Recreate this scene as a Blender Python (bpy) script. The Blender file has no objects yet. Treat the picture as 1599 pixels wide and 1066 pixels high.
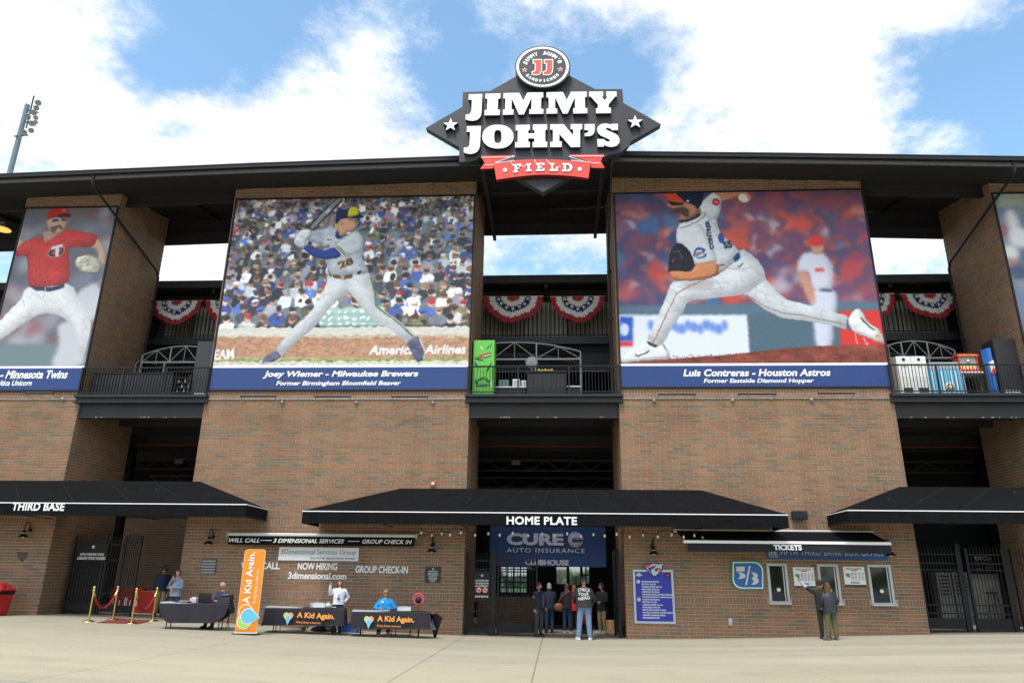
import bpy, bmesh, math, random
import numpy as np
from mathutils import Vector, Matrix
random.seed(7); RNG = np.random.RandomState(11)
R = math.radians
scene = bpy.context.scene
COL = scene.collection

# ---------------------------------------------------------------- camera
FPX, PITCH, ROLL, YAW = 1134.997, R(18.17373), R(.778346), R(-3.58837)
CAMP = Vector((0, -26, 1.6))
cF = Vector((math.sin(YAW)*math.cos(PITCH), math.cos(YAW)*math.cos(PITCH), math.sin(PITCH)))
cR0 = Vector((math.cos(YAW), -math.sin(YAW), 0)); cU0 = cR0.cross(cF)
cR = math.cos(ROLL)*cR0 + math.sin(ROLL)*cU0; cU = -math.sin(ROLL)*cR0 + math.cos(ROLL)*cU0
cam_data = bpy.data.cameras.new('camera'); cam = bpy.data.objects.new('camera', cam_data); COL.objects.link(cam)
cam_data.sensor_width = 36; cam_data.lens = 36*FPX/1599; cam_data.clip_end = 2000; cam_data.clip_start = .1
M3 = Matrix((cR, cU, -cF)).transposed()
cam.matrix_world = Matrix.Translation(CAMP) @ M3.to_4x4()
scene.camera = cam

# ---------------------------------------------------------------- sky, sun, exposure
SUN_EL, SUN_AZ = R(60), R(200)          # azimuth: compass-like, measured from +Y towards +X
wd = bpy.data.worlds.new("World"); scene.world = wd; wd.use_nodes = True
nt = wd.node_tree; nt.nodes.clear()
def N(t, **k):
    n = nt.nodes.new(t)
    for a, b in k.items(): setattr(n, a, b)
    return n
def L(a, b): nt.links.new(a, b)
def MATH(op, a, b=None, c=None):
    n = N('ShaderNodeMath', operation=op)
    for i, v in enumerate((a, b, c)):
        if v is None: continue
        if isinstance(v, (int, float)): n.inputs[i].default_value = v
        else: L(v, n.inputs[i])
    return n.outputs[0]
sky = N('ShaderNodeTexSky', sky_type='NISHITA', sun_disc=False, sun_elevation=SUN_EL, sun_rotation=SUN_AZ, air_density=1.0, dust_density=1.2, ozone_density=1.2)
tc = N('ShaderNodeTexCoord'); sep = N('ShaderNodeSeparateXYZ'); L(tc.outputs['Generated'], sep.inputs[0])
zz = MATH('ADD', MATH('MAXIMUM', sep.outputs[2], 0.0), 0.22)
px_, py_ = MATH('DIVIDE', sep.outputs[0], zz), MATH('DIVIDE', sep.outputs[1], zz)
cmb = N('ShaderNodeCombineXYZ'); L(px_, cmb.inputs[0]); L(py_, cmb.inputs[1])
def noise(scale, det, rough, off, dist=0.0):
    mp = N('ShaderNodeMapping'); L(cmb.outputs[0], mp.inputs[0]); mp.inputs['Location'].default_value = off
    n = N('ShaderNodeTexNoise'); n.inputs['Scale'].default_value = scale; n.inputs['Detail'].default_value = det
    n.inputs['Roughness'].default_value = rough; n.inputs['Distortion'].default_value = dist
    L(mp.outputs[0], n.inputs['Vector']); return n.outputs[0]
n1 = noise(2.3, 9, .60, (3.1, 1.7, .3), .15)
n2 = noise(5.5, 9, .66, (8.3, 5.2, .9), .1)
n3 = noise(13, 9, .68, (2.3, 7.2, .4), .2)
# gaps between the clouds: where the blue shows, given as directions on the cloud plane
def gap(cx, cy, r):
    dx = MATH('SUBTRACT', px_, cx); dy = MATH('SUBTRACT', py_, cy)
    d2 = MATH('ADD', MATH('MULTIPLY', dx, dx), MATH('MULTIPLY', dy, dy))
    return MATH('EXPONENT', MATH('MULTIPLY', d2, -1.0/(r*r)))
def plane_uv(u, v):
    d = (cF + (u-799.5)/FPX*cR - (v-533)/FPX*cU).normalized()
    z = max(d.z, 0)+.22
    return d.x/z, d.y/z
dens = MATH('ADD', MATH('MULTIPLY', n1, 1.35), MATH('ADD', MATH('MULTIPLY', MATH('SUBTRACT', n2, .35), .85), MATH('MULTIPLY', MATH('SUBTRACT', n3, .5), .42)))
for (u, v, r, w) in [(330, 58, .13, .50), (205, 118, .06, .32), (290, 110, .05, .3), (420, 40, .07, .3), (250, 200, .05, .25), (640, 115, .13, .36), (700, 165, .1, .22), (270, 225, .07, .14), (500, 165, .07, .15),
                     (960, 150, .12, .3), (925, 100, .08, .18), (1440, 75, .15, .24), (1599, 110, .24, .32), (1350, 80, .09, .26), (1530, 185, .14, .22), (1230, 150, .06, .1),
                     (35, 40, .05, .1), (1070, 20, .06, .12), (1400, 160, .12, .2)]:
    cx, cy = plane_uv(u, v); dens = MATH('SUBTRACT', dens, MATH('MULTIPLY', gap(cx, cy, r*1.05), w*.80))
for (u, v, r, w) in [(80, 150, .3, .2), (500, 120, .14, .22), (620, 230, .14, .2), (400, 240, .12, .1), (1200, 180, .22, .2), (1180, 60, .2, .22), (1270, 15, .14, .35), (1430, 0, .12, .35), (1340, 200, .10, .35), (1470, 215, .05, .2), (1290, 130, .07, .2), (1540, 20, .06, .2), (850, 20, .16, .12), (1300, 215, .12, .16), (560, 20, .12, .08)]:
    cx, cy = plane_uv(u, v); dens = MATH('ADD', dens, MATH('MULTIPLY', gap(cx, cy, r), w))
mask = N('ShaderNodeMapRange', interpolation_type='SMOOTHSTEP'); L(dens, mask.inputs[0])
mask.inputs[1].default_value = .56; mask.inputs[2].default_value = .98
shade = N('ShaderNodeMapRange'); L(MATH('ADD', MATH('MULTIPLY', n2, .6), MATH('MULTIPLY', n3, .4)), shade.inputs[0]); shade.inputs[1].default_value = .3; shade.inputs[2].default_value = .6; shade.inputs[3].default_value = .80; shade.inputs[4].default_value = 1.16
ccol = N('ShaderNodeMixRGB', blend_type='MULTIPLY'); ccol.inputs[0].default_value = 1; ccol.inputs[1].default_value = (8.1, 8.35, 8.8, 1)
L(shade.outputs[0], ccol.inputs[2])
skyb = N('ShaderNodeMixRGB', blend_type='MULTIPLY'); skyb.inputs[0].default_value = 1; L(sky.outputs[0], skyb.inputs[1]); skyb.inputs[2].default_value = (2.1, 2.45, 2.3, 1)
mix = N('ShaderNodeMixRGB'); L(mask.outputs[0], mix.inputs[0]); L(skyb.outputs[0], mix.inputs[1]); L(ccol.outputs[0], mix.inputs[2])
bg = N('ShaderNodeBackground'); bg.inputs[1].default_value = .10; L(mix.outputs[0], bg.inputs[0])
wo = N('ShaderNodeOutputWorld'); L(bg.outputs[0], wo.inputs[0])
sd = bpy.data.lights.new('sun', 'SUN'); sd.energy = 2.0; sd.angle = R(16); sd.color = (1.0, .96, .90)
sun = bpy.data.objects.new('sun', sd); COL.objects.link(sun)
sdir = Vector((math.sin(SUN_AZ)*math.cos(SUN_EL), math.cos(SUN_AZ)*math.cos(SUN_EL), math.sin(SUN_EL)))
sun.rotation_euler = sdir.to_track_quat('Z', 'Y').to_euler(); sun.location = (0, 0, 60)
vs = scene.view_settings; vs.view_transform = 'Standard'; vs.look = 'None'; vs.gamma = 1; vs.use_curve_mapping = False; vs.exposure = 0.45
scene.cycles.max_bounces = 6; scene.cycles.use_denoising = True

# ---------------------------------------------------------------- survey helpers
def at(u, v, y=0.0):
    "a point seen in the survey photograph at (u, v), standing on the vertical plane y"
    d = cF + (u-799.5)/FPX*cR - (v-533)/FPX*cU
    return CAMP + d*((y-CAMP.y)/d.y)
def ground(x):
    t = min(abs(x)/18, 1); return -.2 + .44*(3*t*t-2*t*t*t)
def gp(u, v):
    d = cF + (u-799.5)/FPX*cR - (v-533)/FPX*cU
    z = 0
    for _ in range(30):
        P = CAMP + d*((z-CAMP.z)/d.z); z = ground(P.x)
    return P
def eave(x):
    xs = [-60, -30, -22, -11.5, -3.7, 2.3, 9.1, 17, 25, 60]; zs = [16.1, 16.3, 16.49, 16.74, 16.86, 16.92, 16.67, 16.34, 16.15, 16.0]
    return float(np.interp(x, xs, zs))
SOF = .2
def soffit(x, y): return eave(x) - .24 + SOF*(y+2)

# ---------------------------------------------------------------- materials
MATS = {}
def mat(name, col, rough=.7, metal=0, var=.0, vs_=6, bump=0, bs=40, spec=.5, emit=None, trans=0):
    if name in MATS: return MATS[name]
    m = bpy.data.materials.new(name); m.use_nodes = True; t = m.node_tree; b = t.nodes['Principled BSDF']
    b.inputs['Base Color'].default_value = (*col, 1); b.inputs['Roughness'].default_value = rough; b.inputs['Metallic'].default_value = metal
    b.inputs['Specular IOR Level'].default_value = spec
    if trans: b.inputs['Transmission Weight'].default_value = trans
    if emit: b.inputs['Emission Color'].default_value = (*emit[0], 1); b.inputs['Emission Strength'].default_value = emit[1]
    if var or bump:
        tcn = t.nodes.new('ShaderNodeTexCoord'); nz = t.nodes.new('ShaderNodeTexNoise'); nz.inputs['Scale'].default_value = vs_; nz.inputs['Detail'].default_value = 5
        t.links.new(tcn.outputs['Object'], nz.inputs['Vector'])
        if var:
            mr = t.nodes.new('ShaderNodeMapRange'); mr.inputs[1].default_value = .3; mr.inputs[2].default_value = .7; mr.inputs[3].default_value = 1-var; mr.inputs[4].default_value = 1+var
            t.links.new(nz.outputs[0], mr.inputs[0])
            mx = t.nodes.new('ShaderNodeMixRGB'); mx.blend_type = 'MULTIPLY'; mx.inputs[0].default_value = 1; mx.inputs[1].default_value = (*col, 1)
            t.links.new(mr.outputs[0], mx.inputs[2]); t.links.new(mx.outputs[0], b.inputs['Base Color'])
        if bump:
            n2_ = t.nodes.new('ShaderNodeTexNoise'); n2_.inputs['Scale'].default_value = bs; n2_.inputs['Detail'].default_value = 4; t.links.new(tcn.outputs['Object'], n2_.inputs['Vector'])
            bp = t.nodes.new('ShaderNodeBump'); bp.inputs['Strength'].default_value = bump; bp.inputs['Distance'].default_value = .02
            t.links.new(n2_.outputs[0], bp.inputs['Height']); t.links.new(bp.outputs[0], b.inputs['Normal'])
    MATS[name] = m; return m
def attr_mat(name, rough=.85, bump=.0, spec=.3, grime=0.0):
    m = bpy.data.materials.new(name); m.use_nodes = True; t = m.node_tree; b = t.nodes['Principled BSDF']
    b.inputs['Roughness'].default_value = rough; b.inputs['Specular IOR Level'].default_value = spec
    a = t.nodes.new('ShaderNodeAttribute'); a.attribute_name = 'tone'
    g = t.nodes.new('ShaderNodeNewGeometry')
    nz = t.nodes.new('ShaderNodeTexNoise'); nz.inputs['Scale'].default_value = 14; nz.inputs['Detail'].default_value = 6; t.links.new(g.outputs['Position'], nz.inputs['Vector'])
    mr = t.nodes.new('ShaderNodeMapRange'); mr.inputs[1].default_value = .3; mr.inputs[2].default_value = .7; mr.inputs[3].default_value = .82; mr.inputs[4].default_value = 1.16; t.links.new(nz.outputs[0], mr.inputs[0])
    n3 = t.nodes.new('ShaderNodeTexNoise'); n3.inputs['Scale'].default_value = .45; n3.inputs['Detail'].default_value = 4; t.links.new(g.outputs['Position'], n3.inputs['Vector'])
    m3 = t.nodes.new('ShaderNodeMapRange'); m3.inputs[1].default_value = .3; m3.inputs[2].default_value = .7; m3.inputs[3].default_value = 1-grime; m3.inputs[4].default_value = 1+grime; t.links.new(n3.outputs[0], m3.inputs[0])
    mm0 = t.nodes.new('ShaderNodeMath'); mm0.operation = 'MULTIPLY'; t.links.new(mr.outputs[0], mm0.inputs[0]); t.links.new(m3.outputs[0], mm0.inputs[1])
    mp = t.nodes.new('ShaderNodeMapping'); mp.inputs['Scale'].default_value = (1.6, 1.6, .10); t.links.new(g.outputs['Position'], mp.inputs[0])
    n4 = t.nodes.new('ShaderNodeTexNoise'); n4.inputs['Scale'].default_value = 1.0; n4.inputs['Detail'].default_value = 5; t.links.new(mp.outputs[0], n4.inputs['Vector'])
    m4 = t.nodes.new('ShaderNodeMapRange'); m4.inputs[1].default_value = .35; m4.inputs[2].default_value = .68; m4.inputs[3].default_value = .93; m4.inputs[4].default_value = 1.10; t.links.new(n4.outputs[0], m4.inputs[0])
    mm = t.nodes.new('ShaderNodeMath'); mm.operation = 'MULTIPLY'; t.links.new(mm0.outputs[0], mm.inputs[0]); t.links.new(m4.outputs[0], mm.inputs[1])
    mx = t.nodes.new('ShaderNodeMixRGB'); mx.blend_type = 'MULTIPLY'; mx.inputs[0].default_value = 1
    t.links.new(a.outputs['Color'], mx.inputs[1]); t.links.new(mm.outputs[0], mx.inputs[2]); t.links.new(mx.outputs[0], b.inputs['Base Color'])
    bp = t.nodes.new('ShaderNodeBump'); bp.inputs['Strength'].default_value = .35; bp.inputs['Distance'].default_value = .008
    nb = t.nodes.new('ShaderNodeTexNoise'); nb.inputs['Scale'].default_value = 60; t.links.new(g.outputs['Position'], nb.inputs['Vector'])
    t.links.new(nb.outputs[0], bp.inputs['Height']); t.links.new(bp.outputs[0], b.inputs['Normal'])
    return m
M_BRICK = attr_mat('brick', grime=.10)
M_MORTAR = mat('mortar', (.43, .36, .28), .95, var=.12, vs_=3, bump=.3)
M_STEEL = mat('black_steel', (.010, .010, .012), .55, 0, var=.15, vs_=3, spec=.35)
M_STEELG = mat('charcoal_steel', (.019, .019, .021), .6, 0, var=.2, vs_=2)
M_DARK = mat('dark_interior', (.006, .0055, .0055), .95)  # near-black: the shade of the interiors is put into the colour
M_SOFFIT = mat('black_soffit', (.013, .012, .012), .85, var=.25, vs_=1.5)
M_FABRIC = mat('black_canvas', (.0075, .0075, .0085), .95, 0, var=.2, vs_=4, bump=.15, bs=300, spec=.12)
M_WHITE = mat('white_paint', (.80, .80, .78), .5)
M_LETTER = mat('white_letter', (.82, .82, .80), .45)
M_ALU = mat('aluminium', (.55, .55, .56), .4, .6)
M_RED = mat('red_print', (.72, .055, .035), .45)
M_GREYW = mat('light_grey_frame', (.50, .50, .50), .5, var=.08)
M_CHROME = mat('galvanised', (.38, .38, .39), .45, .6, var=.1)
M_BRASS = mat('polished_brass', (.78, .60, .20), .2, 1)

# ---------------------------------------------------------------- mesh helpers
class MB:
    def __init__(s): s.v = []; s.f = []; s.m = []; s.t = []; s.smooth = set()
    def add(s, verts, faces, mi=0, tone=None, smooth=False):
        o = len(s.v); s.v += [tuple(p) for p in verts]
        for f in faces:
            if smooth: s.smooth.add(len(s.f))
            s.f.append(tuple(i+o for i in f)); s.m.append(mi); s.t.append(tone or (1, 1, 1))
        return s
    def box(s, x0, x1, y0, y1, z0, z1, mi=0, tone=None):
        v = [(x0, y0, z0), (x1, y0, z0), (x1, y1, z0), (x0, y1, z0), (x0, y0, z1), (x1, y0, z1), (x1, y1, z1), (x0, y1, z1)]
        return s.add(v, [(0, 3, 2, 1), (4, 5, 6, 7), (0, 1, 5, 4), (1, 2, 6, 5), (2, 3, 7, 6), (3, 0, 4, 7)], mi, tone)
    def bbox(s, x0, x1, y0, y1, z0, z1, b=.01, mi=0):
        "box with chamfered vertical and horizontal edges"
        bm = bmesh.new(); bmesh.ops.create_cube(bm, size=1)
        for v in bm.verts: v.co = Vector(((x0+x1)/2+v.co.x*(x1-x0), (y0+y1)/2+v.co.y*(y1-y0), (z0+z1)/2+v.co.z*(z1-z0)))
        bmesh.ops.bevel(bm, geom=bm.edges[:], offset=b, segments=2, affect='EDGES', profile=.5)
        bm.verts.index_update(); s.add([v.co for v in bm.verts], [[v.index for v in f.verts] for f in bm.faces], mi); bm.free(); return s
    def obox(s, c, ax, sz, mi=0):
        c = Vector(c); a = [Vector(q).normalized()*h*.5 for q, h in zip(ax, sz)]
        v = [c+sx*a[0]+sy*a[1]+sz_*a[2] for sz_ in (-1, 1) for sx, sy in ((-1, -1), (1, -1), (1, 1), (-1, 1))]
        return s.add(v, [(0, 3, 2, 1), (4, 5, 6, 7), (0, 1, 5, 4), (1, 2, 6, 5), (2, 3, 7, 6), (3, 0, 4, 7)], mi)
    def bar(s, p, q, w, h=None, mi=0):
        p, q = Vector(p), Vector(q); d = q-p; up = Vector((0, 0, 1)) if abs(d.normalized().z) < .95 else Vector((0, 1, 0))
        x = d.cross(up).normalized(); z = x.cross(d).normalized()
        return s.obox((p+q)/2, (x, d, z), (w, d.length, h or w), mi)
    def tube(s, pts, r, n=10, mi=0, cap=True, smooth=True):
        pts = [Vector(p) for p in pts]; rs = r if isinstance(r, (list, tuple)) else [r]*len(pts); V = []; F = []
        px = None
        for i, p in enumerate(pts):
            d = (pts[min(i+1, len(pts)-1)]-pts[max(i-1, 0)]).normalized()
            if px is None: px = d.orthogonal().normalized()
            else: px = (px-d*px.dot(d)).normalized()
            py = d.cross(px)
            for k in range(n):
                a = 2*math.pi*k/n; V.append(p+(px*math.cos(a)+py*math.sin(a))*rs[i])
        for i in range(len(pts)-1):
            for k in range(n): F.append((i*n+k, i*n+(k+1) % n, (i+1)*n+(k+1) % n, (i+1)*n+k))
        s.add(V, F, mi, smooth=smooth)
        if cap: s.add(V[:n], [tuple(range(n-1, -1, -1))], mi); s.add(V[-n:], [tuple(range(n))], mi)
        return s
    def lathe(s, c, prof, n=20, mi=0, axis=(0, 0, 1), smooth=True, sx=1, sy=1):
        c = Vector(c); q = Vector((0, 0, 1)).rotation_difference(Vector(axis)); V = []; F = []
        for (r, z) in prof:
            for k in range(n):
                a = 2*math.pi*k/n; V.append(c+q @ Vector((r*math.cos(a)*sx, r*math.sin(a)*sy, z)))
        for i in range(len(prof)-1):
            for k in range(n): F.append((i*n+k, i*n+(k+1) % n, (i+1)*n+(k+1) % n, (i+1)*n+k))
        s.add(V, F, mi, smooth=smooth)
        if prof[0][0] > 1e-4: s.add(V[:n], [tuple(range(n-1, -1, -1))], mi)
        if prof[-1][0] > 1e-4: s.add(V[-n:], [tuple(range(n))], mi)
        return s
    def prism(s, poly, y0, y1, mi=0, side=None, holes=()):
        "outline in the x-z plane (list of (x,z)) pushed from y0 (front) to y1 (back)"
        bm = bmesh.new(); loops = []
        for pl in [poly]+list(holes):
            vs_ = [bm.verts.new((p[0], y0, p[1])) for p in pl]
            loops.append([bm.edges.new((vs_[i], vs_[(i+1) % len(vs_)])) for i in range(len(vs_))])
        bmesh.ops.triangle_fill(bm, edges=[e for l in loops for e in l], use_beauty=True, normal=(0, -1, 0))
        bm.verts.index_update(); fr = [v.co.copy() for v in bm.verts]; fa = []
        for f in bm.faces:
            ix = [v.index for v in f.verts]
            if f.normal.y > 0: ix.reverse()
            fa.append(ix)
        n = len(fr)
        s.add(fr, fa, mi)
        s.add([(p.x, y1, p.z) for p in fr], [f[::-1] for f in fa], mi if side is None else side)
        o = 0
        for pl in [poly]+list(holes):
            k = len(pl)
            for i in range(k):
                a, b = pl[i], pl[(i+1) % k]
                s.add([(a[0], y0, a[1]), (b[0], y0, b[1]), (b[0], y1, b[1]), (a[0], y1, a[1])], [(0, 1, 2, 3)], mi if side is None else side)
            o += k
        bm.free(); return s
    def loft(s, rings, mi=0, cap=True, smooth=True):
        n = len(rings[0]); V = [p for r in rings for p in r]; F = []
        for i in range(len(rings)-1):
            for k in range(n): F.append((i*n+k, i*n+(k+1) % n, (i+1)*n+(k+1) % n, (i+1)*n+k))
        s.add(V, F, mi, smooth=smooth)
        if cap: s.add(rings[0], [tuple(range(n-1, -1, -1))], mi); s.add(rings[-1], [tuple(range(n))], mi)
        return s
    def grid(s, fn, nu, nv, mi=0, smooth=True):
        V = [fn(i/nu, j/nv) for j in range(nv+1) for i in range(nu+1)]
        F = [(j*(nu+1)+i, j*(nu+1)+i+1, (j+1)*(nu+1)+i+1, (j+1)*(nu+1)+i) for j in range(nv) for i in range(nu)]
        return s.add(V, F, mi, smooth=smooth)
    def mesh(s, name, mats, org=(0, 0, 0)):
        me = bpy.data.meshes.new(name); o = Vector(org)
        me.from_pydata([(p[0]-o.x, p[1]-o.y, p[2]-o.z) for p in s.v], [], s.f)
        for m in (mats if isinstance(mats, (list, tuple)) else [mats]): me.materials.append(m)
        me.polygons.foreach_set('material_index', s.m)
        sm = np.zeros(len(s.f), dtype=bool); sm[list(s.smooth)] = True
        me.polygons.foreach_set('use_smooth', sm)
        if any(t != (1, 1, 1) for t in s.t):
            a = me.attributes.new('tone', 'FLOAT_COLOR', 'FACE'); a.data.foreach_set('color', np.array([(*t, 1) for t in s.t], dtype=np.float32).ravel())
        me.update(); return me
    def build(s, name, mats, parent=None, org=None, **tags):
        if org is None:
            if parent is not None: org = wloc(parent)
            elif s.v:
                a = np.array(s.v); lo, hi = a.min(0), a.max(0); org = ((lo[0]+hi[0])/2, (lo[1]+hi[1])/2, lo[2])
            else: org = (0, 0, 0)
        o = bpy.data.objects.new(name, s.mesh(name, mats, org)); COL.objects.link(o)
        if parent is not None: o.parent = parent; o.location = Vector(org)-wloc(parent)
        else: o.location = org
        if tags: tag(o, **tags)
        return o
def wloc(o):
    l = Vector(o.location)
    while o.parent: o = o.parent; l = l+Vector(o.location)
    return l
def tag(o, label=None, cat=None, group=None, kind=None):
    if label: o['label'] = label
    if cat: o['category'] = cat
    if group: o['group'] = group
    if kind: o['kind'] = kind
    return o
def thing(name, loc, label, cat, group=None):
    o = bpy.data.objects.new(name, None); o.empty_display_size = .2; COL.objects.link(o); o.location = loc
    return tag(o, label, cat, group)
def copy_tree(o, parent=None):
    c = o.copy(); COL.objects.link(c); c.parent = parent
    for ch in list(o.children): copy_tree(ch, c)
    return c
def text_poly(s, shear=0.0, bold=0.0, space=1.0):
    cu = bpy.data.curves.new('t', 'FONT'); cu.body = s; cu.shear = shear; cu.offset = bold; cu.space_character = space; cu.resolution_u = 3
    cu.fill_mode = 'NONE' if False else 'BOTH'; cu.extrude = .5
    ob = bpy.data.objects.new('t', cu); COL.objects.link(ob)
    dg = bpy.context.evaluated_depsgraph_get(); me = bpy.data.meshes.new_from_object(ob.evaluated_get(dg))
    v = np.array([q.co[:] for q in me.vertices]); f = [tuple(p.vertices) for p in me.polygons]
    bpy.data.objects.remove(ob); bpy.data.curves.remove(cu); bpy.data.meshes.remove(me)
    return v, f
def text(parent, s, m, o, ux, uz, w, h, depth=.004, shear=0.0, bold=0.012, space=1.0, name='lettering', line_h=None, **tags):
    """flat lettering: lower left corner o, right direction ux, up direction uz, size w x h, thickness depth towards the viewer"""
    v, f = text_poly(s, shear, bold, space)
    lo, hi = v.min(0), v.max(0)
    if line_h: lo = np.array([lo[0], line_h[0], lo[2]]); hi = np.array([hi[0], line_h[1], hi[2]])
    o, ux, uz = Vector(o), Vector(ux).normalized(), Vector(uz).normalized(); n = ux.cross(uz)
    sx = w/(hi[0]-lo[0]); sz = h/(hi[1]-lo[1]) if h else sx
    V = [o+ux*float((p[0]-lo[0])*sx)+uz*float((p[1]-lo[1])*sz)+n*(depth if p[2] > 0 else 0) for p in v]
    b = MB(); b.add(V, f); return b.build(name, m, parent, **tags)
X_, Z_ = Vector((1, 0, 0)), Vector((0, 0, 1))
def textpx(parent, s, m, u0, v0, u1, v1, y, name='lettering', **k):
    "lettering that fills the surveyed box (u0,v0)-(u1,v1) on the vertical plane y"
    a, b, c, d = at(u0, v1, y), at(u1, v1, y), at(u0, v0, y), at(u1, v0, y)
    x0, x1 = (a.x+c.x)/2, (b.x+d.x)/2; z0, z1 = (a.z+b.z)/2, (c.z+d.z)/2
    return text(parent, s, m, (x0, y, z0), X_, Z_, x1-x0, z1-z0, name=name, **k)
def rectpx(u0, v0, u1, v1, y):
    a, b, c, d = at(u0, v1, y), at(u1, v1, y), at(u0, v0, y), at(u1, v0, y)
    return (a.x+c.x)/2, (b.x+d.x)/2, (a.z+b.z)/2, (c.z+d.z)/2
# ================================================================ GROUND
TW = [(-22.2, -18.1), (-13.2, -3.18), (2.3, 12.03), (16.87, 27.0)]     # the four brick towers in x
TD = 3.7
gnd = MB()
xs = [-120, -60, -30]+list(np.linspace(-20, 20, 41))+[30, 60, 120]
ys = [-60, 40]
for i in range(len(xs)-1):
    a, b = xs[i], xs[i+1]
    gnd.add([(a, -60, ground(a)-.03), (b, -60, ground(b)-.03), (b, 60, ground(b)-.03), (a, 60, ground(a)-.03)], [(0, 1, 2, 3)])
ground_o = gnd.build('ground', mat('joint_dirt', (.30, .27, .21), .95, var=.2), org=(0, 0, 0)); tag(ground_o, kind='structure')
def concrete(name, tint=(1, 1, 1)):
    m = bpy.data.materials.new(name); m.use_nodes = True; t = m.node_tree; b = t.nodes['Principled BSDF']; b.inputs['Roughness'].default_value = .9
    g = t.nodes.new('ShaderNodeNewGeometry')
    def nz(sc, det, vec=None):
        n = t.nodes.new('ShaderNodeTexNoise'); n.inputs['Scale'].default_value = sc; n.inputs['Detail'].default_value = det; t.links.new(vec or g.outputs['Position'], n.inputs['Vector']); return n
    mp = t.nodes.new('ShaderNodeMapping'); mp.inputs['Scale'].default_value = (.12, 1.1, 1); t.links.new(g.outputs['Position'], mp.inputs[0])
    r = t.nodes.new('ShaderNodeValToRGB'); e = r.color_ramp.elements
    e[0].position = .35; e[0].color = (.385*tint[0], .34*tint[1], .248*tint[2], 1); e[1].position = .65; e[1].color = (.475*tint[0], .42*tint[1], .31*tint[2], 1)
    t.links.new(nz(.5, 6, mp.outputs[0]).outputs[0], r.inputs[0])
    f = t.nodes.new('ShaderNodeMapRange'); f.inputs[1].default_value = .35; f.inputs[2].default_value = .65; f.inputs[3].default_value = .9; f.inputs[4].default_value = 1.08
    t.links.new(nz(30, 8).outputs[0], f.inputs[0])
    # small dark specks (gum, grit)
    st = t.nodes.new('ShaderNodeMapRange'); st.inputs[1].default_value = .54; st.inputs[2].default_value = .72; st.inputs[3].default_value = 1; st.inputs[4].default_value = .91; t.links.new(nz(1.1, 7).outputs[0], st.inputs[0])
    vo = t.nodes.new('ShaderNodeTexVoronoi'); vo.inputs['Scale'].default_value = 1.6; t.links.new(g.outputs['Position'], vo.inputs['Vector'])
    sp = t.nodes.new('ShaderNodeMapRange'); sp.inputs[1].default_value = .02; sp.inputs[2].default_value = .045; sp.inputs[3].default_value = .62; sp.inputs[4].default_value = 1; t.links.new(vo.outputs['Distance'], sp.inputs[0])
    mm = t.nodes.new('ShaderNodeMath'); mm.operation = 'MULTIPLY'; t.links.new(f.outputs[0], mm.inputs[0]); t.links.new(sp.outputs[0], mm.inputs[1])
    mm_ = mm; mm = t.nodes.new('ShaderNodeMath'); mm.operation = 'MULTIPLY'; t.links.new(mm_.outputs[0], mm.inputs[0]); t.links.new(st.outputs[0], mm.inputs[1])
    mx = t.nodes.new('ShaderNodeMixRGB'); mx.blend_type = 'MULTIPLY'; mx.inputs[0].default_value = 1; t.links.new(r.outputs[0], mx.inputs[1]); t.links.new(mm.outputs[0], mx.inputs[2]); t.links.new(mx.outputs[0], b.inputs['Base Color'])
    bp = t.nodes.new('ShaderNodeBump'); bp.inputs['Strength'].default_value = .25; bp.inputs['Distance'].default_value = .01; t.links.new(nz(90, 4).outputs[0], bp.inputs['Height']); t.links.new(bp.outputs[0], b.inputs['Normal'])
    return m
CONC = [concrete('concrete'), concrete('concrete_warm', (1.03, 1.01, .97)), concrete('concrete_cool', (.96, .975, .99))]
sx = [-23.4, -16.0, -8.35, -3.05, -.48, 5.2, 11.0, 16.8, 22]
sy = [-25, -19.5, -13.85, -8.6, -3.9, -.02, 4.5, 9.5]
for j in range(len(sy)-1):
    for i in range(len(sx)-1):
        x0, x1, y0, y1 = sx[i]+.005, sx[i+1]-.005, sy[j]+.005, sy[j+1]-.005
        if y0 > 0 and False: pass
        n = max(2, int((x1-x0)/.8)); c = .018; V = []; F = []
        q = [x0, x0+c]+[x0+(x1-x0)*k/n for k in range(1, n)]+[x1-c, x1]; w = [y0, y0+c, y1-c, y1]
        for b_, yy in enumerate(w):
            for a_, xx in enumerate(q):
                edge = (a_ in (0, len(q)-1)) or (b_ in (0, 3))
                V.append((xx, yy, ground(xx)-(.014 if edge else 0)))
        m_ = len(q)
        for b_ in range(3):
            for a_ in range(m_-1): F.append((b_*m_+a_, b_*m_+a_+1, (b_+1)*m_+a_+1, (b_+1)*m_+a_))
        MB().add(V, F).build('concrete_slab', CONC[(i*3+j*5) % 3], ground_o)
far = MB()
for (x0, x1, y0, y1) in [(-120, -23.4, -60, 60), (22, 120, -60, 60), (-23.4, 22, -60, -25), (-23.4, 22, 9.5, 60)]:
    q = [x0]+[x for x in np.linspace(-23.4, 22, 50) if x0 < x < x1]+[x1]
    for a, b in zip(q[:-1], q[1:]): far.add([(a, y0, ground(a)), (b, y0, ground(b)), (b, y1, ground(b)), (a, y1, ground(a))], [(0, 1, 2, 3)])
tag(far.build('pavement', CONC[0], org=(0, 0, 0)), kind='structure')

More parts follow.
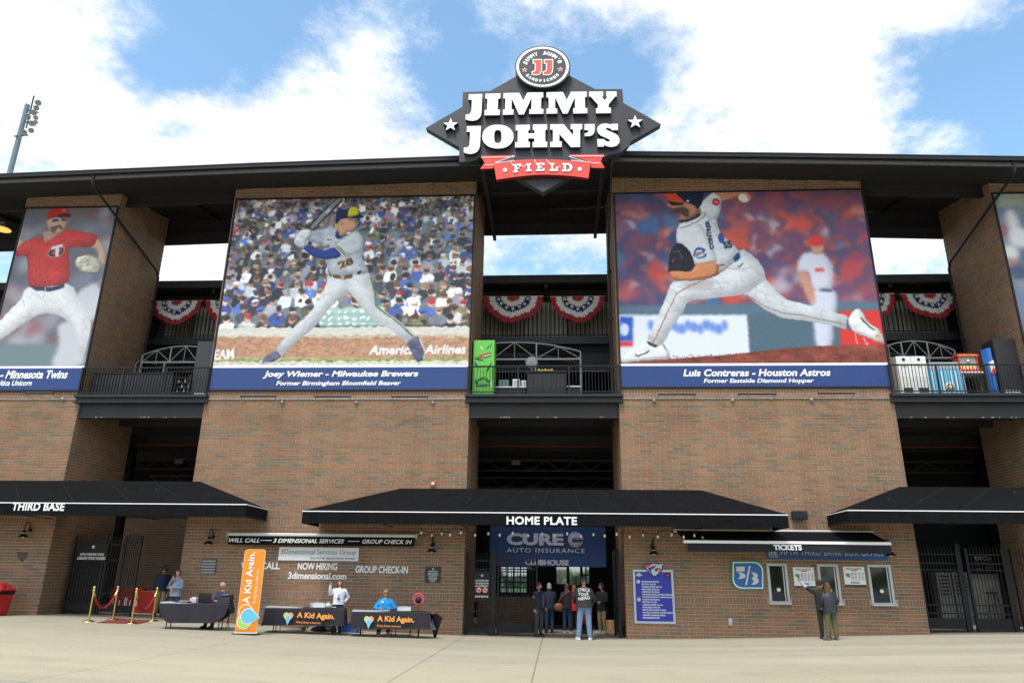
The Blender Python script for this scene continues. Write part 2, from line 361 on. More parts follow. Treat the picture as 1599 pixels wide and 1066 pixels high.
# ================================================================ BRICK TOWERS
PX, PZ, JT = .455, .109, .015
def rows():
    z = .94; out = []
    while z > -.45: out.append((z-PZ, z, 0)); z -= PZ
    out = out[::-1]; z = .94
    def up(n):
        nonlocal z
        for _ in range(n): out.append((z, z+PZ, 0)); z += PZ
    def sol():
        nonlocal z
        out.append((z, z+2*PZ, 1)); z += 2*PZ
    sol(); up(20); sol(); up(41); sol(); up(36); sol(); up(50)
    return out
ROWS = rows()
def tone():
    q = random.random()
    if q < .40: c = (.285, .148, .086)
    elif q < .72: c = (.250, .151, .088)
    elif q < .94: c = (.188, .142, .096)
    else: c = (.31, .135, .076)
    k = random.uniform(.9, 1.1); w = random.uniform(-.012, .012)
    return (c[0]*k+w, c[1]*k, c[2]*k-w*.4)
SOLT = (.25, .14, .095)
PROTO = {}
def brick_mesh(w, h, tn):
    key = (round(w, 3), round(h, 3), tn)
    if key not in PROTO:
        b = MB(); b.box(-w/2, w/2, 0, .03, -h/2, h/2, 0, tn); me = b.mesh('brick', M_BRICK); PROTO[key] = me
    return PROTO[key]
TONES = [tone() for _ in range(26)]
def lay(face, x0, x1, ztop, skip, root=None, single=0, fixed=0.0, sgn=1, zmin=-.5, small=None):
    """lay bricks on one face. face 'F': front (runs in x at y=fixed); 'S': side (runs in y at x=fixed, sgn = outward)"""
    rest = MB(); n = 0; zt = ztop if callable(ztop) else (lambda q: ztop)
    sc = small or 1
    rws = ROWS if not small else [(a*sc, b*sc, k) for a, b, k in ROWS]
    for ri, (z0, z1, s) in enumerate(rws):
        if z1 < zmin: continue
        pitch = (PX/4 if s else PX)*sc; x = x0-(0 if (ri % 2 == 0 or s) else pitch/2)
        while x < x1-.01:
            a, b = max(x, x0), min(x+pitch, x1); x += pitch
            if b-a < .03: continue
            a2, b2, c2, d2 = a+JT/2*(a > x0), b-JT/2*(b < x1), z0+JT/2, z1-JT/2
            lim = zt((a+b)/2)
            if c2 > lim: continue
            d2 = min(d2, lim)
            if d2-c2 < .02: continue
            if any(a2 < q[1] and b2 > q[0] and c2 < q[3] and d2 > q[2] for q in skip):
                # trim against the opening sideways when it only overlaps partly
                done = False
                for q in skip:
                    if a2 < q[1] and b2 > q[0] and c2 < q[3] and d2 > q[2]:
                        if c2 < q[2]-.03: d2 = q[2]-.004
                        elif d2 > q[3]+.03: c2 = q[3]+.004
                        elif a2 < q[0]-.03: b2 = q[0]-.004
                        elif b2 > q[1]+.03: a2 = q[1]+.004
                        else: done = True
                if done or b2-a2 < .02 or d2-c2 < .015: continue
            pr = random.uniform(0, .004) if not s else random.choice((-.004, .004, .0, .003))
            tn = random.choice(TONES)
            if s: tn = tuple(.5*p+.5*q_ for p, q_ in zip(tn, SOLT))
            if face == 'F':
                if root is not None and n < single and d2 > ground((a+b)/2)+.02:
                    if s: tn = SOLT
                    o = bpy.data.objects.new('brick', brick_mesh(round(b2-a2, 2) if not s else b2-a2, d2-c2, tn)); COL.objects.link(o); o.parent = root
                    o.location = Vector(((a2+b2)/2, fixed-pr, (c2+d2)/2))-wloc(root); n += 1
                else: rest.box(a2, b2, fixed-pr, fixed+.03, c2, d2, 0, tn)
            else:
                u0, u1 = fixed-.03*sgn, fixed+(pr)*sgn
                rest.box(min(u0, u1), max(u0, u1), a2, b2, c2, d2, 0, tn)
    return rest
P2 = (-13.06, -3.25, 8.30, 16.33); P3 = (2.41, 11.99, 8.37, 16.29); P1 = (-22.08, -18.14, 8.30, 16.1); P4 = (16.93, 26.9, 8.4, 16.0)
WIN = [rectpx(1199, 880, 1231, 944, 0), rectpx(1278, 877, 1311, 941, 0), rectpx(1356, 874, 1393, 940, 0)]
WIN = [(a, b, .98, 2.26) for a, b, c, d in WIN]
tower_labels = ['narrow brick tower at the left edge, with the red shirt pitcher banner', 'brick tower left of the home plate entrance, carrying the batter banner',
                'brick tower right of the home plate entrance, with ticket windows at its foot', 'brick tower cut off by the right edge of the frame']
def top_at(y): return lambda x: soffit(x, y)-.01
for k, (x0, x1) in enumerate(TW):
    root = thing('brick_tower', ((x0+x1)/2, TD/2, ground((x0+x1)/2)), tower_labels[k], 'brick tower')
    c = MB(); e = .005; q = [x0+e, x1-e]
    xs_ = list(np.linspace(x0+e, x1-e, 6))
    for i in range(5):
        a, b = xs_[i], xs_[i+1]
        zf = lambda x, y: soffit(x, y)
        V = [(a, e, -.5), (b, e, -.5), (b, TD, -.5), (a, TD, -.5), (a, e, zf(a, e)), (b, e, zf(b, e)), (b, TD, zf(b, TD)), (a, TD, zf(a, TD))]
        F = [(4, 5, 6, 7), (0, 1, 5, 4), (2, 3, 7, 6)]
        if i == 0: F.append((3, 0, 4, 7))
        if i == 4: F.append((1, 2, 6, 5))
        c.add(V, F)
    c.build('mortar_wall', M_MORTAR, root)
    P = [P1, P2, P3, P4][k]; skip = [(P[0]+.02, P[1]-.02, P[2]+.05, P[3]-.05)]
    if k == 2: skip += WIN
    rest = lay('F', x0, x1, top_at(0), skip, root, 300)
    tag(rest.build('brick', M_BRICK, root), kind='stuff')
    for fx, sg in ((x0, -1), (x1, 1)):
        r2 = lay('S', .036, TD, lambda y: soffit(fx, 0)+SOF*y*.98-.02, [], None, 0, fx, sg)
        tag(r2.build('brick', M_BRICK, root), kind='stuff')

# ================================================================ ROOF
roof = thing('roof_canopy', (0, 1, 16.5), 'long black metal roof canopy with gutter running over all the brick towers', 'roof')
rx = [-60, -40, -30, -22, -17, -11.5, -7, -3.7, -.5, 2.3, 5.5, 9.1, 13, 17, 21, 25, 40, 60]
r_ = MB(); g_ = MB(); f_ = MB()
for a, b in zip(rx[:-1], rx[1:]):
    ea, eb = eave(a), eave(b)
    def bl(mb, y0, za, y1, zb, h, gap=0):
        "slab between (y0, eave+za) and (y1, eave+zb) of height h"
        V = [(a, y0, ea+za), (b, y0, eb+za), (b, y1, eb+zb), (a, y1, ea+zb), (a, y0, ea+za+h), (b, y0, eb+za+h), (b, y1, eb+zb+h), (a, y1, ea+zb+h)]
        mb.add(V, [(0, 3, 2, 1), (4, 5, 6, 7), (0, 1, 5, 4), (2, 3, 7, 6)]+([(3, 0, 4, 7)] if a == -60 else [])+([(1, 2, 6, 5)] if b == 60 else []))
    bl(r_, -1.9, -.22, 4.6, -.22+6.5*SOF, .18)
    bl(f_, -1.98, -.30, -1.902, -.30, .14)
    bl(g_, -2.14, -.15, -1.982, -.15, .15)
r_.build('roof_deck', M_SOFFIT, roof); f_.build('fascia', mat('fascia_grey', (.10, .098, .10), .45, .3, var=.1), roof); g_.build('gutter', M_STEEL, roof)
lip = MB()
for a, b in zip(rx[:-1], rx[1:]): lip.bar((a, -2.15, eave(a)-.0), (b, -2.15, eave(b)-.0), .03, .03)
lip.build('gutter_lip', mat('lip', (.09, .09, .10), .35, .5), roof)
# front and rear beams spanning between the towers, and rafters
bays = [(-27.5, TW[0][0]), (TW[0][1], TW[1][0]), (TW[1][1], TW[2][0]), (TW[2][1], TW[3][0])]
for (a, b) in bays:
    m_ = (a+b)/2
    for (y, zt, h) in ((.45, -.02, .42), (3.84, .36, .52)):
        a_, b_ = a, b
        if y > 2: a, b = a-1.4, b+1.4
        bm_ = MB(); z1a, z1b = soffit(a, y)-.01, soffit(b, y)-.01
        if y > 2: z1a, z1b = eave(a)+.2, eave(b)+.2
        hh = h
        for (t0, t1, yy) in ((0, .03, .10), (.03, hh-.03, .02), (hh-.03, hh, .10)):
            V = [(a, y-yy, z1a-t1), (b, y-yy, z1b-t1), (b, y+yy, z1b-t1), (a, y+yy, z1a-t1), (a, y-yy, z1a-t0), (b, y-yy, z1b-t0), (b, y+yy, z1b-t0), (a, y+yy, z1a-t0)]
            bm_.add(V, [(0, 3, 2, 1), (4, 5, 6, 7), (0, 1, 5, 4), (1, 2, 6, 5), (2, 3, 7, 6), (3, 0, 4, 7)])
        if y > 2:
            bm_.box(a, b, y+.11, y+.14, eave(m_)+.15, soffit(m_, y)+.02)
        bm_.build('roof_beam', M_STEELG, roof); a, b = a_, b_
    for t in (.5,):
        xx = a+(b-a)*t
        bm_ = MB(); bm_.bar((xx, .56, soffit(xx, .56)-.1), (xx, 3.66, soffit(xx, 3.66)-.1), .08, .16); bm_.build('rafter', M_SOFFIT, roof)
for u in (-2.72, 1.82):
    bm_ = MB(); bm_.bar((u, -2.0, soffit(u, -2)-.14), (u*1.02, 4.5, soffit(u, -2)+.02), .14, .2); bm_.build('outrigger', M_STEELG, roof)
    bm_ = MB(); bm_.bar((u, -2.0, soffit(u, -2)-.3), (u, -2.0, soffit(u, -2)+.5), .12, .12); bm_.build('outrigger', M_STEELG, roof)

# downspouts: from the gutter, slanting back to the tower, then down its rear corner
def downspout(x, yb, side, label, zb=7.8):
    e = eave(x); xs2 = x+side
    t = thing('downspout', (xs2, yb, zb), label, 'downspout', 'roof downspouts')
    b = MB(); b.tube([(x, -2.0, e-.12), (x, -2.0, e-.42), (x, -1.9, e-.5)], .055, 8, cap=True); b.build('outlet', M_STEELG, t)
    b = MB(); b.tube([(x, -1.9, e-.5), (x, -1.75, e-.6), (xs2, yb-.2, 14.6), (xs2, yb, 14.35), (xs2, yb, zb)], .05, 8); b.build('pipe', M_STEEL, t)
    for z in (13.2, 11.2, 9.4):
        b = MB(); b.box(xs2-.09, xs2+.09, yb-.06, yb+.1, z-.03, z+.03); b.build('bracket', M_STEEL, t)
downspout(-18.0, 3.3, .12, 'black downspout slanting across the side of the left edge tower')
downspout(16.6, 3.3, .05, 'black downspout slanting across the side of the right edge tower')
downspout(2.14, .5, -.0, 'black downspout on the inner corner of the tower right of home plate', 8.2)
# ================================================================ GRANDSTAND BEHIND THE TOWERS
gs = thing('grandstand', (0, 8, 0), 'dark steel grandstand and upper suite level seen between the brick towers', 'grandstand')
b = MB()
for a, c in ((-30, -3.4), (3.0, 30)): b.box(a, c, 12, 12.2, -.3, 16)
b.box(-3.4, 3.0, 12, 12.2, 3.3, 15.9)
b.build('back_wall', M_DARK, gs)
b = MB(); b.box(-30.2, -30, 3.8, 12.2, -.3, 16); b.box(30, 30.2, 3.8, 12.2, -.3, 16); b.build('added_end_wall', M_DARK, gs)  # out of view, added so light enters the concourse only from the front
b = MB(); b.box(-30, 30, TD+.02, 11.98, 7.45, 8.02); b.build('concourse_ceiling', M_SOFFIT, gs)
b = MB(); b.box(-30, 30, 4.75, 11.98, 11.2, 11.55); b.build('upper_floor', M_SOFFIT, gs)
# joists under the concourse ceiling
for y in (4.6, 6.2, 7.8, 9.4):
    b = MB(); b.box(-29.9, 29.9, y, y+.12, 7.05, 7.44); b.build('joist', M_STEELG, gs)
bayspec = [(-18.6, -12.9, 299, 438, 449, 461, 470, 528, 535, 547), (-3.4, 2.6, 850, 429, 441, 453, 463, 527, 534, 547), (11.8, 17.4, 1420, 428, 440, 452, 460, 520, 528, 541)]
YS = 4.6
TAN = mat('weathered_tan_panel', (.075, .062, .048), .8, var=.15)
SH = mat('shade_slats', (.42, .39, .33), .8, var=.1)
rails_spec = []
for i, (xa, xb, u, v0, v1, v2, v3, v4, v5, v6) in enumerate(bayspec):
    z = lambda v, y=YS: at(u, v, y).z
    ext = (-30 if i == 0 else (xa+bayspec[i-1][1])/2, 30 if i == 2 else (xb+bayspec[i+1][0])/2)
    b = MB(); b.box(ext[0], ext[1], YS-.5, 12.3, z(v0, YS-.5)-.05, z(v0, YS-.5)); b.box(ext[0], ext[1], YS-.5, YS-.3, z(v1, YS-.5), z(v0, YS-.5)-.055); b.build('suite_roof', M_STEELG, gs)
    b = MB(); b.box(ext[0], ext[1], YS+1.3, YS+1.4, 11.6, z(v0)-.1); b.build('suite_wall', TAN, gs)
    b = MB()
    xx = xa
    while xx < xb: b.box(xx, xx+.14, YS+1.15, YS+1.2, z(v4)+.0, z(v3)+.15); xx += .20
    b.build('window_blind', SH, gs)
    b = MB(); b.box((xa+xb)/2-.08, (xa+xb)/2+.08, YS-.3, YS+1.2, z(v2), z(v2)+.22); b.build('roof_bracket', M_STEEL, gs)
    b = MB(); b.box(ext[0], ext[1], YS-.12, YS+.14, z(v5+4), z(v4)); b.build('edge_beam', mat('edge_grey', (.028, .028, .031), .5, .2, var=.1), gs)
    b = MB(); b.box(ext[0], ext[1], YS+.2, YS+.32, z(575), z(v5+8)); b.box(ext[0], ext[1], YS+.12, YS+.4, z(576), z(575)); b.build('edge_girder', M_STEELG, gs)
    b = MB(); b.tube([(xa, YS+.1, z(579)), (xb, YS+.1, z(578.5))], .03, 8); b.build('conduit', M_CHROME, gs)
    rails_spec.append((xa, xb, z(v4)+.02, z(v3)))
for x in (-18.9, -12.5, -4.2, 3.3, 11.4, 17.6):
    b = MB(); b.box(x-.15, x+.15, 5.2, 5.5, -.3, 14.4); b.build('column', M_STEEL, gs)
for (xa, xb) in ((-18.2, -12.9), (-3.3, 2.4), (11.9, 17.2)):
    b = MB(); zp = 6.95; b.tube([(xa, 4.3, zp), (xb, 4.3, zp)], .035, 8); b.build('sprinkler_pipe', mat('pipe_red', (.16, .022, .012), .6), gs)
    for k in range(3):
        z = 6.6-.55*k; y = 6+1.6*k; b = MB(); b.box(xa-1, xb+1, y, y+.1, z, z+.06); b.box(xa-1, xb+1, y, y+.1, z-.45, z-.40); b.build('truss_chord', mat('truss_grey', (.035, .035, .037), .6), gs)
        b = MB(); n_ = 12
        for q in range(n_):
            a0, a1 = xa-1+(xb-xa+2)*q/n_, xa-1+(xb-xa+2)*(q+1)/n_; b.bar((a0, y+.05, z-.4 if q % 2 else z), (a1, y+.05, z if q % 2 else z-.4), .03)
        tag(b.build('truss_web', mat('truss_grey', (.035, .035, .037), .6), gs), kind='stuff')
    b = MB(); b.box(xa+1.4, xa+1.75, 5.2, 5.3, 6.3, 6.5); b.build('junction_box', mat('box_pale', (.10, .10, .10), .6), gs)
def railing(xa, xb, y, z0, z1, label, group, pitch=.115, posts=3, bal=.018, name='railing'):
    t = thing(name, ((xa+xb)/2, y, z0), label, 'railing', group)
    b = MB(); b.box(xa, xb, y-.03, y+.03, z1-.05, z1); b.build('top_rail', M_STEEL, t)
    b = MB(); b.box(xa, xb, y-.02, y+.02, z0+.07, z0+.11); b.build('bottom_rail', M_STEEL, t)
    px = [xa+(xb-xa)*k/(posts-1) for k in range(posts)]
    for p in px:
        p = min(max(p, xa+.03), xb-.03)
        b = MB(); b.box(p-.03, p+.03, y-.028, y+.028, z0, z1-.051); b.build('post', M_STEEL, t)
    me = MB().box(-bal/2, bal/2, -bal/2, bal/2, z0+.111, z1-.051).mesh('baluster', M_STEEL, (0, 0, z0))
    x = xa+pitch
    while x < xb-.05:
        if all(abs(x-p) > .06 for p in px):
            o = bpy.data.objects.new('baluster', me); COL.objects.link(o); o.parent = t; o.location = (x-(xa+xb)/2, 0, 0)
        x += pitch
    return t
for i, (xa, xb, z0, z1) in enumerate(rails_spec):
    railing(xa, xb, YS, z0, z1, ['black railing of the upper suites in the left gap', 'black railing of the upper suites above the home plate entrance', 'black railing of the upper suites in the right gap'][i], 'suite railings', .17, 4)

# bunting fans on the suite railings
BUNT = [mat('bunting_red', (.36, .02, .03), .8), mat('bunting_white', (.74, .72, .70), .8), mat('bunting_navy', (.02, .025, .09), .8)]
def bunting(u0, u1, vt, vb, label, cutl=0, sag=0):
    a, c = at(u0, vt, YS-.1), at(u1, vt, YS-.1); zb = at((u0+u1)/2, vb, YS-.1).z
    cx, W, H, zt = (a.x+c.x)/2, (c.x-a.x)/2, (a.z+c.z)/2-zb, (a.z+c.z)/2
    t = thing('bunting', (cx, YS-.1, zb), label, 'bunting', 'star spangled bunting fans')
    NR, NA = 26, 72
    b = MB(); V = []; F = []
    def P(r, th):
        ph = math.sin(th*22)*.5+math.sin(th*13+u0)*.25
        rr = r*(1+.018*math.sin(th*22)*r)
        x = -math.cos(th)*W*rr; z = -math.sin(th)*H*rr*(1+.05*math.sin(th*5+u0))
        z += -.03*sag*(1-abs(x)/W)
        return (cx+x, YS-.12-.05*ph*r-.05*math.sin(th), zt+z+.04*math.cos(th)**2*0)
    for i in range(NR+1):
        for k in range(NA+1): V.append(P(.0001+i/NR, math.pi*k/NA))
    cols = []
    for i in range(NR):
        for k in range(NA):
            F.append((i*(NA+1)+k, i*(NA+1)+k+1, (i+1)*(NA+1)+k+1, (i+1)*(NA+1)+k))
            r = (i+.5)/NR+.022*math.sin(k*1.9+i*.3)+.012*math.sin(k*.7)
            cols.append(0 if r < .22 else 1 if r < .40 else 2 if r < .60 else 1 if r < .80 else 0)
    for f, c_ in zip(F, cols): pass
    b.v = V; b.f = F; b.m = cols; b.t = [(1, 1, 1)]*len(F); b.smooth = set(range(len(F)))
    b.build('cloth', BUNT, t)
    b = MB(); b.tube([(cx-W*1.01, YS-.1, zt+.01), (cx, YS-.1, zt-.0), (cx+W*1.01, YS-.1, zt+.01)], .018, 6); b.build('header_tape', BUNT[1], t)
    for k in range(7):
        th = math.pi*(k+.5)/7; p = Vector(P(.5, th)); s = MB(); pl = []
        for j in range(10):
            rr = (.10 if j % 2 == 0 else .042); an = math.pi/2+j*math.pi/5+k
            pl.append((p.x+rr*math.cos(an), p.z+rr*math.sin(an)))
        s.prism(pl, p.y-.045, p.y-.04); s.build('star', BUNT[1], t)
bunting(238, 316, 470, 506, 'bunting fan on the suite railing in the left gap, fully visible')
bunting(322, 398, 469, 504, 'bunting fan half hidden behind the batter banner tower')
bunting(755, 848, 463, 503, 'left one of the two bunting fans above the home plate entrance')
bunting(860, 944, 463, 503, 'right one of the two bunting fans above the home plate entrance')
bunting(1322, 1396, 459, 499, 'bunting fan half hidden behind the white pitcher banner tower')
bunting(1406, 1496, 459, 497, 'bunting fan on the suite railing in the right gap, fully visible')

# ================================================================ BALCONY DECKS
BX = [(TW[0][1], TW[1][0]), (TW[1][1], TW[2][0]), (TW[2][1], TW[3][0])]
dz = 8.05
pos = ['in the left gap', 'above the home plate entrance', 'in the right gap']
for i, (a, c) in enumerate(BX):
    t = thing('balcony', ((a+c)/2, 1.8, 7.2), 'black steel balcony deck '+pos[i], 'balcony', 'balcony decks between the towers')
    b = MB(); b.box(a+.01, c-.01, .06, TD+.01, 7.86, dz-.01); b.build('floor', mat('deck_grey', (.06, .088, .085), .8, var=.1), t)
    b = MB(); b.box(a-.14, c+.14, -.2, -.016, 7.98, dz+.03); b.box(a-.14, c+.14, -.06, -.016, 7.80, 7.979); b.box(a-.14, c+.14, -.2, -.016, 7.765, 7.799); b.build('edge_channel', mat('edge_channel', (.026, .026, .029), .45, .3, var=.12), t)
    b = MB(); b.box(a+.012, c-.012, .10, .13, 7.27, 7.84); b.box(a+.012, c-.012, .03, .22, 7.23, 7.268); b.build('girder', M_STEELG, t)
    for y in (1.4, 2.7):
        b = MB(); b.box(a+.02, c-.02, y, y+.1, 7.45, 7.85); b.build('joist', M_STEELG, t)
    # scuffed paint flecks on the lower flange
    for k in range(9):
        x = random.uniform(a+.3, c-.3)
        b = MB(); w = random.uniform(.03, .14); b.add([(x, .027, 7.24), (x+w, .027, 7.24), (x+w*.8, .027, 7.262), (x+w*.2, .027, 7.26)], [(0, 1, 2, 3)]); b.build('paint_chip', mat('chip', (.4, .4, .39), .8), t)
    railing(a-.08, c+.08, -.1, dz+.03, 9.17, 'black balcony railing '+pos[i], 'balcony railings', .118, 4)

def arch_canopy(xa, xb, y, z0, z1, rise, label):
    t = thing('arched_canopy', ((xa+xb)/2, y, z0), label, 'canopy', 'arched truss canopies on the balconies')
    wm = mat('white_frame', (.42, .43, .42), .5)
    def arc(s): return z1+rise*(1-(2*s-1)**2)
    n = 16
    b = MB(); b.tube([(xa+(xb-xa)*k/n, y, arc(k/n)) for k in range(n+1)], .03, 6); b.build('arch', wm, t)
    b = MB(); b.box(xa, xb, y-.03, y+.03, z1-.36, z1-.29); b.build('lower_chord', wm, t)
    m = 6
    for k in range(0, m+1, 1):
        s = k/m; x = xa+(xb-xa)*s
        b = MB(); b.bar((x, y, z1-.3), (x, y, arc(s)), .05 if k % 2 == 0 else .02); b.build('strut', wm, t)
        if k < m:
            s2 = (k+1)/m
            p, q = ((s, z1-.3), (s2, arc(s2))) if k % 2 == 0 else ((s, arc(s)), (s2, z1-.3))
            b = MB(); b.bar((xa+(xb-xa)*p[0], y, p[1]), (xa+(xb-xa)*q[0], y, q[1]), .025); b.build('diagonal', wm, t)
    for s in (.0, .28, .66, 1):
        x = xa+(xb-xa)*s; b = MB(); b.bar((x, y+.01, z0), (x, y+.01, z1-.3), .06); b.build('leg', wm, t)
    b = MB()
    b.grid(lambda s, r: (xa+(xb-xa)*s, y+.08+r*1.5, arc(s)+.02), 12, 2); b.build('roof_skin', mat('grey_skin', (.16, .16, .155), .7), t)
yc = 3.0
a = at(700, 590, yc); c = at(907, 590, yc); arch_canopy(a.x, c.x, yc, dz, at(850, 549, yc).z, .42, 'white arched truss canopy on the middle balcony')
a = at(222, 560, yc); c = at(352, 566, yc); arch_canopy(a.x, c.x, yc, dz, at(300, 554, yc).z, .4, 'white arched truss canopy on the left balcony')
a = at(1370, 560, yc); c = at(1490, 548, yc); arch_canopy(a.x, c.x, yc, dz, at(1430, 547, yc).z, .4, 'white arched truss canopy on the right balcony')

# ---- things standing on the balconies
def fridge(x0, x1, y0, y1, z1, front, side, label, sign=None):
    t = thing('vending_cooler', ((x0+x1)/2, (y0+y1)/2, dz), label, 'drinks cooler')
    b = MB(); b.bbox(x0, x1, y0, y1, dz+.06, z1, .015); b.build('cabinet', side, t)
    b = MB(); b.bbox(x0+.01, x1-.01, y0-.05, y0-.002, dz+.12, z1-.02, .01); b.build('door', front, t)
    b = MB(); b.bar((x1-.05, y0-.085, dz+.7), (x1-.05, y0-.085, dz+1.2), .03); b.box(x1-.06, x1-.04, y0-.07, y0-.051, dz+.72, dz+.74); b.box(x1-.06, x1-.04, y0-.07, y0-.051, dz+1.16, dz+1.18); b.build('handle', M_STEEL, t)
    b = MB()
    for s in (x0+.06, x1-.06):
        for y in (y0+.06, y1-.06): b.box(s-.03, s+.03, y-.03, y+.03, dz, dz+.059)
    b.build('foot', M_STEEL, t)
    return t
g = mat('lime_green', (.13, .50, .06), .4); g2 = mat('dark_green_print', (.01, .10, .03), .5)
p = at(738, 531, .25); q = at(772, 531, .25)
cool = fridge(-3.12, -2.30, .28, .95, at(755, 531, .28).z, g, g, 'tall lime green drinks cooler with splash print at the left of the middle balcony')
for (x, z, w, h, an, m_) in [(-2.72, 9.62, .66, .10, .1, 'd'), (-2.6, 9.72, .4, .08, .35, 'd'), (-2.9, 9.52, .5, .09, -.2, 'd'), (-2.55, 10.0, .06, .25, -.5, 'd'), (-2.8, 9.98, .05, .2, .5, 'w'), (-2.45, 10.05, .04, .2, -.2, 'd'), (-2.98, 9.3, .1, .4, .6, 'd'),
                              (-2.5, 9.2, .1, .5, -.5, 'd'), (-2.8, 8.75, .4, .12, .5, 'd'), (-2.55, 8.7, .4, .12, -.6, 'd'), (-2.7, 8.5, .7, .1, .1, 'd'), (-2.62, 9.66, .42, .05, .32, 'w'), (-2.95, 8.6, .12, .35, .3, 'd'), (-2.4, 8.55, .05, .3, .1, 'w')]:
    ca, sa = math.cos(an), math.sin(an)
    pl = [(x+ca*dx*w/2-sa*dy*h/2, z+sa*dx*w/2+ca*dy*h/2) for dx, dy in ((-1, 0), (-.3, -.7), (.2, -1), (1, .1), (.4, .6), (-.2, 1))]
    pl = [(min(max(px, -3.09), -2.33), pz) for px, pz in pl]
    k = .226+.0015*random.random(); MB().prism(pl, k-.004-(0 if m_ == 'd' else .003), k).build('print', g2 if m_ == 'd' else M_WHITE, cool)
text(cool, 'DEW', M_RED, (-2.86, .214, 9.55), (1, 0, .33), (-.33, 0, 1), .44, .15, name='lettering')
p = fridge(-14.12, -13.3, .6, 1.3, at(312, 533, .6).z, mat('black_cab', (.03, .03, .032), .45), M_STEELG, 'tall matt black cooler cabinet at the right of the left balcony')
b = MB()
for k in range(6): b.box(-13.92+k*.1, -13.92+k*.1+.06, .53, .545, dz+.12, dz+.30)
b.build('vent', M_WHITE, p)
# black cooler with the blue curved front, right balcony
x0 = at(1547, 530, .5).x; x1 = at(1582, 530, .5).x
p = fridge(x0, x1, .45, 1.15, at(1560, 530, .5).z, M_STEELG, M_STEELG, 'black drinks cooler with blue curved side panel on the right balcony')
b = MB(); b.grid(lambda s, r: (x0-.35+.34*s, .7-.28*math.sin(math.pi*s)-.05, dz+.15+r*1.72), 8, 8)
b.build('curved_panel', mat('blue_print', (.03, .16, .50), .4), p)
b = MB(); b.grid(lambda s, r: (x0-.28+.2*s, .67-.28*math.sin(math.pi*(.2+.6*s))-.06, dz+.95+r*.38+.1*s), 6, 4); b.build('print', M_WHITE, p)
b = MB(); b.grid(lambda s, r: (x0-.27+.19*s, .665-.28*math.sin(math.pi*(.2+.6*s))-.07, dz+.85+r*.18+.1*s), 6, 4); b.build('print', M_RED, p)
b = MB()
for k in range(5): b.box(x0+.08+k*.11, x0+.08+k*.11+.07, .38, .395, dz+.12, dz+.28)
b.build('vent', M_WHITE, p)
# corrugated black storage screen behind the left railing
xa, xb = -17.95, -14.75
t = thing('storage_locker', ((xa+xb)/2, .6, dz), 'long black ribbed storage locker behind the left balcony railing', 'storage locker')
b = MB(); b.box(xa, xb, .35, .9, dz, 9.02); b.build('body', M_STEELG, t)
for k in range(27):
    x = xa+.03+k*.118; b = MB(); b.box(x, x+.06, .30, .349, dz+.02, 9.0); b.build('rib', mat('rib', (.028, .028, .031), .5), t)
b = MB(); b.box(xa-.02, xb+.02, .28, .92, 9.021, 9.07); b.build('lid', M_STEEL, t)
# stacked crates of bottles beside it
t = thing('bottle_rack', (-14.4, .6, dz), 'dark wire rack holding small bottles on the left balcony', 'rack')
b = MB()
for k in range(5): b.box(-14.68, -14.12, .4, .8, dz+.03+k*.2, dz+.05+k*.2)
for x in (-14.68, -14.12):
    for y in (.4, .8): b.box(x-.015, x+.015, y-.015, y+.015, dz, dz+.95)
b.build('shelf', mat('rack_brown', (.05, .03, .02), .6), t)
for r_i in range(4):
    for k in range(4):
        b = MB(); b.lathe((-14.6+k*.13, .48+.05*(k % 2), dz+.051+r_i*.2), [(.028, 0), (.03, .09), (.012, .13), (.012, .16)], 8); b.build('bottle', M_WHITE if (k+r_i) % 2 else M_STEELG, t)
# trash / bar unit in the middle balcony
t = thing('storage_bin', (-.2, .6, dz), 'large dark grey ribbed deck bin in the middle of the balcony', 'storage bin')
xa, xb = at(823, 590, .4).x, at(884, 590, .4).x; zt = at(850, 579, .4).z
b = MB(); b.bbox(xa, xb, .4, 1.1, dz, zt-.06, .03); b.build('body', mat('bin_grey', (.03, .03, .032), .6, var=.1), t)
for k in range(9):
    x = xa+.06+k*(xb-xa-.12)/8; b = MB(); b.box(x-.02, x+.02, .37, .399, dz+.06, zt-.14); b.build('rib', M_STEELG, t)
b = MB(); b.bbox(xa-.05, xb+.05, .34, 1.14, zt-.058, zt, .02); b.build('lid', M_STEELG, t)
t2 = thing('bread_tray', ((xa+xb)/2, .7, zt), 'yellow bags lying on the dark deck bin', 'bags')
for k in range(5):
    b = MB(); b.lathe((xa+.45+k*.12, .55+.06*(k % 2), zt+.05), [(0, -.05), (.05, -.03), (.065, .01), (.04, .06), (0, .08)], 10); b.build('bag', mat('yellow_bag', (.62, .38, .04), .5), t2)
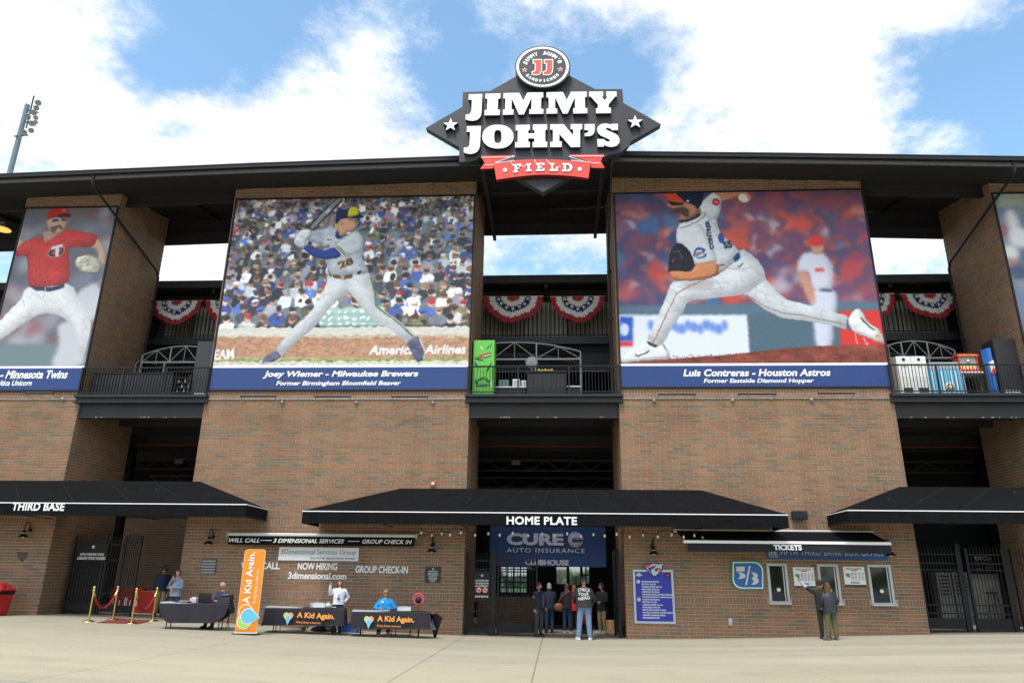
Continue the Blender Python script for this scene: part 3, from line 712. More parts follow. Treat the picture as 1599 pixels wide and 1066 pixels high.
# round white tank / fan
p = at(830, 566, 1.6); t = thing('round_fan', (p.x, 1.6, dz), 'round translucent white fan on a stand behind the deck bin', 'fan')
b = MB(); b.lathe((p.x, 1.6, p.z), [(0, -.1), (.2, -.09), (.25, 0), (.2, .09), (0, .1)], 24, axis=(0, -1, 0)); b.build('drum', mat('milky', (.45, .46, .46), .4), t)
b = MB()
for k in range(12):
    an = k*math.pi/6; b.bar((p.x, 1.48, p.z), (p.x+.24*math.cos(an), 1.5, p.z+.24*math.sin(an)), .008)
b.build('grille', M_CHROME, t)
b = MB(); b.tube([(p.x, 1.6, p.z-.2), (p.x, 1.6, dz+.03)], .025, 8); b.lathe((p.x, 1.6, dz), [(.2, 0), (.2, .03), (.03, .05)], 16); b.build('stand', M_CHROME, t)
def counter(u0, u1, v, y, label, mtop, mbody):
    a, c = at(u0, v, y), at(u1, v, y); t = thing('service_counter', ((a.x+c.x)/2, y+.25, dz), label, 'counter')
    b = MB(); b.bbox(a.x, c.x, y, y+.5, a.z-.05, a.z, .008); b.build('top', mtop, t)
    b = MB(); b.box(a.x+.03, c.x-.03, y+.04, y+.48, dz+.08, a.z-.051); b.build('body', mbody, t)
    n = max(2, int((c.x-a.x)/.4))
    for k in range(n):
        w = (c.x-a.x-.06)/n; b = MB(); b.box(a.x+.03+k*w+.02, a.x+.03+(k+1)*w-.02, y+.02, y+.039, dz+.14, a.z-.09); b.build('drawer', M_STEEL, t)
    b = MB(); b.box(a.x+.06, c.x-.06, y+.1, y+.45, dz, dz+.079); b.build('plinth', M_STEEL, t)
    return t
counter(762, 822, 603, .7, 'low white topped counter left of the deck bin', M_WHITE, M_STEELG)
counter(885, 907, 602, .6, 'short white topped counter right of the deck bin', M_WHITE, M_STEELG)
t = thing('food_warmer', (-1.6, .95, at(790, 603, .7).z+.001), 'steel food warmers on the low balcony counter', 'food warmer')
for k, (u0, u1, h) in enumerate([(778, 795, .28), (800, 812, .3), (813, 822, .25)]):
    a, c = at(u0, 603, .8), at(u1, 603, .8); b = MB(); zc = at(790, 603, .7).z+.002; b.bbox(a.x, c.x, .78, 1.1, zc, zc+h, .02); b.build('tray', M_ALU if k else mat('teal_box', (.10, .16, .18), .5), t)
# right balcony: twin white refreshment machine
a, c = at(1398, 556, .6), at(1445, 556, .6)
t = thing('ice_cream_cart', ((a.x+c.x)/2, .9, dz), 'white twin cabinet machine with round dials on the right balcony', 'machine')
for k in range(2):
    w = (c.x-a.x)/2; x0, x1 = a.x+k*w+.005, a.x+(k+1)*w-.005
    b = MB(); b.bbox(x0, x1, .6, 1.3, dz+.05, a.z, .02); b.build('cabinet', M_WHITE, t)
    b = MB(); b.bbox(x0+.03, x1-.03, .575, .599, dz+.12, dz+.85, .008); b.build('door', mat('off_white', (.7, .7, .66), .5), t)
    b = MB(); b.lathe(((x0+x1)/2, .595, a.z-.13), [(.055, 0), (.055, .02), (0, .02)], 14, axis=(0, -1, 0)); b.build('dial', M_STEEL, t)
    b = MB(); b.box((x0+x1)/2-.08, (x0+x1)/2+.08, .57, .5745, a.z-.4, a.z-.36); b.build('sticker', mat('yellow_sticker', (.75, .6, .08), .5), t)
    b = MB(); b.box(x0+.1, x1-.1, .56, .5745, dz+.25, dz+.42); b.build('vent', M_STEELG, t)
# blue striped cart
a, c = at(1452, 575, .45), at(1500, 575, .45); zt = at(1475, 577, .45).z
t = thing('snack_cart', ((a.x+c.x)/2, .8, dz), 'light blue striped snack cart with clear lid on the right balcony', 'cart')
b = MB(); b.bbox(a.x, c.x, .45, 1.1, dz+.1, zt, .015); b.build('body', mat('sky_blue', (.10, .42, .66), .45), t)
for k in range(7):
    x = a.x+.05+k*(c.x-a.x-.1)/6; b = MB(); b.box(x-.02, x+.02, .44, .4485, dz+.14, zt-.04); b.build('stripe', M_WHITE, t)
cx = (a.x+c.x)/2
b = MB(); b.lathe((cx+.05, .438, dz+.42), [(.17, 0), (.17, .012), (0, .012)], 18, axis=(0, -1, 0)); b.build('emblem', mat('cream', (.75, .66, .45), .5), t)
for k in range(7):
    an = k*.9; b = MB(); b.lathe((cx+.05+.1*math.cos(an), .424, dz+.42+.1*math.sin(an)), [(.03, 0), (.03, .008), (0, .008)], 8, axis=(0, -1, 0)); b.build('emblem_dot', mat('choc', (.12, .03, .02), .5), t)
b = MB(); b.bbox(a.x+.02, c.x-.02, .47, 1.08, zt+.002, zt+.30, .03); b.build('clear_lid', mat('clear_lid', (.35, .38, .38), .15), t)
b = MB()
for s in (a.x+.1, c.x-.1): b.lathe((s, .6, dz+.06), [(.06, -.02), (.06, .02)], 12, axis=(1, 0, 0)); b.lathe((s, 1.0, dz+.06), [(.06, -.02), (.06, .02)], 12, axis=(1, 0, 0))
b.build('wheel', M_STEEL, t)
# table with popcorn machine
a, c = at(1501, 580, .7), at(1547, 580, .7); tz = at(1520, 580, .7).z
t = thing('folding_table', ((a.x+c.x)/2, 1, dz), 'white topped folding table under the popcorn machine', 'table')
b = MB(); b.bbox(a.x, c.x, .7, 1.35, tz-.05, tz, .01); b.build('tabletop', M_WHITE, t)
for s in (a.x+.08, c.x-.08):
    for y in (.76, 1.29): b = MB(); b.bar((s, y, dz), (s, y, tz-.051), .03); b.build('leg', M_GREYW, t)
a, c = at(1496, 560, .75), at(1527, 560, .75); w = c.x-a.x; h = at(1512, 551, .75).z-tz
t = thing('popcorn_machine', ((a.x+c.x)/2, 1.0, tz), 'red popcorn machine with glass case on the right balcony table', 'popcorn machine')
rd = mat('machine_red', (.62, .05, .03), .35); x0, x1 = a.x, c.x
b = MB(); b.bbox(x0, x1, .75, 1.2, tz, tz+h*.16, .01); b.build('base', rd, t)
for s in (x0+.03, x1-.03):
    for y in (.78, 1.17): b = MB(); b.bar((s, y, tz+h*.16), (s, y, tz+h*.82), .045); b.build('post', rd, t)
b = MB(); b.box(x0+.05, x1-.05, .80, 1.15, tz+h*.17, tz+h*.82); b.build('glass_case', mat('amber_glass', (.34, .30, .24), .1), t)
b = MB(); b.box(x0+.06, x1-.06, .79, .799, tz+h*.17, tz+h*.38); b.build('popcorn', mat('popcorn', (.75, .6, .25), .8), t)
b = MB(); b.lathe(((x0+x1)/2, .78, tz+h*.6), [(.06, -.05), (.07, .03), (0, .05)], 12); b.build('kettle', M_ALU, t)
b = MB(); b.loft([[(x0-.03, .72, z), (x1+.03, .72, z), (x1+.03, 1.23, z), (x0-.03, 1.23, z)] for z in (tz+h*.82, tz+h*.92)]+[[(x0+.06, .82, tz+h), (x1-.06, .82, tz+h), (x1-.06, 1.13, tz+h), (x0+.06, 1.13, tz+h)]], smooth=False); b.build('roof', rd, t)
text(t, 'POPCORN', mat('yellow_sticker', (.75, .6, .08), .5), (x0+.04, .718, tz+h*.835), X_, Z_, w-.08, h*.07)
p = at(1537, 578, 1.0); t = thing('carton', (p.x, 1.0, tz), 'small brown carton on the table beside the popcorn machine', 'carton')
b = MB(); b.bbox(p.x-.1, p.x+.1, .9, 1.12, tz, tz+.22, .005); b.build('box', mat('cardboard', (.34, .19, .08), .8), t)
b = MB(); b.box(p.x-.02, p.x+.02, .896, 1.124, tz+.05, tz+.223); b.build('tape', mat('tape', (.5, .33, .16), .6), t)
# slender pipes on the right tower's rear corner and the left one
t = thing('conduit_pair', (16.6, 3.2, dz), 'pair of bent black conduits by the corner of the right balcony', 'conduit')
for d in (0, .14): b = MB(); b.tube([(16.72-d, 3.4, dz+.0), (16.72-d, 3.4, 10.5-d), (16.6-d, 3.5, 10.7-d), (16.2-d, 3.9, 10.72-d)], .045, 8); b.build('pipe', M_STEEL, t)
t = thing('conduit', (-17.9, 3.2, dz), 'pale bent conduit on the side wall of the left balcony', 'conduit')
b = MB(); b.tube([(-18.02, 3.0, dz+.02), (-18.02, 3.0, 10.2), (-17.95, 3.2, 10.5), (-17.5, 3.7, 10.4)], .03, 8); b.build('pipe', M_CHROME, t)
# ================================================================ ENTRANCE AWNINGS
M_PIPE = mat('white_piping', (.85, .85, .84), .5)
def awning(xl, xr, al, ar, zs, za, zb, word, wu, label, dep=1.9):
    t = thing('awning', ((xl+xr)/2, 0, zb), label, 'awning', 'black canvas awnings over the gates')
    y0, y1 = -dep, -.04
    b = MB()
    n = 24
    def top(s, r):
        # slight sag of the canvas between its frame ribs
        xf, xw = xl+(xr-xl)*s, al+(ar-al)*s
        return (xf+(xw-xf)*r, y0+(y1-y0)*r, zs+(za-zs)*r-.022*math.sin(math.pi*r)*(1-abs(math.cos(math.pi*s*6))))
    b.grid(top, 36, 6)
    b.add([(xl, y0, zs), (al, y1, za), (xl, y1, zs)], [(0, 1, 2)]); b.add([(xr, y0, zs), (xr, y1, zs), (ar, y1, za)], [(0, 1, 2)])
    b.build('canvas_top', M_FABRIC, t)
    b = MB(); b.grid(lambda s, r: (xl+(xr-xl)*s, y0+.006*math.sin(s*90)*(1-r), zb+(zs-.035-zb)*r), 90, 1, smooth=True)
    b.build('valance', M_FABRIC, t)
    b = MB(); b.add([(xl, y0, zb), (xl, y1, zb), (xl, y1, zs-.035), (xl, y0, zs-.035)], [(0, 1, 2, 3)]); b.build('side_valance', M_FABRIC, t); b = MB(); b.add([(xr, y0, zb), (xr, y1, zb), (xr, y1, zs-.035), (xr, y0, zs-.035)], [(0, 3, 2, 1)])
    b.build('side_valance', M_FABRIC, t)
    b = MB(); b.box(xl-.012, xr+.012, y0-.012, y0+.005, zs-.034, zs-.004); b.box(xl-.014, xl+.002, y0+.006, y1, zs-.034, zs-.004); b.box(xr-.002, xr+.014, y0+.006, y1, zs-.034, zs-.004)
    b.build('piping', M_PIPE, t)
    b = MB()
    for k in range(7):
        s = k/6; p, q = top(s, 0), top(s, 1); b.tube([(p[0], p[1]+.03, p[2]-.06), (q[0], q[1], q[2]-.06)], .02, 6); b.tube([(p[0], y0+.03, zb+.03), (p[0], y1, zb+.03)], .018, 6)
    b.tube([(xl+.02, y0+.03, zb+.03), (xr-.02, y0+.03, zb+.03)], .02, 6)
    b.build('frame', M_STEEL, t)
    for k in range(1, 12):
        s = k/12; b = MB(); pts = [top(s, r/5) for r in range(6)]; b.tube([(q[0], q[1]-.002, q[2]+.004) for q in pts], .007, 5); b.build('seam', mat('canvas_seam', (.012, .012, .013), .9), t)
    rs = random.Random(int(xr*10))
    for k in range(4):
        s, r = rs.uniform(.05, .95) if xl > -20 else rs.uniform(.7, .98), rs.uniform(.15, .9)
        if xr > 20: s = rs.uniform(.03, .4)
        q = top(s, r); b = MB(); b.lathe((q[0], q[1]-.005, q[2]+.012), [(rs.uniform(.006, .013), 0), (0, .004)], 7, axis=(0, -.45, .9)); b.build('dropping', M_PIPE, t)
    if word: textpx(t, word, M_LETTER, *wu, y0-.012, bold=.03, space=1.05)
    return t
awning(-8.36, 7.33, -5.53, 5.04, 3.70, 4.66, 3.29, 'HOME PLATE', (791, 806, 901, 819), 'black canvas awning lettered HOME PLATE over the middle entrance')
awning(-34, -10.28, -34, -12.9, 3.90, 4.86, 3.47, 'THIRD BASE', (19, 784, 101, 797), 'black canvas awning lettered THIRD BASE at the left')
awning(9.2, 30, 11.75, 30, 3.86, 4.82, 3.46, None, None, 'black canvas awning without lettering at the right edge')
# string of bulbs under the middle awning
t = thing('string_lights', (-.5, -1, 3.1), 'string of small glass bulbs sagging under the HOME PLATE awning', 'string lights')
pts = [(-4.6, -1.3), (-4.0, -.6), (-3.3, -1.5), (-2.4, -1.0), (-1.6, -1.5), (-.6, -1.1), (.2, -1.5), (1.1, -1.1), (1.8, -1.6), (2.7, -.9), (3.6, -1.4), (4.4, -1.2), (5.0, -.8)]
wire = []
for i in range(len(pts)-1):
    for k in range(6):
        s = k/6; wire.append((pts[i][0]+(pts[i+1][0]-pts[i][0])*s, pts[i][1]+(pts[i+1][1]-pts[i][1])*s, 3.27-.16*math.sin(math.pi*s)))
MB().tube(wire, .008, 5).build('wire', M_STEEL, t)
for i, w in enumerate(wire):
    if i % 3 == 1:
        b = MB(); b.lathe((w[0], w[1], w[2]-.17), [(.012, 0), (.034, .03), (.034, .07), (.018, .10)], 10); o = b.build('bulb', mat('bulb_glass', (.75, .76, .74), .15), t)
        c = MB(); c.lathe((w[0], w[1], w[2]-.069), [(.018, 0), (.018, .06)], 8); c.build('socket', M_STEEL, o)

# retractable awning over the will call desk (rolled in)
t = thing('retractable_awning', (-9.5, 0, 3), 'rolled-in awning with white cassette lettered WILL CALL and GROUP CHECK IN', 'awning')
xa, xb = at(356, 836, -.25).x, at(650, 840, -.25).x; zt, zb = 3.07, 2.72
b = MB(); b.bbox(xa, xb, -.30, -.12, zt-.11, zt, .03); b.build('cassette', mat('cassette_white', (.66, .65, .63), .35), t)
b = MB(); b.box(xa-.03, xa-.002, -.32, -.02, zt-.16, zt+.02); b.box(xb+.002, xb+.03, -.32, -.02, zt-.16, zt+.02); b.box(xa+.5, xa+.56, -.12, -.02, zt-.1, zt); b.box(xb-.56, xb-.5, -.12, -.02, zt-.1, zt); b.build('bracket', M_GREYW, t)
b = MB(); b.grid(lambda s, r: (xa+.05+(xb-xa-.1)*s, -.29+.008*math.sin(s*70)*(1-r), zt-.115-(1-r)*.29), 80, 2); b.build('valance', M_FABRIC, t)
L_ = xb-xa; kk = dict(shear=.25, bold=.02)
text(t, 'WILL CALL', M_LETTER, (xa+.08, -.302, zt-.33), X_, Z_, L_*.165, .14, **kk)
text(t, '3 DIMENSIONAL SERVICES', M_LETTER, (xa+L_*.25, -.302, zt-.33), X_, Z_, L_*.375, .14, **kk)
text(t, 'GROUP CHECK IN', M_LETTER, (xa+L_*.72, -.302, zt-.33), X_, Z_, L_*.26, .14, **kk)
b = MB(); b.box(xa+L_*.18, xa+L_*.24, -.306, -.302, zt-.265, zt-.245); b.box(xa+L_*.645, xa+L_*.705, -.306, -.302, zt-.265, zt-.245); b.build('dash', M_LETTER, t)
# retractable awning over the ticket windows (extended)
t = thing('retractable_awning', (7.2, 0, 3), 'extended black awning lettered TICKETS over the ticket windows', 'awning')
yf = -1.15
wa, wb = at(1052, 832, -.1), at(1362, 830, -.1); fa, fb = at(1067, 848, yf), at(1391, 847, yf)
zw, zf = (wa.z+wb.z)/2, (fa.z+fb.z)/2+.02
b = MB(); b.bbox(wa.x, wb.x, -.2, -.04, zw-.02, zw+.09, .02); b.build('cassette', mat('cassette_white', (.66, .65, .63), .35), t)
b = MB(); b.grid(lambda s, r: (wa.x+.06+(fa.x-wa.x)*r+((wb.x-.12-wa.x)*(1-r)+(fb.x-fa.x-.06)*r)*s, -.201+(yf+.201)*r, zw+.03+(zf+.03-zw)*r-.03*math.sin(math.pi*r)*(1+.3*math.sin(s*20))), 40, 5); b.build('canvas_top', M_FABRIC, t)
b = MB(); b.bbox(fa.x, fb.x, yf-.05, yf+.03, zf-.05, zf+.04, .015); b.build('front_bar', M_PIPE, t)
b = MB()
def vf(s, r):
    z = zf-.052-(1-r)*(.25+.015*math.sin(s*9)); x = fa.x+.12+(fb.x-fa.x-.16)*s
    return (x, yf-.02+.02*math.sin(s*34+r*2)*(1-r)+.015*math.sin(s*11), z)
b.grid(vf, 90, 5); b.build('valance', mat('navy_canvas', (.011, .012, .017), .85), t)
for s in (fa.x+.35, fb.x-.35):
    b = MB(); b.bar((s+.2, -.12, zw-.06), (s+.5, -.62, (zw+zf)/2-.12), .05); b.bar((s+.5, -.62, (zw+zf)/2-.12), (s, yf, zf-.03), .05); b.build('folding_arm', M_PIPE, t)
textpx(t, 'TICKETS', M_LETTER, 1208, 850, 1252, 858.5, yf-.05, bold=.045)

# ================================================================ MAIN SIGN
def pz(pts, org, sc, y): 
    out = []
    for (x, z) in pts:
        p = at(org[0]+x/sc, org[1]+z/sc, y); out.append((p.x, p.z))
    return out
sign = thing('field_sign', (-.42, -2.4, 15.2), 'large dark diamond shaped sign with white slab lettering and red ribbon above the entrance', 'sign')
M_SG = mat('sign_charcoal', (.026, .026, .032), .5, var=.08, vs_=1); M_SGE = mat('sign_edge', (.02, .03, .03), .5)
out = [(665, 200), (722, 167), (723, 144), (765, 142.5), (847, 96), (930, 139.6), (972, 139.3), (973.5, 161), (1032, 194), (985, 221), (980, 228), (973, 235), (965, 239.5), (950, 242), (905, 267), (848, 300), (790, 268), (750, 244), (745, 249), (735, 252), (717, 253), (717, 230)]
MB().prism(pz(out, (0, 0), 1, -2.55), -2.55, -2.25, 0, 1).build('panel', [M_SG, M_SGE], sign)
A_, B_, SC = (715, 135), (845, 135), 9.693
YL = -2.72
M_SIDE = mat('letter_return', (.03, .012, .014), .6)
def smooth_poly(c, rx, rz, n=40, p=2.0):
    return [(c[0]+rx*math.copysign(abs(math.cos(2*math.pi*k/n))**(2/p), math.cos(2*math.pi*k/n)), c[1]+rz*math.copysign(abs(math.sin(2*math.pi*k/n))**(2/p), math.sin(2*math.pi*k/n))) for k in range(n)]
GL = [
 (A_, [(165,120),(370,115),(358,400),(350,440),(325,480),(285,510),(230,522),(170,518),(115,500),(118,425),(150,425),(180,415),(195,390),(205,360),(212,205),(160,203)]),
 (A_, [(418,112),(645,106),(642,185),(610,187),(603,350),(635,352),(632,435),(402,438),(405,358),(440,355),(447,187),(415,187)]),
 (A_, [(690,103),(930,98),(990,215),(1050,95),(1293,90),(1292,170),(1262,172),(1258,340),(1295,342),(1293,415),(1080,418),(1082,348),(1112,345),(1115,175),(1000,425),(922,427),(815,182),(812,350),(842,350),(840,428),(680,432),(682,352),(715,350),(718,182),(688,182)]),
 (B_, [(80,90),(330,85),(388,205),(450,82),(690,80),(690,160),(662,162),(665,328),(700,330),(698,408),(485,412),(485,330),(512,330),(512,165),(400,412),(330,415),(212,170),(212,335),(243,335),(243,412),(80,415),(82,338),(115,335),(112,170),(80,168)]),
 (B_, [(725,80),(940,78),(938,155),(920,158),(962,212),(1003,158),(985,155),(985,78),(1142,78),(1142,155),(1118,158),(1022,275),(1022,322),(1057,325),(1057,405),(832,408),(830,332),(860,328),(860,278),(752,158),(725,155)]),
 (A_, [(137,603),(350,598),(335,890),(325,940),(300,980),(255,1010),(200,1023),(140,1018),(88,1000),(90,925),(125,925),(155,915),(175,885),(185,690),(133,688)]),
 (A_, smooth_poly((605, 760), 237, 180, 44, 2.15), smooth_poly((605, 760), 55, 98, 24, 3)),
 (A_, [(875,585),(1090,580),(1090,660),(1065,665),(1065,712),(1160,712),(1158,662),(1135,660),(1135,578),(1350,574),(1350,655),(1322,658),(1322,835),(1352,838),(1352,920),(1130,922),(1130,840),(1158,838),(1158,788),(1065,788),(1065,840),(1090,842),(1090,922),(865,925),(867,845),(905,842),(905,668),(873,668)]),
 (B_, [(138,575),(340,572),(485,740),(485,652),(447,650),(447,572),(622,570),(622,650),(590,655),(590,918),(450,920),(275,720),(275,832),(312,835),(310,918),(138,920),(138,840),(178,838),(178,658),(137,655)]),
 (B_, [(658,572),(810,570),(812,650),(805,700),(780,735),(740,752),(660,755),(658,712),(690,705),(712,690),(718,665),(655,660)]),
 (B_, [(1060,570),(1162,565),(1162,662),(1070,665),(1050,640),(1010,628),(980,632),(985,655),(1040,680),(1120,715),(1165,750),(1188,800),(1185,850),(1150,895),(1090,915),(1030,915),(955,890),(945,912),(855,912),(850,798),(950,798),(970,820),(1000,835),(1035,835),(1045,818),(1020,798),(960,770),(900,745),(860,705),(845,660),(855,615),(890,580),(950,562),(1010,565),(1055,580)]),
]
for g_ in GL:
    MB().prism(pz(g_[1], g_[0], SC, YL), YL, -2.551, 0, 1, [pz(h, g_[0], SC, YL) for h in g_[2:]]).build('letter', [M_LETTER, M_SIDE], sign)
def star(cx, cz, r, y0, y1, m, parent, nm='star', sq=1.0):
    pl = [((r if j % 2 == 0 else r*.40)*math.cos(math.pi/2+j*math.pi/5)*sq+cx, (r if j % 2 == 0 else r*.40)*math.sin(math.pi/2+j*math.pi/5)+cz) for j in range(10)]
    return MB().prism(pl, y0, y1, 0, 1 if isinstance(m, list) else None).build(nm, m, parent)
for (u, v) in ((703.5, 195), (992, 190.5)):
    p = at(u, v, YL); star(p.x, p.z, .30, YL, -2.551, [M_LETTER, M_SIDE], sign)
C_, SC3 = (740, 230), 7.268
YR = -2.78; M_RIB = mat('ribbon_red', (.72, .060, .040), .42); M_RIBE = mat('ribbon_edge', (.18, .01, .01), .5)
rib = MB().prism(pz([(225,182),(340,163),(450,150),(550,142),(650,138),(760,136),(870,138),(980,143),(1085,150),(1200,158),(1325,170),(1300,352),(1200,337),(1100,325),(1000,317),(900,313),(800,311),(700,313),(590,322),(480,335),(370,350),(255,368)], C_, SC3, YR), YR, -2.60, 0, 1).build('ribbon', [M_RIB, M_RIBE], sign)
for pl in ([(78,98),(465,90),(230,180),(222,240),(70,245),(122,178)], [(1075,82),(1478,80),(1440,155),(1485,235),(1330,232),(1325,172)]):
    MB().prism(pz(pl, C_, SC3, -2.66), -2.66, -2.552, 0, 1).build('ribbon_tail', [M_RIB, M_RIBE], sign)
    # thin white edge highlight printed along the tail
for pl in ([(235,180),(462,105),(455,150)], [(1085,95),(1090,145),(1320,170)]): MB().prism(pz(pl, C_, SC3, -2.675), -2.675, -2.661).build('ribbon_fold', mat('fold_black', (.05, .06, .06), .5), sign)
for a, c in (((225,182),(465,150)), ((130,184),(225,183)), ((1100,148),(1325,170)), ((1330,164),(1430,163)), ((225,182),(462,95)), ((1080,88),(1325,168)), ((420,160),(440,205)), ((690,142),(705,180)), ((820,140),(860,185)), ((540,215),(590,215)), ((940,222),(990,220)), ((78,100),(460,92)), ((1078,84),(1478,82))):
    p, q = pz([a, c], C_, SC3, YR-.004); yy = YR-.006 if 138 < a[1] and a[0] > 224 and a[0] < 1310 else -2.684
    b = MB(); b.bar((p[0], yy, p[1]), (q[0], yy, q[1]), .022, .004) if False else b.obox(((p[0]+q[0])/2, yy, (p[1]+q[1])/2), ((q[0]-p[0], 0, q[1]-p[1]), (0, 1, 0), (-(q[1]-p[1]), 0, q[0]-p[0])), (math.hypot(q[0]-p[0], q[1]-p[1]), .006, .022)); b.build('highlight', M_LETTER, rib)
FL = [[(445,195),(535,185),(538,215),(515,222),(512,207),(485,210),(484,228),(515,225),(515,245),(484,248),(483,262),(500,262),(500,282),(447,288),(447,268),(462,266),(462,215),(445,215)],
 [(590,185),(648,182),(650,203),(635,205),(637,252),(655,252),(655,272),(592,275),(592,255),(608,253),(606,206),(590,206)],
 [(705,180),(800,176),(802,205),(782,207),(780,197),(742,198),(742,212),(775,212),(775,232),(742,232),(742,248),(780,247),(782,235),(802,235),(800,268),(705,270),(705,250),(720,250),(720,200),(705,200)],
 [(858,178),(915,178),(915,198),(900,198),(900,248),(930,248),(930,222),(952,222),(952,270),(858,270),(858,250),(875,250),(875,198),(858,198)],
 [(1003,180),(1075,180),(1105,195),(1120,225),(1110,258),(1080,275),(1000,275),(1000,256),(1015,254),(1018,200),(1003,200)]]
for i, pl in enumerate(FL):
    hol = [pz([(1045,200),(1065,200),(1080,212),(1085,230),(1078,248),(1062,256),(1043,256)], C_, SC3, YR-.03)] if i == 4 else []
    MB().prism(pz(pl, C_, SC3, YR-.03), YR-.03, YR-.001, 0, 1, hol).build('letter', [M_LETTER, M_SIDE], rib)
for c in ((352, 256), (1200, 247)): MB().prism(pz(smooth_poly(c, 24, 22, 20), C_, SC3, YR-.03), YR-.03, YR-.001).build('dot', M_LETTER, rib)
# round medallion on top
D_, SC4 = (800, 66), 14.02; YM = -2.80
med = MB().prism(pz(smooth_poly((665, 540), 605, 462, 56), D_, SC4, YM), YM, -2.40, 0, 0).build('medallion', M_SGE, sign)
MB().prism(pz(smooth_poly((663, 543), 578, 438, 56), D_, SC4, YM), YM-.012, YM-.001).build('white_ring', M_LETTER, med)
MB().prism(pz(smooth_poly((660, 545), 515, 390, 56), D_, SC4, YM), YM-.020, YM-.013).build('face', M_SG, med)
jj = [(445,378),(655,375),(650,620),(640,660),(620,695),(585,722),(540,730),(425,725),(422,640),(462,638),(485,620),(492,580),(492,480),(445,475)]
ji = [(468,400),(632,398),(628,610),(615,655),(590,690),(550,708),(443,705),(443,660),(480,655),(508,625),(514,575),(514,458),(468,455)]
for d in (0, 243):
    MB().prism(pz([(x+d, y) for x, y in jj], D_, SC4, YM-.02), YM-.030, YM-.021).build('letter', M_LETTER, med)
    MB().prism(pz([(x+d, y) for x, y in ji], D_, SC4, YM-.02), YM-.038, YM-.031).build('letter', M_RIB, med)
for c in ((270, 612), (1052, 597)):
    p = pz([c], D_, SC4, YM-.02)[0]; star(p[0], p[1], .125, YM-.030, YM-.021, M_LETTER, med); star(p[0], p[1], .075, YM-.038, YM-.031, M_RIB, med)
cc = pz([(662, 545)], D_, SC4, YM)[0]; ex = pz([(662+430, 545)], D_, SC4, YM)[0][0]-cc[0]; ez_ = cc[1]-pz([(662, 545+320)], D_, SC4, YM)[0][1]
def arc_text(s, a0, a1, rx, rz, h, flip=False):
    n = len(s)
    for i, ch in enumerate(s):
        if ch == ' ': continue
        a = R(a0+(a1-a0)*i/(n-1)); x, z = cc[0]+rx*math.cos(a), cc[1]+rz*math.sin(a)
        tx = Vector((-rx*math.sin(a), 0, rz*math.cos(a))).normalized()*(1 if flip else -1); tz = X_*0+Vector((-tx.z, 0, tx.x))
        w = h*(.45 if ch in "I'" else 1.0)
        if ch == "'": text(med, ch, M_LETTER, Vector((x, YM-.021, z))-tx*.02+tz*h*.15, tx, tz, .04, h*.4, bold=.05, depth=.008)
        else: text(med, ch, M_LETTER, Vector((x, YM-.021, z))-tx*w*.5-tz*h*.5, tx, tz, w*.82, h, bold=.07, depth=.008)
arc_text("JIMMY JOHN'S", 163, 17, ex*.92, ez_*.93, .17)
arc_text("SANDWICHES", 218, 322, ex*.95, ez_*.97, .13, True)

# ================================================================ WALL FITTINGS
def plaque(name, u0, v0, u1, v1, col, label, cat, y=-.035, frame=None, th=.03):
    x0, x1, z0, z1 = rectpx(u0, v0, u1, v1, y)
    t = thing(name, ((x0+x1)/2, y, z0), label, cat)
    b = MB()
    if frame:
        w = frame[1]; b.box(x0, x1, y+.004, y+th, z0, z1); b.build('frame', frame[0], t); b = MB(); b.box(x0+w, x1-w, y, y+.0035, z0+w, z1-w); b.build('panel', col, t)
    else: b.bbox(x0, x1, y, y+th, z0, z1, .004); b.build('panel', col, t)
    return t, x0, x1, z0, z1
def lines(t, x0, z1, rowh, items, m, y, h=.6, bold=.02, w=None, center=None):
    for i, s in enumerate(items):
        if not s: continue
        ww = min(len(s)*rowh*.42, w or 9); xx = x0 if center is None else center-ww/2
        text(t, s, m, (xx, y, z1-rowh*(i+1)+rowh*(1-h)/2), X_, Z_, ww, rowh*h, bold=bold, depth=.002)
# white company board, wall lettering
M_BL = mat('black_print', (.03, .03, .03), .6)
t, x0, x1, z0, z1 = plaque('company_board', 435, 854, 560, 875, mat('board_white', (.72, .72, .70), .45), 'white board reading 3Dimensional Services Group on the left brick tower', 'sign', -.07, None, .06)
W_ = x1-x0
text(t, '3', M_RED, (x0+.08, -.072, z0+.2), X_, Z_, .08, .17, bold=.02)
text(t, 'Dimensional Services Group', mat('grey_print', (.2, .2, .21), .6), (x0+.19, -.072, z0+.16), X_, Z_, W_-.28, .22, bold=.0)
text(t, 'PROTOTYPE  PRODUCTION  PROVEN', M_BL, (x0+W_*.4, -.072, z0+.045), X_, Z_, W_*.56, .07, bold=.0, shear=.2)
t = thing('wall_lettering', (-8.6, -.02, 1.6), 'white letters on brick reading WILL CALL, NOW HIRING and GROUP CHECK-IN', 'lettering')
kk = dict(bold=.03)
textpx(t, 'WILL CALL', M_LETTER, 376, 877, 437, 888, -.012, **kk)
textpx(t, 'NOW HIRING', M_LETTER, 465, 878, 527, 889.5, -.012, **kk)
textpx(t, '3dimensional.com', M_LETTER, 450, 893, 541, 904, -.012, **kk)
textpx(t, 'GROUP CHECK-IN', M_LETTER, 555, 883, 637, 894.5, -.012, **kk)
t, x0, x1, z0, z1 = plaque('rules_plaque', 664, 884, 688, 909, M_BL, 'square black plaque with white print, right of the GROUP CHECK-IN letters', 'sign')
text(t, '- PARKING INFO -', M_LETTER, (x0+.08, -.037, z1-.17), X_, Z_, x1-x0-.16, .035); star((x0+x1)/2, z1-.08, .04, -.04, -.036, M_LETTER, t)
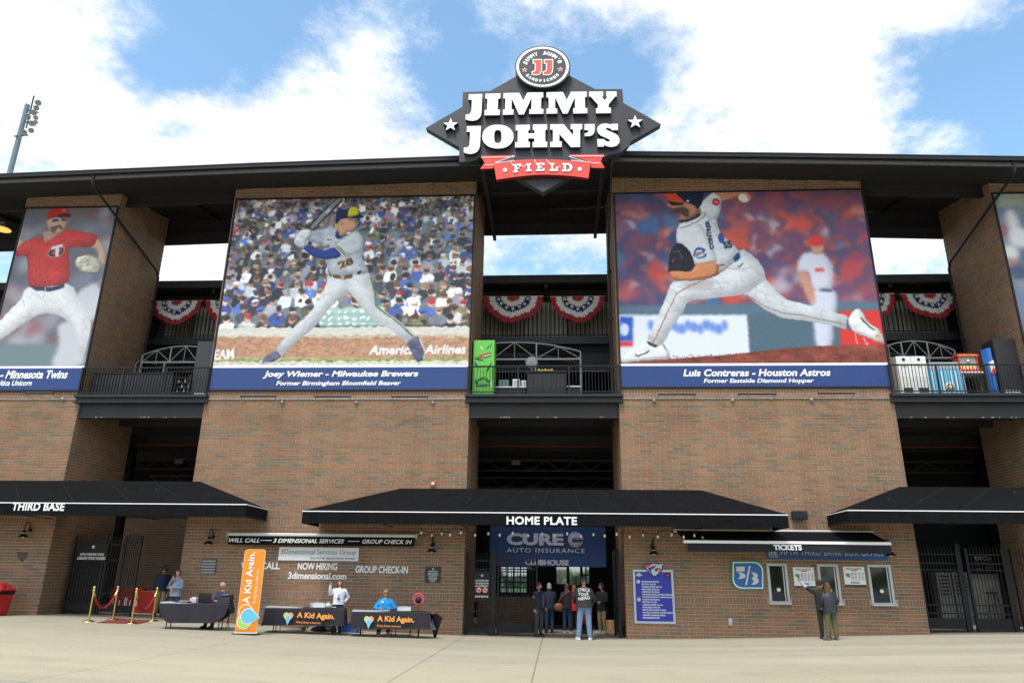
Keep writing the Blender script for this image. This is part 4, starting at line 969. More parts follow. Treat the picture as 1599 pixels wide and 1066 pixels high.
lines(t, 0, z1-.19, .052, ['GUESTS ENTERING', 'THE BALLPARK WILL', 'BE SUBJECT TO', 'SEARCH AND NO', 'OUTSIDE FOOD', 'OR DRINK'], M_LETTER, -.037, .6, .03, x1-x0-.08, (x0+x1)/2)
t, x0, x1, z0, z1 = plaque('stone_plaque', 314, 872, 337, 895, mat('plaque_dark', (.06, .065, .07), .5), 'small dark plaque with pale lines between wall lamp and orange banner', 'sign')
for i in range(5):
    b = MB(); b.box(x0+.02, x1-.02, -.039, -.0355, z1-.05-i*.095-.05, z1-.05-i*.095); b.build('name_plate', mat('plate_pale', (.30, .32, .34), .5), t)
# faint home plate emblem left in the brick of the left tower
t = thing('plate_emblem', (-18.9, -.01, 1.5), 'faint dark home plate shape on the left edge tower below the lamp', 'emblem')
p = pz([(140, 858), (232, 858), (232, 900), (180, 948), (143, 900)], (0, 700), 5.33, -.008); MB().prism(p, -.008, -.0045).build('shield', mat('faded_brown', (.10, .075, .055), .9), t)
# directory board
t, x0, x1, z0, z1 = plaque('directory_board', 989.5, 889, 1053, 973, mat('directory_blue', (.022, .030, .34), .45), 'tall blue seating directory in silver frame with unicorn head emblem', 'sign', -.05, (mat('silver_frame', (.50, .52, .58), .4, .4), .07), .045)
for i, s in enumerate(["GRANDSTAND SEATING", "SECTION 104-107", "CABANA SUITES 107-112", "MANAGERS SUITE 200", "CHEVROLET PAVILION", "TRION SOLUTIONS LEFT FIELD PAVILION", "ON FIELD DIAMOND TABLES ODD #'S", "GRANDSTAND SEATING", "SECTION 101-104", "CABANA SUITES 101-106", "MANAGERS SUITE 100", "RIGHT FIELD FAMILY PATIO", "ON FIELD DIAMOND TABLES EVEN #'S", "PARKVIEW DIAMOND TABLES", "MERCHANDISE STORE"]):
    z = z1-.36-i*.081; text(t, s, M_LETTER, (x0+.28, -.052, z-.05), X_, Z_, min(len(s)*.032, x1-x0-.34), .050, bold=.03, depth=.002)
for k in (0, 7):
    z = z1-.36-k*.081-.025; b = MB(); b.lathe((x0+.17, -.0505, z), [(.065, 0), (.065, .008), (0, .008)], 18, axis=(0, -1, 0)); b.build('marker', mat('marker_grey', (.6, .6, .65), .4), t)
p = [(x0+.2, z1-.23), (x0+.12, z1-.20), (x0+.06, z1-.19), (x0+.12, z1-.15), (x0+.2, z1-.09), (x0+.28, z1-.15), (x0+.33, z1-.19), (x0+.27, z1-.20)]; MB().prism(p, -.056, -.0505).build('small_emblem', M_GREYW, t)
b = MB(); b.lathe((x1-.18, -.0505, z1-.17), [(.085, 0), (.085, .008), (0, .008)], 20, axis=(0, -1, 0)); b.build('small_emblem', mat('emb_dark', (.05, .03, .03), .5), t)
star(x1-.18, z1-.17, .06, -.064, -.059, M_RED, t, 'small_emblem')
# beast head crest above the board: outline, main, red streak, horn
O_ = (960, 780); S5 = 4.636
for pl, m_, y in ([[(205,472),(240,462),(270,452),(300,458),(330,462),(368,455),(345,478),(350,500),(335,525),(312,545),(288,560),(262,540),(238,520),(222,498),(212,500)], mat('crest_navy', (.03, .04, .15), .5), -.075],
                   [[(215,476),(250,468),(290,462),(318,468),(355,460),(338,480),(342,500),(328,520),(306,538),(288,550),(266,534),(245,515),(228,492)], mat('crest_silver', (.55, .56, .62), .4), -.082],
                   [[(212,475),(250,466),(268,470),(240,490),(225,490)], M_RED, -.088], [[(318,490),(342,498),(328,522),(312,535),(320,508)], M_RED, -.088],
                   [[(240,492),(275,480),(300,470),(285,495),(262,505),(268,530),(248,515)], mat('crest_navy', (.03, .04, .15), .5), -.088], [[(290,500),(312,490),(318,500),(300,520),(292,515)], mat('crest_navy', (.03, .04, .15), .5), -.088]):
    MB().prism(pz(pl, O_, S5, -.08), y, y+.006).build('crest', m_, t)
# bank emblem: green, white and blue leaf shaped board
t = thing('bank_emblem', (5.6, -.05, 1.7), 'blue board with white 5/3 emblem and green rim, two opposite corners rounded', 'sign')
def leaf(i): 
    x0, y0, x1, y1 = 845+i, 440+i, 1082-i, 650-i; r = 72-i*.6; pl = [(x0, y0)]
    pl += [(x1-r+r*math.sin(a), y0+r-r*math.cos(a)) for a in [k*math.pi/12 for k in range(7)]]+[(x1, y1)]
    pl += [(x0+r-r*math.sin(a), y1-r+r*math.cos(a)) for a in [k*math.pi/12 for k in range(7)]]
    return pl
MB().prism(pz(leaf(0), O_, S5, -.07), -.07, -.006).build('rim', mat('bank_green', (.02, .25, .12), .45), t)
MB().prism(pz(leaf(9), O_, S5, -.07), -.078, -.071).build('border', M_LETTER, t)
MB().prism(pz(leaf(17), O_, S5, -.07), -.086, -.079).build('field', mat('bank_blue', (.012, .12, .34), .45), t)
for pl in ([(880,482),(940,482),(940,517),(880,517)], [(888,524),(918,524),(938,534),(948,550),(940,562),(922,570),(888,570),(903,558),(908,548),(902,536)], [(970,478),(983,478),(956,616),(943,616)],
           [(985,525),(1012,525),(1030,535),(1036,550),(1028,563),(1040,575),(1042,592),(1030,606),(1008,613),(984,611),(1000,600),(1005,588),(990,566),(1004,556),(1002,540)]):
    MB().prism(pz(pl, O_, S5, -.085), -.094, -.087).build('figure', mat('emblem_grey', (.60, .58, .57), .45), t)
# box office fascia sign
t, x0, x1, z0, z1 = plaque('box_office_sign', 1197, 849, 1385, 873, mat('office_blue', (.018, .085, .30), .5), 'long blue box office sign half covered by the ticket awning', 'sign', -.05, None, .04)
textpx(t, 'FIFTH THIRD BANK BOX OFFICE', mat('silver_letter', (.58, .62, .66), .4), 1219, 858, 1380, 867, -.052, bold=.0, space=1.15)
b = MB(); a = at(1201, 869, -.05); b.box(a.x, a.x+.28, -.056, -.0505, a.z, a.z+.24); b.build('badge', mat('silver_letter', (.58, .62, .66), .4), t)
b = MB(); b.box(a.x+.02, a.x+.26, -.0605, -.0565, a.z+.02, a.z+.22); b.build('badge_field', mat('bank_blue', (.012, .12, .34), .45), t)
text(t, '5/3', M_LETTER, (a.x+.05, -.061, a.z+.06), X_, Z_, .18, .11)
# ticket windows
M_GLASS = mat('ticket_glass', (.010, .013, .010), .05, spec=.7)
for i, (x0, x1, z0, z1) in enumerate(WIN):
    t = thing('ticket_window', ((x0+x1)/2, 0, z0), ['leftmost ticket window with pale frame and round speaker disc', 'middle ticket window, partly hidden by the pointing visitor', 'rightmost ticket window with pale frame and round speaker disc'][i], 'window', 'ticket windows')
    w = .085
    for (a, c, e, f) in ((x0, x0+w, z0+w, z1-w), (x1-w, x1, z0+w, z1-w), (x0, x1, z1-w, z1), (x0, x1, z0, z0+w)):
        b = MB(); b.bbox(a+.001, c-.001, -.05, .06, e, f, .006); b.build('frame', M_GREYW, t)
    b = MB(); b.box(x0+w-.002, x1-w+.002, -.012, -.002, z0+w-.002, z1-w+.002); b.build('pane', M_GLASS, t)
    b = MB(); b.bbox(x0-.02, x1+.02, -.13, -.052, z0-.02, z0+.05, .008); b.build('ledge', M_GREYW, t)
    b = MB(); b.box(x1-w-.07, x1-w-.035, -.034, -.013, z0+w, z1-w); b.build('inner_mullion', M_GREYW, t)
    b = MB(); b.lathe(((x0+x1)/2, -.013, z0+.44), [(.062, 0), (.062, .015), (.03, .02), (0, .02)], 18, axis=(0, -1, 0)); o = b.build('speaker_disc', M_LETTER, t)
    b = MB(); b.box(x0+w+.02, x1-w-.08, -.0155, -.0125, z0+w, z0+.34); b.build('counter_shelf', M_STEELG, t)
# price boards
for (u0, v0, u1, v1, lb) in ((1239.5, 885, 1272, 917, 'white price board left of the middle ticket window'), (1318, 884, 1351, 915, 'white price board right of the middle ticket window')):
    t, x0, x1, z0, z1 = plaque('price_board', u0, v0, u1, v1, M_LETTER, lb, 'sign', -.03)
    xm = (x0+x1)/2
    b = MB(); b.box(x0, x1, -.036, -.0305, z0-.0, z0+.055); b.build('footer', M_BL, t)
    text(t, 'PARK & TICKETS', M_BL, (x0+.1, -.031, z1-.10), X_, Z_, x1-x0-.2, .05)
    b = MB(); b.box(xm-.08, xm+.1, -.037, -.0315, z1-.145, z1-.105); b.build('print', M_RED, t)
    b = MB(); b.prism([(x0+.05, z1-.22), (x0+.19, z1-.22), (x0+.19, z1-.36), (x0+.13, z1-.34), (x0+.07, z1-.3)], -.034, -.031); b.build('print', mat('map_green', (.06, .30, .08), .5), t)
    for c in range(4):
        for r in range(6):
            xx = x0+.23+c*.115; zz_ = z1-.20-r*.042
            if r == 0 or c != 0 or True:
                b = MB(); b.box(xx, xx+(.07 if c else .085), -.0335, -.031, zz_-.018, zz_); b.build('print', mat('grey_print', (.2, .2, .21), .6), t)
    b = MB(); b.box(x0+.2, x1-.2, -.0335, -.031, z0+.09, z0+.15); b.build('print', mat('plate_pale', (.30, .32, .34), .5), t)
# small fittings
p = at(676.5, 756, 0)
t = thing('fire_strobe', (p.x, -.03, p.z-.1), 'small red fire strobe on the brick above the HOME PLATE awning', 'alarm')
b = MB(); b.bbox(p.x-.09, p.x+.09, -.06, -.006, p.z-.1, p.z+.1, .012); b.build('housing', mat('strobe_red', (.45, .06, .05), .5), t)
b = MB(); b.bbox(p.x-.05, p.x+.05, -.10, -.061, p.z-.02, p.z+.06, .012); b.build('lens', M_LETTER, t)
p = at(1248, 804, -.2)
t = thing('loudspeaker', (p.x, -.15, p.z-.15), 'black loudspeaker on the brick between the middle and right awnings', 'loudspeaker')
b = MB(); b.bbox(p.x-.24, p.x+.24, -.36, -.08, p.z-.15, p.z+.14, .03); b.build('cabinet', M_STEELG, t)
b = MB(); b.box(p.x-.2, p.x+.2, -.372, -.361, p.z-.11, p.z+.1); b.build('grille', M_STEEL, t)
b = MB(); b.box(p.x-.04, p.x+.04, -.079, -.004, p.z-.05, p.z+.05); b.build('bracket', M_STEEL, t)
p = at(1140, 970, 0)
t = thing('socket_box', (p.x, -.02, p.z-.12), 'small grey electrical box low on the brick under the bank emblem', 'electrical box')
b = MB(); b.bbox(p.x-.06, p.x+.06, -.07, -.004, p.z-.11, p.z+.11, .008); b.build('cover', M_GREYW, t)
b = MB(); b.box(p.x-.03, p.x+.03, -.078, -.071, p.z-.08, p.z-.02); b.build('flap', M_CHROME, t)
p = at(657, 835, 0)
# gooseneck lamps
lampw = mat('lamp_inside', (.75, .68, .5), .6)
for (u, v, lb) in ((36, 838, 'gooseneck wall lamp on the left edge tower'), (325, 849, 'gooseneck wall lamp beside the dark plaque, left of the will call awning'), (674, 861, 'gooseneck wall lamp above the square black plaque'), (1021, 865, 'gooseneck wall lamp above the blue directory board'), (1391, 867, 'gooseneck wall lamp at the right end of the box office sign')):
    p = at(u, v, -.3); x, z = p.x, p.z
    t = thing('wall_lamp', (x, -.01, z), lb, 'wall lamp', 'gooseneck wall lamps')
    b = MB(); b.lathe((x, -.3, z), [(.17, 0), (.165, .02), (.09, .09), (.055, .13), (.05, .22), (.02, .26)], 20); b.build('shade', M_STEEL, t)
    b = MB(); b.lathe((x, -.3, z+.012), [(.15, 0), (.15, .004), (0, .004)], 20); b.build('reflector', lampw, t)
    b = MB(); b.lathe((x, -.3, z-.03), [(0, 0), (.035, .02), (.04, .06), (.02, .1)], 12); b.build('lamp_bulb', M_LETTER, t)
    b = MB(); b.tube([(x, -.3, z+.25), (x, -.3, z+.42), (x, -.26, z+.50), (x, -.18, z+.53), (x, -.09, z+.49), (x, -.05, z+.40), (x, -.03, z+.28)], .016, 8); b.build('gooseneck', M_STEEL, t)
    b = MB(); b.lathe((x, -.004, z+.26), [(.075, 0), (.075, .02), (.02, .035)], 16, axis=(0, -1, 0)); b.build('wall_plate', M_STEEL, t)
    b = MB(); b.lathe((x, -.3, z+.10), [(.062, 0), (.062, .04)], 14); b.build('collar', lampw, t)
# bar lights under the banners
posn = [((40, 613), (84, 614)), ((375, 618), (431, 618.5)), ((491, 618.5), (548, 619)), ((611, 619), (669, 619)), ((1028, 615.5), (1087, 615)), ((1152, 615), (1212, 614.5)), ((1277, 614), (1335, 613.5))]
lbs = ['bar floodlight under the red shirt banner', 'leftmost bar floodlight under the batter banner', 'middle bar floodlight under the batter banner', 'rightmost bar floodlight under the batter banner', 'leftmost bar floodlight under the white pitcher banner', 'middle bar floodlight under the white pitcher banner', 'rightmost bar floodlight under the white pitcher banner']
for ((u0, v0), (u1, v1)), lb in zip(posn, lbs):
    a, c = at(u0, v0, -.45), at(u1, v1, -.45); z = (a.z+c.z)/2
    flip = -1 if a.x > 0 else 1
    t = thing('bar_floodlight', ((a.x+c.x)/2, -.2, z), lb, 'floodlight', 'bar floodlights under the banners')
    b = MB(); b.bbox(a.x, c.x, -.49, -.42, z-.03, z+.02, .01); b.build('housing', M_STEEL, t)
    b = MB(); b.box(a.x+.03, c.x-.03, -.48, -.43, z+.0205, z+.028); b.build('lens', M_CHROME, t)
    xe = c.x if flip > 0 else a.x
    for s in (a.x+.04, c.x-.04):
        b = MB(); b.tube([(s, -.45, z-.03), (s, -.4, z-.09), (s+(.14*flip if abs(s-xe) < .1 else 0), -.012, z-.14)], .014, 6); b.build('arm', M_CHROME, t)
    b = MB(); b.lathe((xe+.1*flip, -.012, z-.14), [(.07, 0), (.06, .08), (.0, .1)], 12, axis=(0, -1, 0)); b.build('junction', M_CHROME, t)
for (x0, x1, lb) in ((-22.1, -18.2, 'thin conduit across the left edge tower below its banner'), (-13.1, -3.25, 'thin conduit across the brick below the batter banner'), (2.4, 12.0, 'thin conduit across the brick below the white pitcher banner')):
    z = 7.93; b = MB(); b.tube([(x0, -.035, z), (x1, -.035, z)], .018, 6)
    for k in range(int((x1-x0)/1.2)): b.box(x0+.5+k*1.2, x0+.54+k*1.2, -.055, -.004, z-.03, z+.03)
    b.build('conduit', M_CHROME, label=lb, cat='conduit', group='conduits below the banners')
# stadium floodlight mast
pb, pt = at(6, 285, 45), at(43, 164, 45)
t = thing('floodlight_mast', (pb.x, 45, 0), 'tall steel floodlight mast rising behind the roof at the far left', 'floodlight mast')
b = MB(); b.tube([(pt.x, 45, 0), (pt.x, 45, pt.z)], [.38, .28], 14); b.build('pole', mat('mast_grey', (.15, .21, .22), .5, .3), t)
k = 45+26
for (u, v, sz) in ((60, 161, 10), (57, 169, 9), (53, 176, 10), (56, 184, 8), (43, 183, 11), (50, 193, 10), (56, 191, 7), (49, 204, 9), (38, 207, 9), (31, 214, 6)):
    p = at(u, v, 44); r = sz*.5*k/FPX*1.15
    b = MB(); b.lathe(p, [(r*.3, -r*.6), (r*.7, -r*.35), (r*.95, 0), (r, r*.25), (r*.9, r*.25), (r*.7, 0)], 16, axis=(.35, -.8, -.45)); o = b.build('lamp_head', mat('lamp_silver', (.30, .34, .34), .35, .5), t)
    b = MB(); b.lathe(p, [(r*.85, r*.1), (0, r*.1)], 14, axis=(.35, -.8, -.45)); b.build('lens', mat('lens_pale', (.45, .47, .42), .2), o)
for (u0, v0, u1, v1) in ((53, 150, 41, 200), (42, 172, 60, 176), (38, 190, 56, 196), (22, 213, 44, 211)):
    p, q = at(u0, v0, 44.6), at(u1, v1, 44.6); b = MB(); b.bar(p, q, .12); b.build('crossarm', M_STEELG, t)

# ================================================================ CENTRE: BANNER, CLUBHOUSE FRONT
x0, x1, z0, z1 = rectpx(765, 823, 946, 884, 3)
t = thing('hanging_banner', ((x0+x1)/2, 3, z0), 'dark blue hanging banner for an auto insurance clubhouse over the entrance passage', 'banner')
b = MB(); b.grid(lambda s, r: (x0+(x1-x0)*s, 3+.02*math.sin(s*11)*(1-r), z0+(3.62-z0)*r), 30, 4); b.build('cloth', mat('banner_blue', (.011, .042, .14), .7), t)
b = MB(); b.tube([(x0, 3.0, 3.63), (x1, 3.0, 3.63)], .03, 8); b.build('rod', M_STEEL, t)
gl = mat('banner_grey', (.46, .48, .58), .6)
textpx(t, 'CURE', gl, 791, 832, 880, 851, 2.96, bold=.05)
textpx(t, 'AUTO INSURANCE', gl, 791, 855.5, 913, 862.5, 2.96, bold=.01, space=1.2)
textpx(t, 'CLUBHOUSE', gl, 820, 873.5, 888, 882, 2.96, bold=.04)
p = at(899, 842, 2.96); b = MB(); b.lathe((p.x, 2.965, p.z), [(.30, 0), (.30, .006), (0, .006)], 26, axis=(0, -1, 0)); b.build('emblem', gl, t)
b = MB(); b.prism([(p.x-.16, p.z-.06), (p.x-.13, p.z+.02), (p.x-.05, p.z+.08), (p.x+.14, p.z+.08), (p.x+.24, p.z), (p.x+.32, p.z), (p.x+.32, p.z-.06), (p.x+.1, p.z-.1), (p.x-.1, p.z-.1)], 2.952, 2.957); b.build('emblem', mat('banner_blue', (.012, .045, .16), .7), t)
b = MB(); b.prism([(p.x-.05, p.z+.02), (p.x, p.z+.05), (p.x+.12, p.z+.05), (p.x+.16, p.z+.01)], 2.946, 2.951); b.build('emblem', gl, t)
# glazed wall at the back of the passage, open to the field and trees beyond
ch = thing('clubhouse_front', (-.2, 7.5, -.2), 'glazed black clubhouse wall at the back of the home plate passage', 'building')
YC = 7.5
wins = [rectpx(781, 884, 823, 925, YC), rectpx(868, 884, 886, 912, YC), rectpx(888, 882, 907, 914, YC), rectpx(909, 882, 921, 912, YC)]
wins = [(a, b_, c, d) for a, b_, c, d in wins]
xsn = [-3.3]+[q for w in wins for q in w[:2]]+[2.9]
zl = [(-.2, 3.4)]
b = MB()
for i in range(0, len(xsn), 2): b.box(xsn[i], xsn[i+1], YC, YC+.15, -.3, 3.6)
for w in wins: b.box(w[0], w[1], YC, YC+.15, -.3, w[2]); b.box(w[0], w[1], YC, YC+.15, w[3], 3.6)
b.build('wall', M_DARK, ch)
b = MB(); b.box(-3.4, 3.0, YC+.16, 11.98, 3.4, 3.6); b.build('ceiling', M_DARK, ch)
for wi, w in enumerate(wins):
    o = bpy.data.objects.new('window', MB().box(w[0], w[1], YC+.07, YC+.08, w[2], w[3]).mesh('pane', mat('pane', (.6, .65, .66), .05, trans=.85), (0, 0, 0))); COL.objects.link(o); o.parent = ch; o.location = -wloc(ch)
    nx, nz_ = ((4, 5), (1, 1), (1, 1), (2, 2))[wi]
    for i in range(nx+1):
        x = w[0]+(w[1]-w[0])*i/nx; b = MB(); b.box(x-.03, x+.03, YC+.02, YC+.12, w[2]-.03, w[3]+.03); m_ = b.build('mullion', M_STEEL, ch)
    for i in range(nz_+1):
        z = w[2]+(w[3]-w[2])*i/nz_; b = MB(); b.box(w[0], w[1], YC+.03, YC+.11, z-.025, z+.025); m_ = b.build('mullion', M_STEEL, ch)
p = at(826, 888, 6.8); t = thing('exit_light', (p.x, 6.8, p.z), 'small yellow sign glimpsed above the entrance gate', 'sign')
b = MB(); b.bbox(p.x-.1, p.x+.1, 6.78, 6.84, p.z, p.z+.14, .01); b.build('face', mat('yellow_green', (.45, .50, .05), .5), t); b = MB(); b.tube([(p.x, 6.81, p.z+.14), (p.x, 6.81, 3.3)], .01, 6); b.build('hanger', M_STEEL, t)
# brick half wall inside the passage at the left, doorway pieces at the right
b = lay('F', -3.2, -.9, .95, [], None, 0, 5.2, 1, small=.8); t = thing('brick_half_wall', (-2, 5.3, -.2), 'low brick wall in the shade behind the closed entrance gate', 'wall')
b.build('brick', M_BRICK, t)['kind'] = 'stuff'; b = MB(); b.box(-3.2, -.9, 5.21, 5.4, -.3, .95); b.build('mortar_wall', M_MORTAR, t); b = MB(); b.box(-3.25, -.85, 5.12, 5.45, .951, 1.02); b.build('coping', M_STEELG, t)
# field and tree line beyond
fld = MB(); fld.add([(-60, 12.3, .02), (60, 12.3, .02), (60, 130, .3), (-60, 130, .3)], [(0, 1, 2, 3)]); tag(fld.build('field', mat('grass', (.06, .14, .03), .9, var=.3, vs_=.4), org=(0, 0, 0)), kind='structure')
tr = MB(); rr = random.Random(5)
for k in range(2600):
    x = rr.uniform(-50, 50); h = 2.7+.8*math.sin(x*.3)+.6*math.sin(x*.9+1); z = h*rr.random()**.6; y = 125+rr.uniform(-3, 3); s = rr.uniform(.5, 1.3)
    d = Vector((rr.uniform(-1, 1), rr.uniform(-1, 1), rr.uniform(-1, 1))).normalized(); e = d.orthogonal().normalized()*s; f = d.cross(e).normalized()*s; c = Vector((x, y, z))
    tr.add([c-e, c+f*.6, c+e, c-f*.6], [(0, 1, 2, 3)])
tag(tr.build('tree_line', mat('far_leaves', (.05, .10, .03), .8, var=.4, vs_=.3), org=(0, 125, 0)), 'dark green line of trees seen through the clubhouse windows', 'trees', kind='stuff')
# warm high-bay lamps in the concourse
for (u, v, y, lb, sx_) in ((215, 698, 6.5, 'glowing round high-bay lamp in the concourse behind the left gap', .3), (1520, 699, 6.5, 'glowing round high-bay lamp in the concourse behind the right gap', .3), (3, 358, 2.5, 'cream round lamp under the roof at the left edge', .36)):
    p = at(u, v, y); t = thing('high_bay_lamp', (p.x, y, p.z), lb, 'lamp', 'high-bay lamps')
    b = MB(); b.lathe(p, [(sx_+.03, 0), (sx_+.02, .05), (.12, .22), (.1, .34)], 24); b.build('housing', M_STEEL if v > 400 else mat('cream_enamel', (.62, .56, .42), .5), t)
    b = MB(); b.lathe(p, [(sx_, -.005), (0, -.005)], 24); b.build('lens', mat('warm_lens', (.9, .75, .4), .5, emit=((1.0, .74, .32), .22)), t)
    b = MB(); zt_ = 7.44 if v > 400 else soffit(p.x, y)
    b.tube([(p.x, y, p.z+.34), (p.x, y, zt_)], .02, 6); b.build('stem', M_STEEL, t)
# linear lamps in the middle concourse
for (u, v) in ((845, 697), (858, 689)):
    p = at(u, v, 7); t = thing('strip_lamp', p, 'small pale strip lamp high in the dark middle concourse, %s of two' % ('nearer' if v > 690 else 'farther'), 'lamp', 'strip lamps')
    b = MB(); b.bbox(p.x-.25, p.x+.25, 6.94, 7.06, p.z-.03, p.z+.03, .01); b.build('diffuser', mat('strip', (.35, .35, .33), .5), t); b = MB(); b.tube([(p.x, 7, p.z+.03), (p.x, 7, 7.4)], .008, 6); b.build('hanger', M_STEEL, t)
# left passage: inner brick wall; right passage: shaded lounge
zt = at(235, 808, 9).z
t = thing('inner_brick_wall', (-15.5, 9, 0), 'brick wall inside the passage behind the left gates', 'wall')
r_ = lay('F', at(176, 870, 9).x, -11.5, zt, [], t, 0, 9, 1, small=1.0); r_.build('brick', M_BRICK, t)['kind'] = 'stuff'
b = MB(); b.box(at(176, 870, 9).x, -11.5, 9.01, 9.25, -.2, zt); b.build('mortar_wall', M_MORTAR, t)
b = MB(); b.box(at(176, 870, 9).x-.1, -11.4, 8.9, 9.3, zt+.001, zt+.12); b.build('coping', M_STEELG, t)

# trees across the street behind the camera, as the ticket window panes mirror them
tr = MB(); rr = random.Random(8)
for k in range(2400):
    x = rr.uniform(-70, 70); h = 9+3*math.sin(x*.21)+2*math.sin(x*.7+1); z = h*rr.random()**.7; y = -75+rr.uniform(-3, 3); s = rr.uniform(.6, 1.6)
    d = Vector((rr.uniform(-1, 1), rr.uniform(-1, 1), rr.uniform(-1, 1))).normalized(); e = d.orthogonal().normalized()*s; f = d.cross(e).normalized()*s; c = Vector((x, y, z))
    tr.add([c-e, c+f*.6, c+e, c-f*.6], [(0, 1, 2, 3)])
tag(tr.build('tree_line', MATS['far_leaves'], org=(0, -75, 0)), 'row of green trees across the street behind the viewer', 'trees', kind='stuff')
# ================================================================ GATES
def gate(name, p0, p1, z0, z1, label, pitch=.115, mats=M_STEEL, group=None, plate=.22, mids=(.28, .72), post=.06, extra_top=.16):
    p0, p1 = Vector((*p0, 0)), Vector((*p1, 0)); L0 = (p1-p0).length; d = (p1-p0).normalized()
    t = thing(name, (p0.x, p0.y, z0), label, 'gate', group)
    def P(s, z): return p0+d*s+Vector((0, 0, z))
    for s in (post/2, L0-post/2): b = MB(); b.bar(P(s, z0), P(s, z1+.02), post); b.build('frame_post', mats, t)
    b = MB(); b.bar(P(post, z0+.1+plate/2), P(L0-post, z0+.1+plate/2), .02, plate); b.build('kick_plate', mats, t)
    H = z1-z0
    for f in (.0,)+tuple(mids)+(.93,):
        z = z0+.1+plate+.02 if f == 0 else z0+H*f; b = MB(); b.bar(P(post, z), P(L0-post, z), .03, .04); b.build('rail', mats, t)
    zb, zt = z0+.1+plate, z1+(extra_top-.1)
    me = MB().bar((0, 0, zb-z0), (0, 0, zt-z0), .02).lathe((0, 0, zt-z0), [(.014, 0), (.0, .05)], 4, smooth=False).mesh('picket', mats)
    n = int((L0-2*post)/pitch)
    for k in range(1, n+1):
        o = bpy.data.objects.new('picket', me); COL.objects.link(o); o.parent = t; q = P(post+(L0-2*post)*k/(n+1), z0); o.location = q-wloc(t)
    return t
gL = ground(-17)
t = gate('entrance_gate', (-17.85, 1.0), (-16.62, 1.0), gL+.02, 2.95, 'leftmost black gate panel with dark mesh and a ticket holder sign', mids=(.3, .55, .8))
b = MB(); b.box(-17.78, -16.69, 1.025, 1.035, gL+.35, 2.3); b.build('mesh_panel', mat('dark_mesh', (.012, .009, .008), .8), t)
x0, x1, z0, z1 = rectpx(121, 848, 168, 875, .93); b = MB(); b.box(x0, x1, .93, .96, z0, z1); b.build('sign_plate', M_STEEL, t)
text(t, 'SUITE, DIAMOND TABLE', M_LETTER, (x0+.12, .928, z0+.17), X_, Z_, x1-x0-.24, .10, bold=.03); text(t, '& SEASON TICKET HOLDERS', M_LETTER, (x0+.04, .928, z0+.04), X_, Z_, x1-x0-.08, .10, bold=.03)
star((x0+x1)/2, z1-.12, .08, .922, .928, M_LETTER, t, 'emblem')
gate('entrance_gate', (-16.56, 1.0), (-15.92, 1.0), gL, 2.85, 'narrow black gate panel beside the ticket holder sign gate', pitch=.1)
gate('entrance_gate', (-15.90, .96), (-15.12, .7), gL-.03, 2.95, 'black gate leaf standing ajar behind the brass stanchions', pitch=.09, mids=(.3, .55, .78))
b = MB(); b.box(-13.5, -13.24, .9, 1.1, .1, 3.6); b.build('gate_post', M_STEEL, label='black steel post against the tower right of the left passage', cat='post')
zc = -.19
t = gate('entrance_fence', (-3.12, .42), (-2.28, .42), zc, 2.42, 'fixed black fence panel with notice board left of the entrance gate', mids=(.3, .55, .82), plate=.12)
x0, x1, z0, z1 = rectpx(740, 892, 765, 938, .36); b = MB(); b.box(x0, x1, .355, .38, z0, z1); b.build('notice_board', M_STEEL, t)
for i, s in enumerate(['NO OUTSIDE FOOD', 'OR BEVERAGES', 'NO RE-ENTRY']): text(t, s, M_LETTER, (x0+.05, .352, z1-.32-i*.09), X_, Z_, x1-x0-.1, .055, bold=.03)
for s in (.3, .7):
    xx = x0+(x1-x0)*s; zz_ = z0+.36
    b = MB(); b.lathe((xx, .353, zz_), [(.105, 0), (.105, .004), (0, .004)], 20, axis=(0, -1, 0)); b.build('red_ring', M_RED, t)
    b = MB(); b.lathe((xx, .3485, zz_), [(.08, 0), (.08, .003), (0, .003)], 20, axis=(0, -1, 0)); b.build('symbol_face', M_LETTER, t)
    b = MB(); b.obox((xx, .342, zz_), ((1, 0, -1), (0, 1, 0), (1, 0, 1)), (.17, .004, .025)); b.build('red_bar', M_RED, t); b = MB(); b.box(xx-.045, xx+.045, .3435, .345, zz_-.02, zz_+.02); b.build('symbol', M_BL, t)
text(t, 'SMOKE FREE ZONE', M_LETTER, (x0+.05, .352, z0+.12), X_, Z_, x1-x0-.1, .06, bold=.03)
star((x0+x1)/2, z1-.13, .07, .348, .354, M_GREYW, t, 'emblem'); star((x0+x1)/2, z0+.56, .06, .348, .354, M_GREYW, t, 'emblem')
b = MB(); b.box(-2.26, -2.10, .34, .50, zc-.05, 2.55); b.build('gate_post', M_STEEL, label='thick black post between fence panel and entrance gate', cat='post')
gate('entrance_gate', (-2.06, .5), (-.66, .62), zc, 2.45, 'closed black gate leaf behind the guard at the middle entrance', mids=(.3, .82), plate=.28)
gate('entrance_gate', (2.12, .25), (2.06, 1.7), zc, 2.6, 'black gate leaf folded open against the tower right of the entrance', mids=(.3, .82), plate=.28, post=.09)
for x0, x1, lb in ((12.13, 13.62, 'left panel of the closed black gates at the right passage'), (13.72, 15.12, 'middle panel of the closed black gates at the right passage'), (15.22, 16.75, 'right panel of the closed black gates at the right passage')):
    gate('entrance_gate', (x0+.12, .6), (x1, .6), ground(14)-.02, 2.82, lb, mids=(.22, .32, .74, .82), plate=.3, post=.09)
for x in (13.67, 15.17): b = MB(); b.box(x-.07, x+.07, .64, .78, .1, 3.0); b.build('gate_post', M_STEEL, label='black post right of the %s panel of the right passage gates' % ('left' if x < 14 else 'middle'), cat='post')

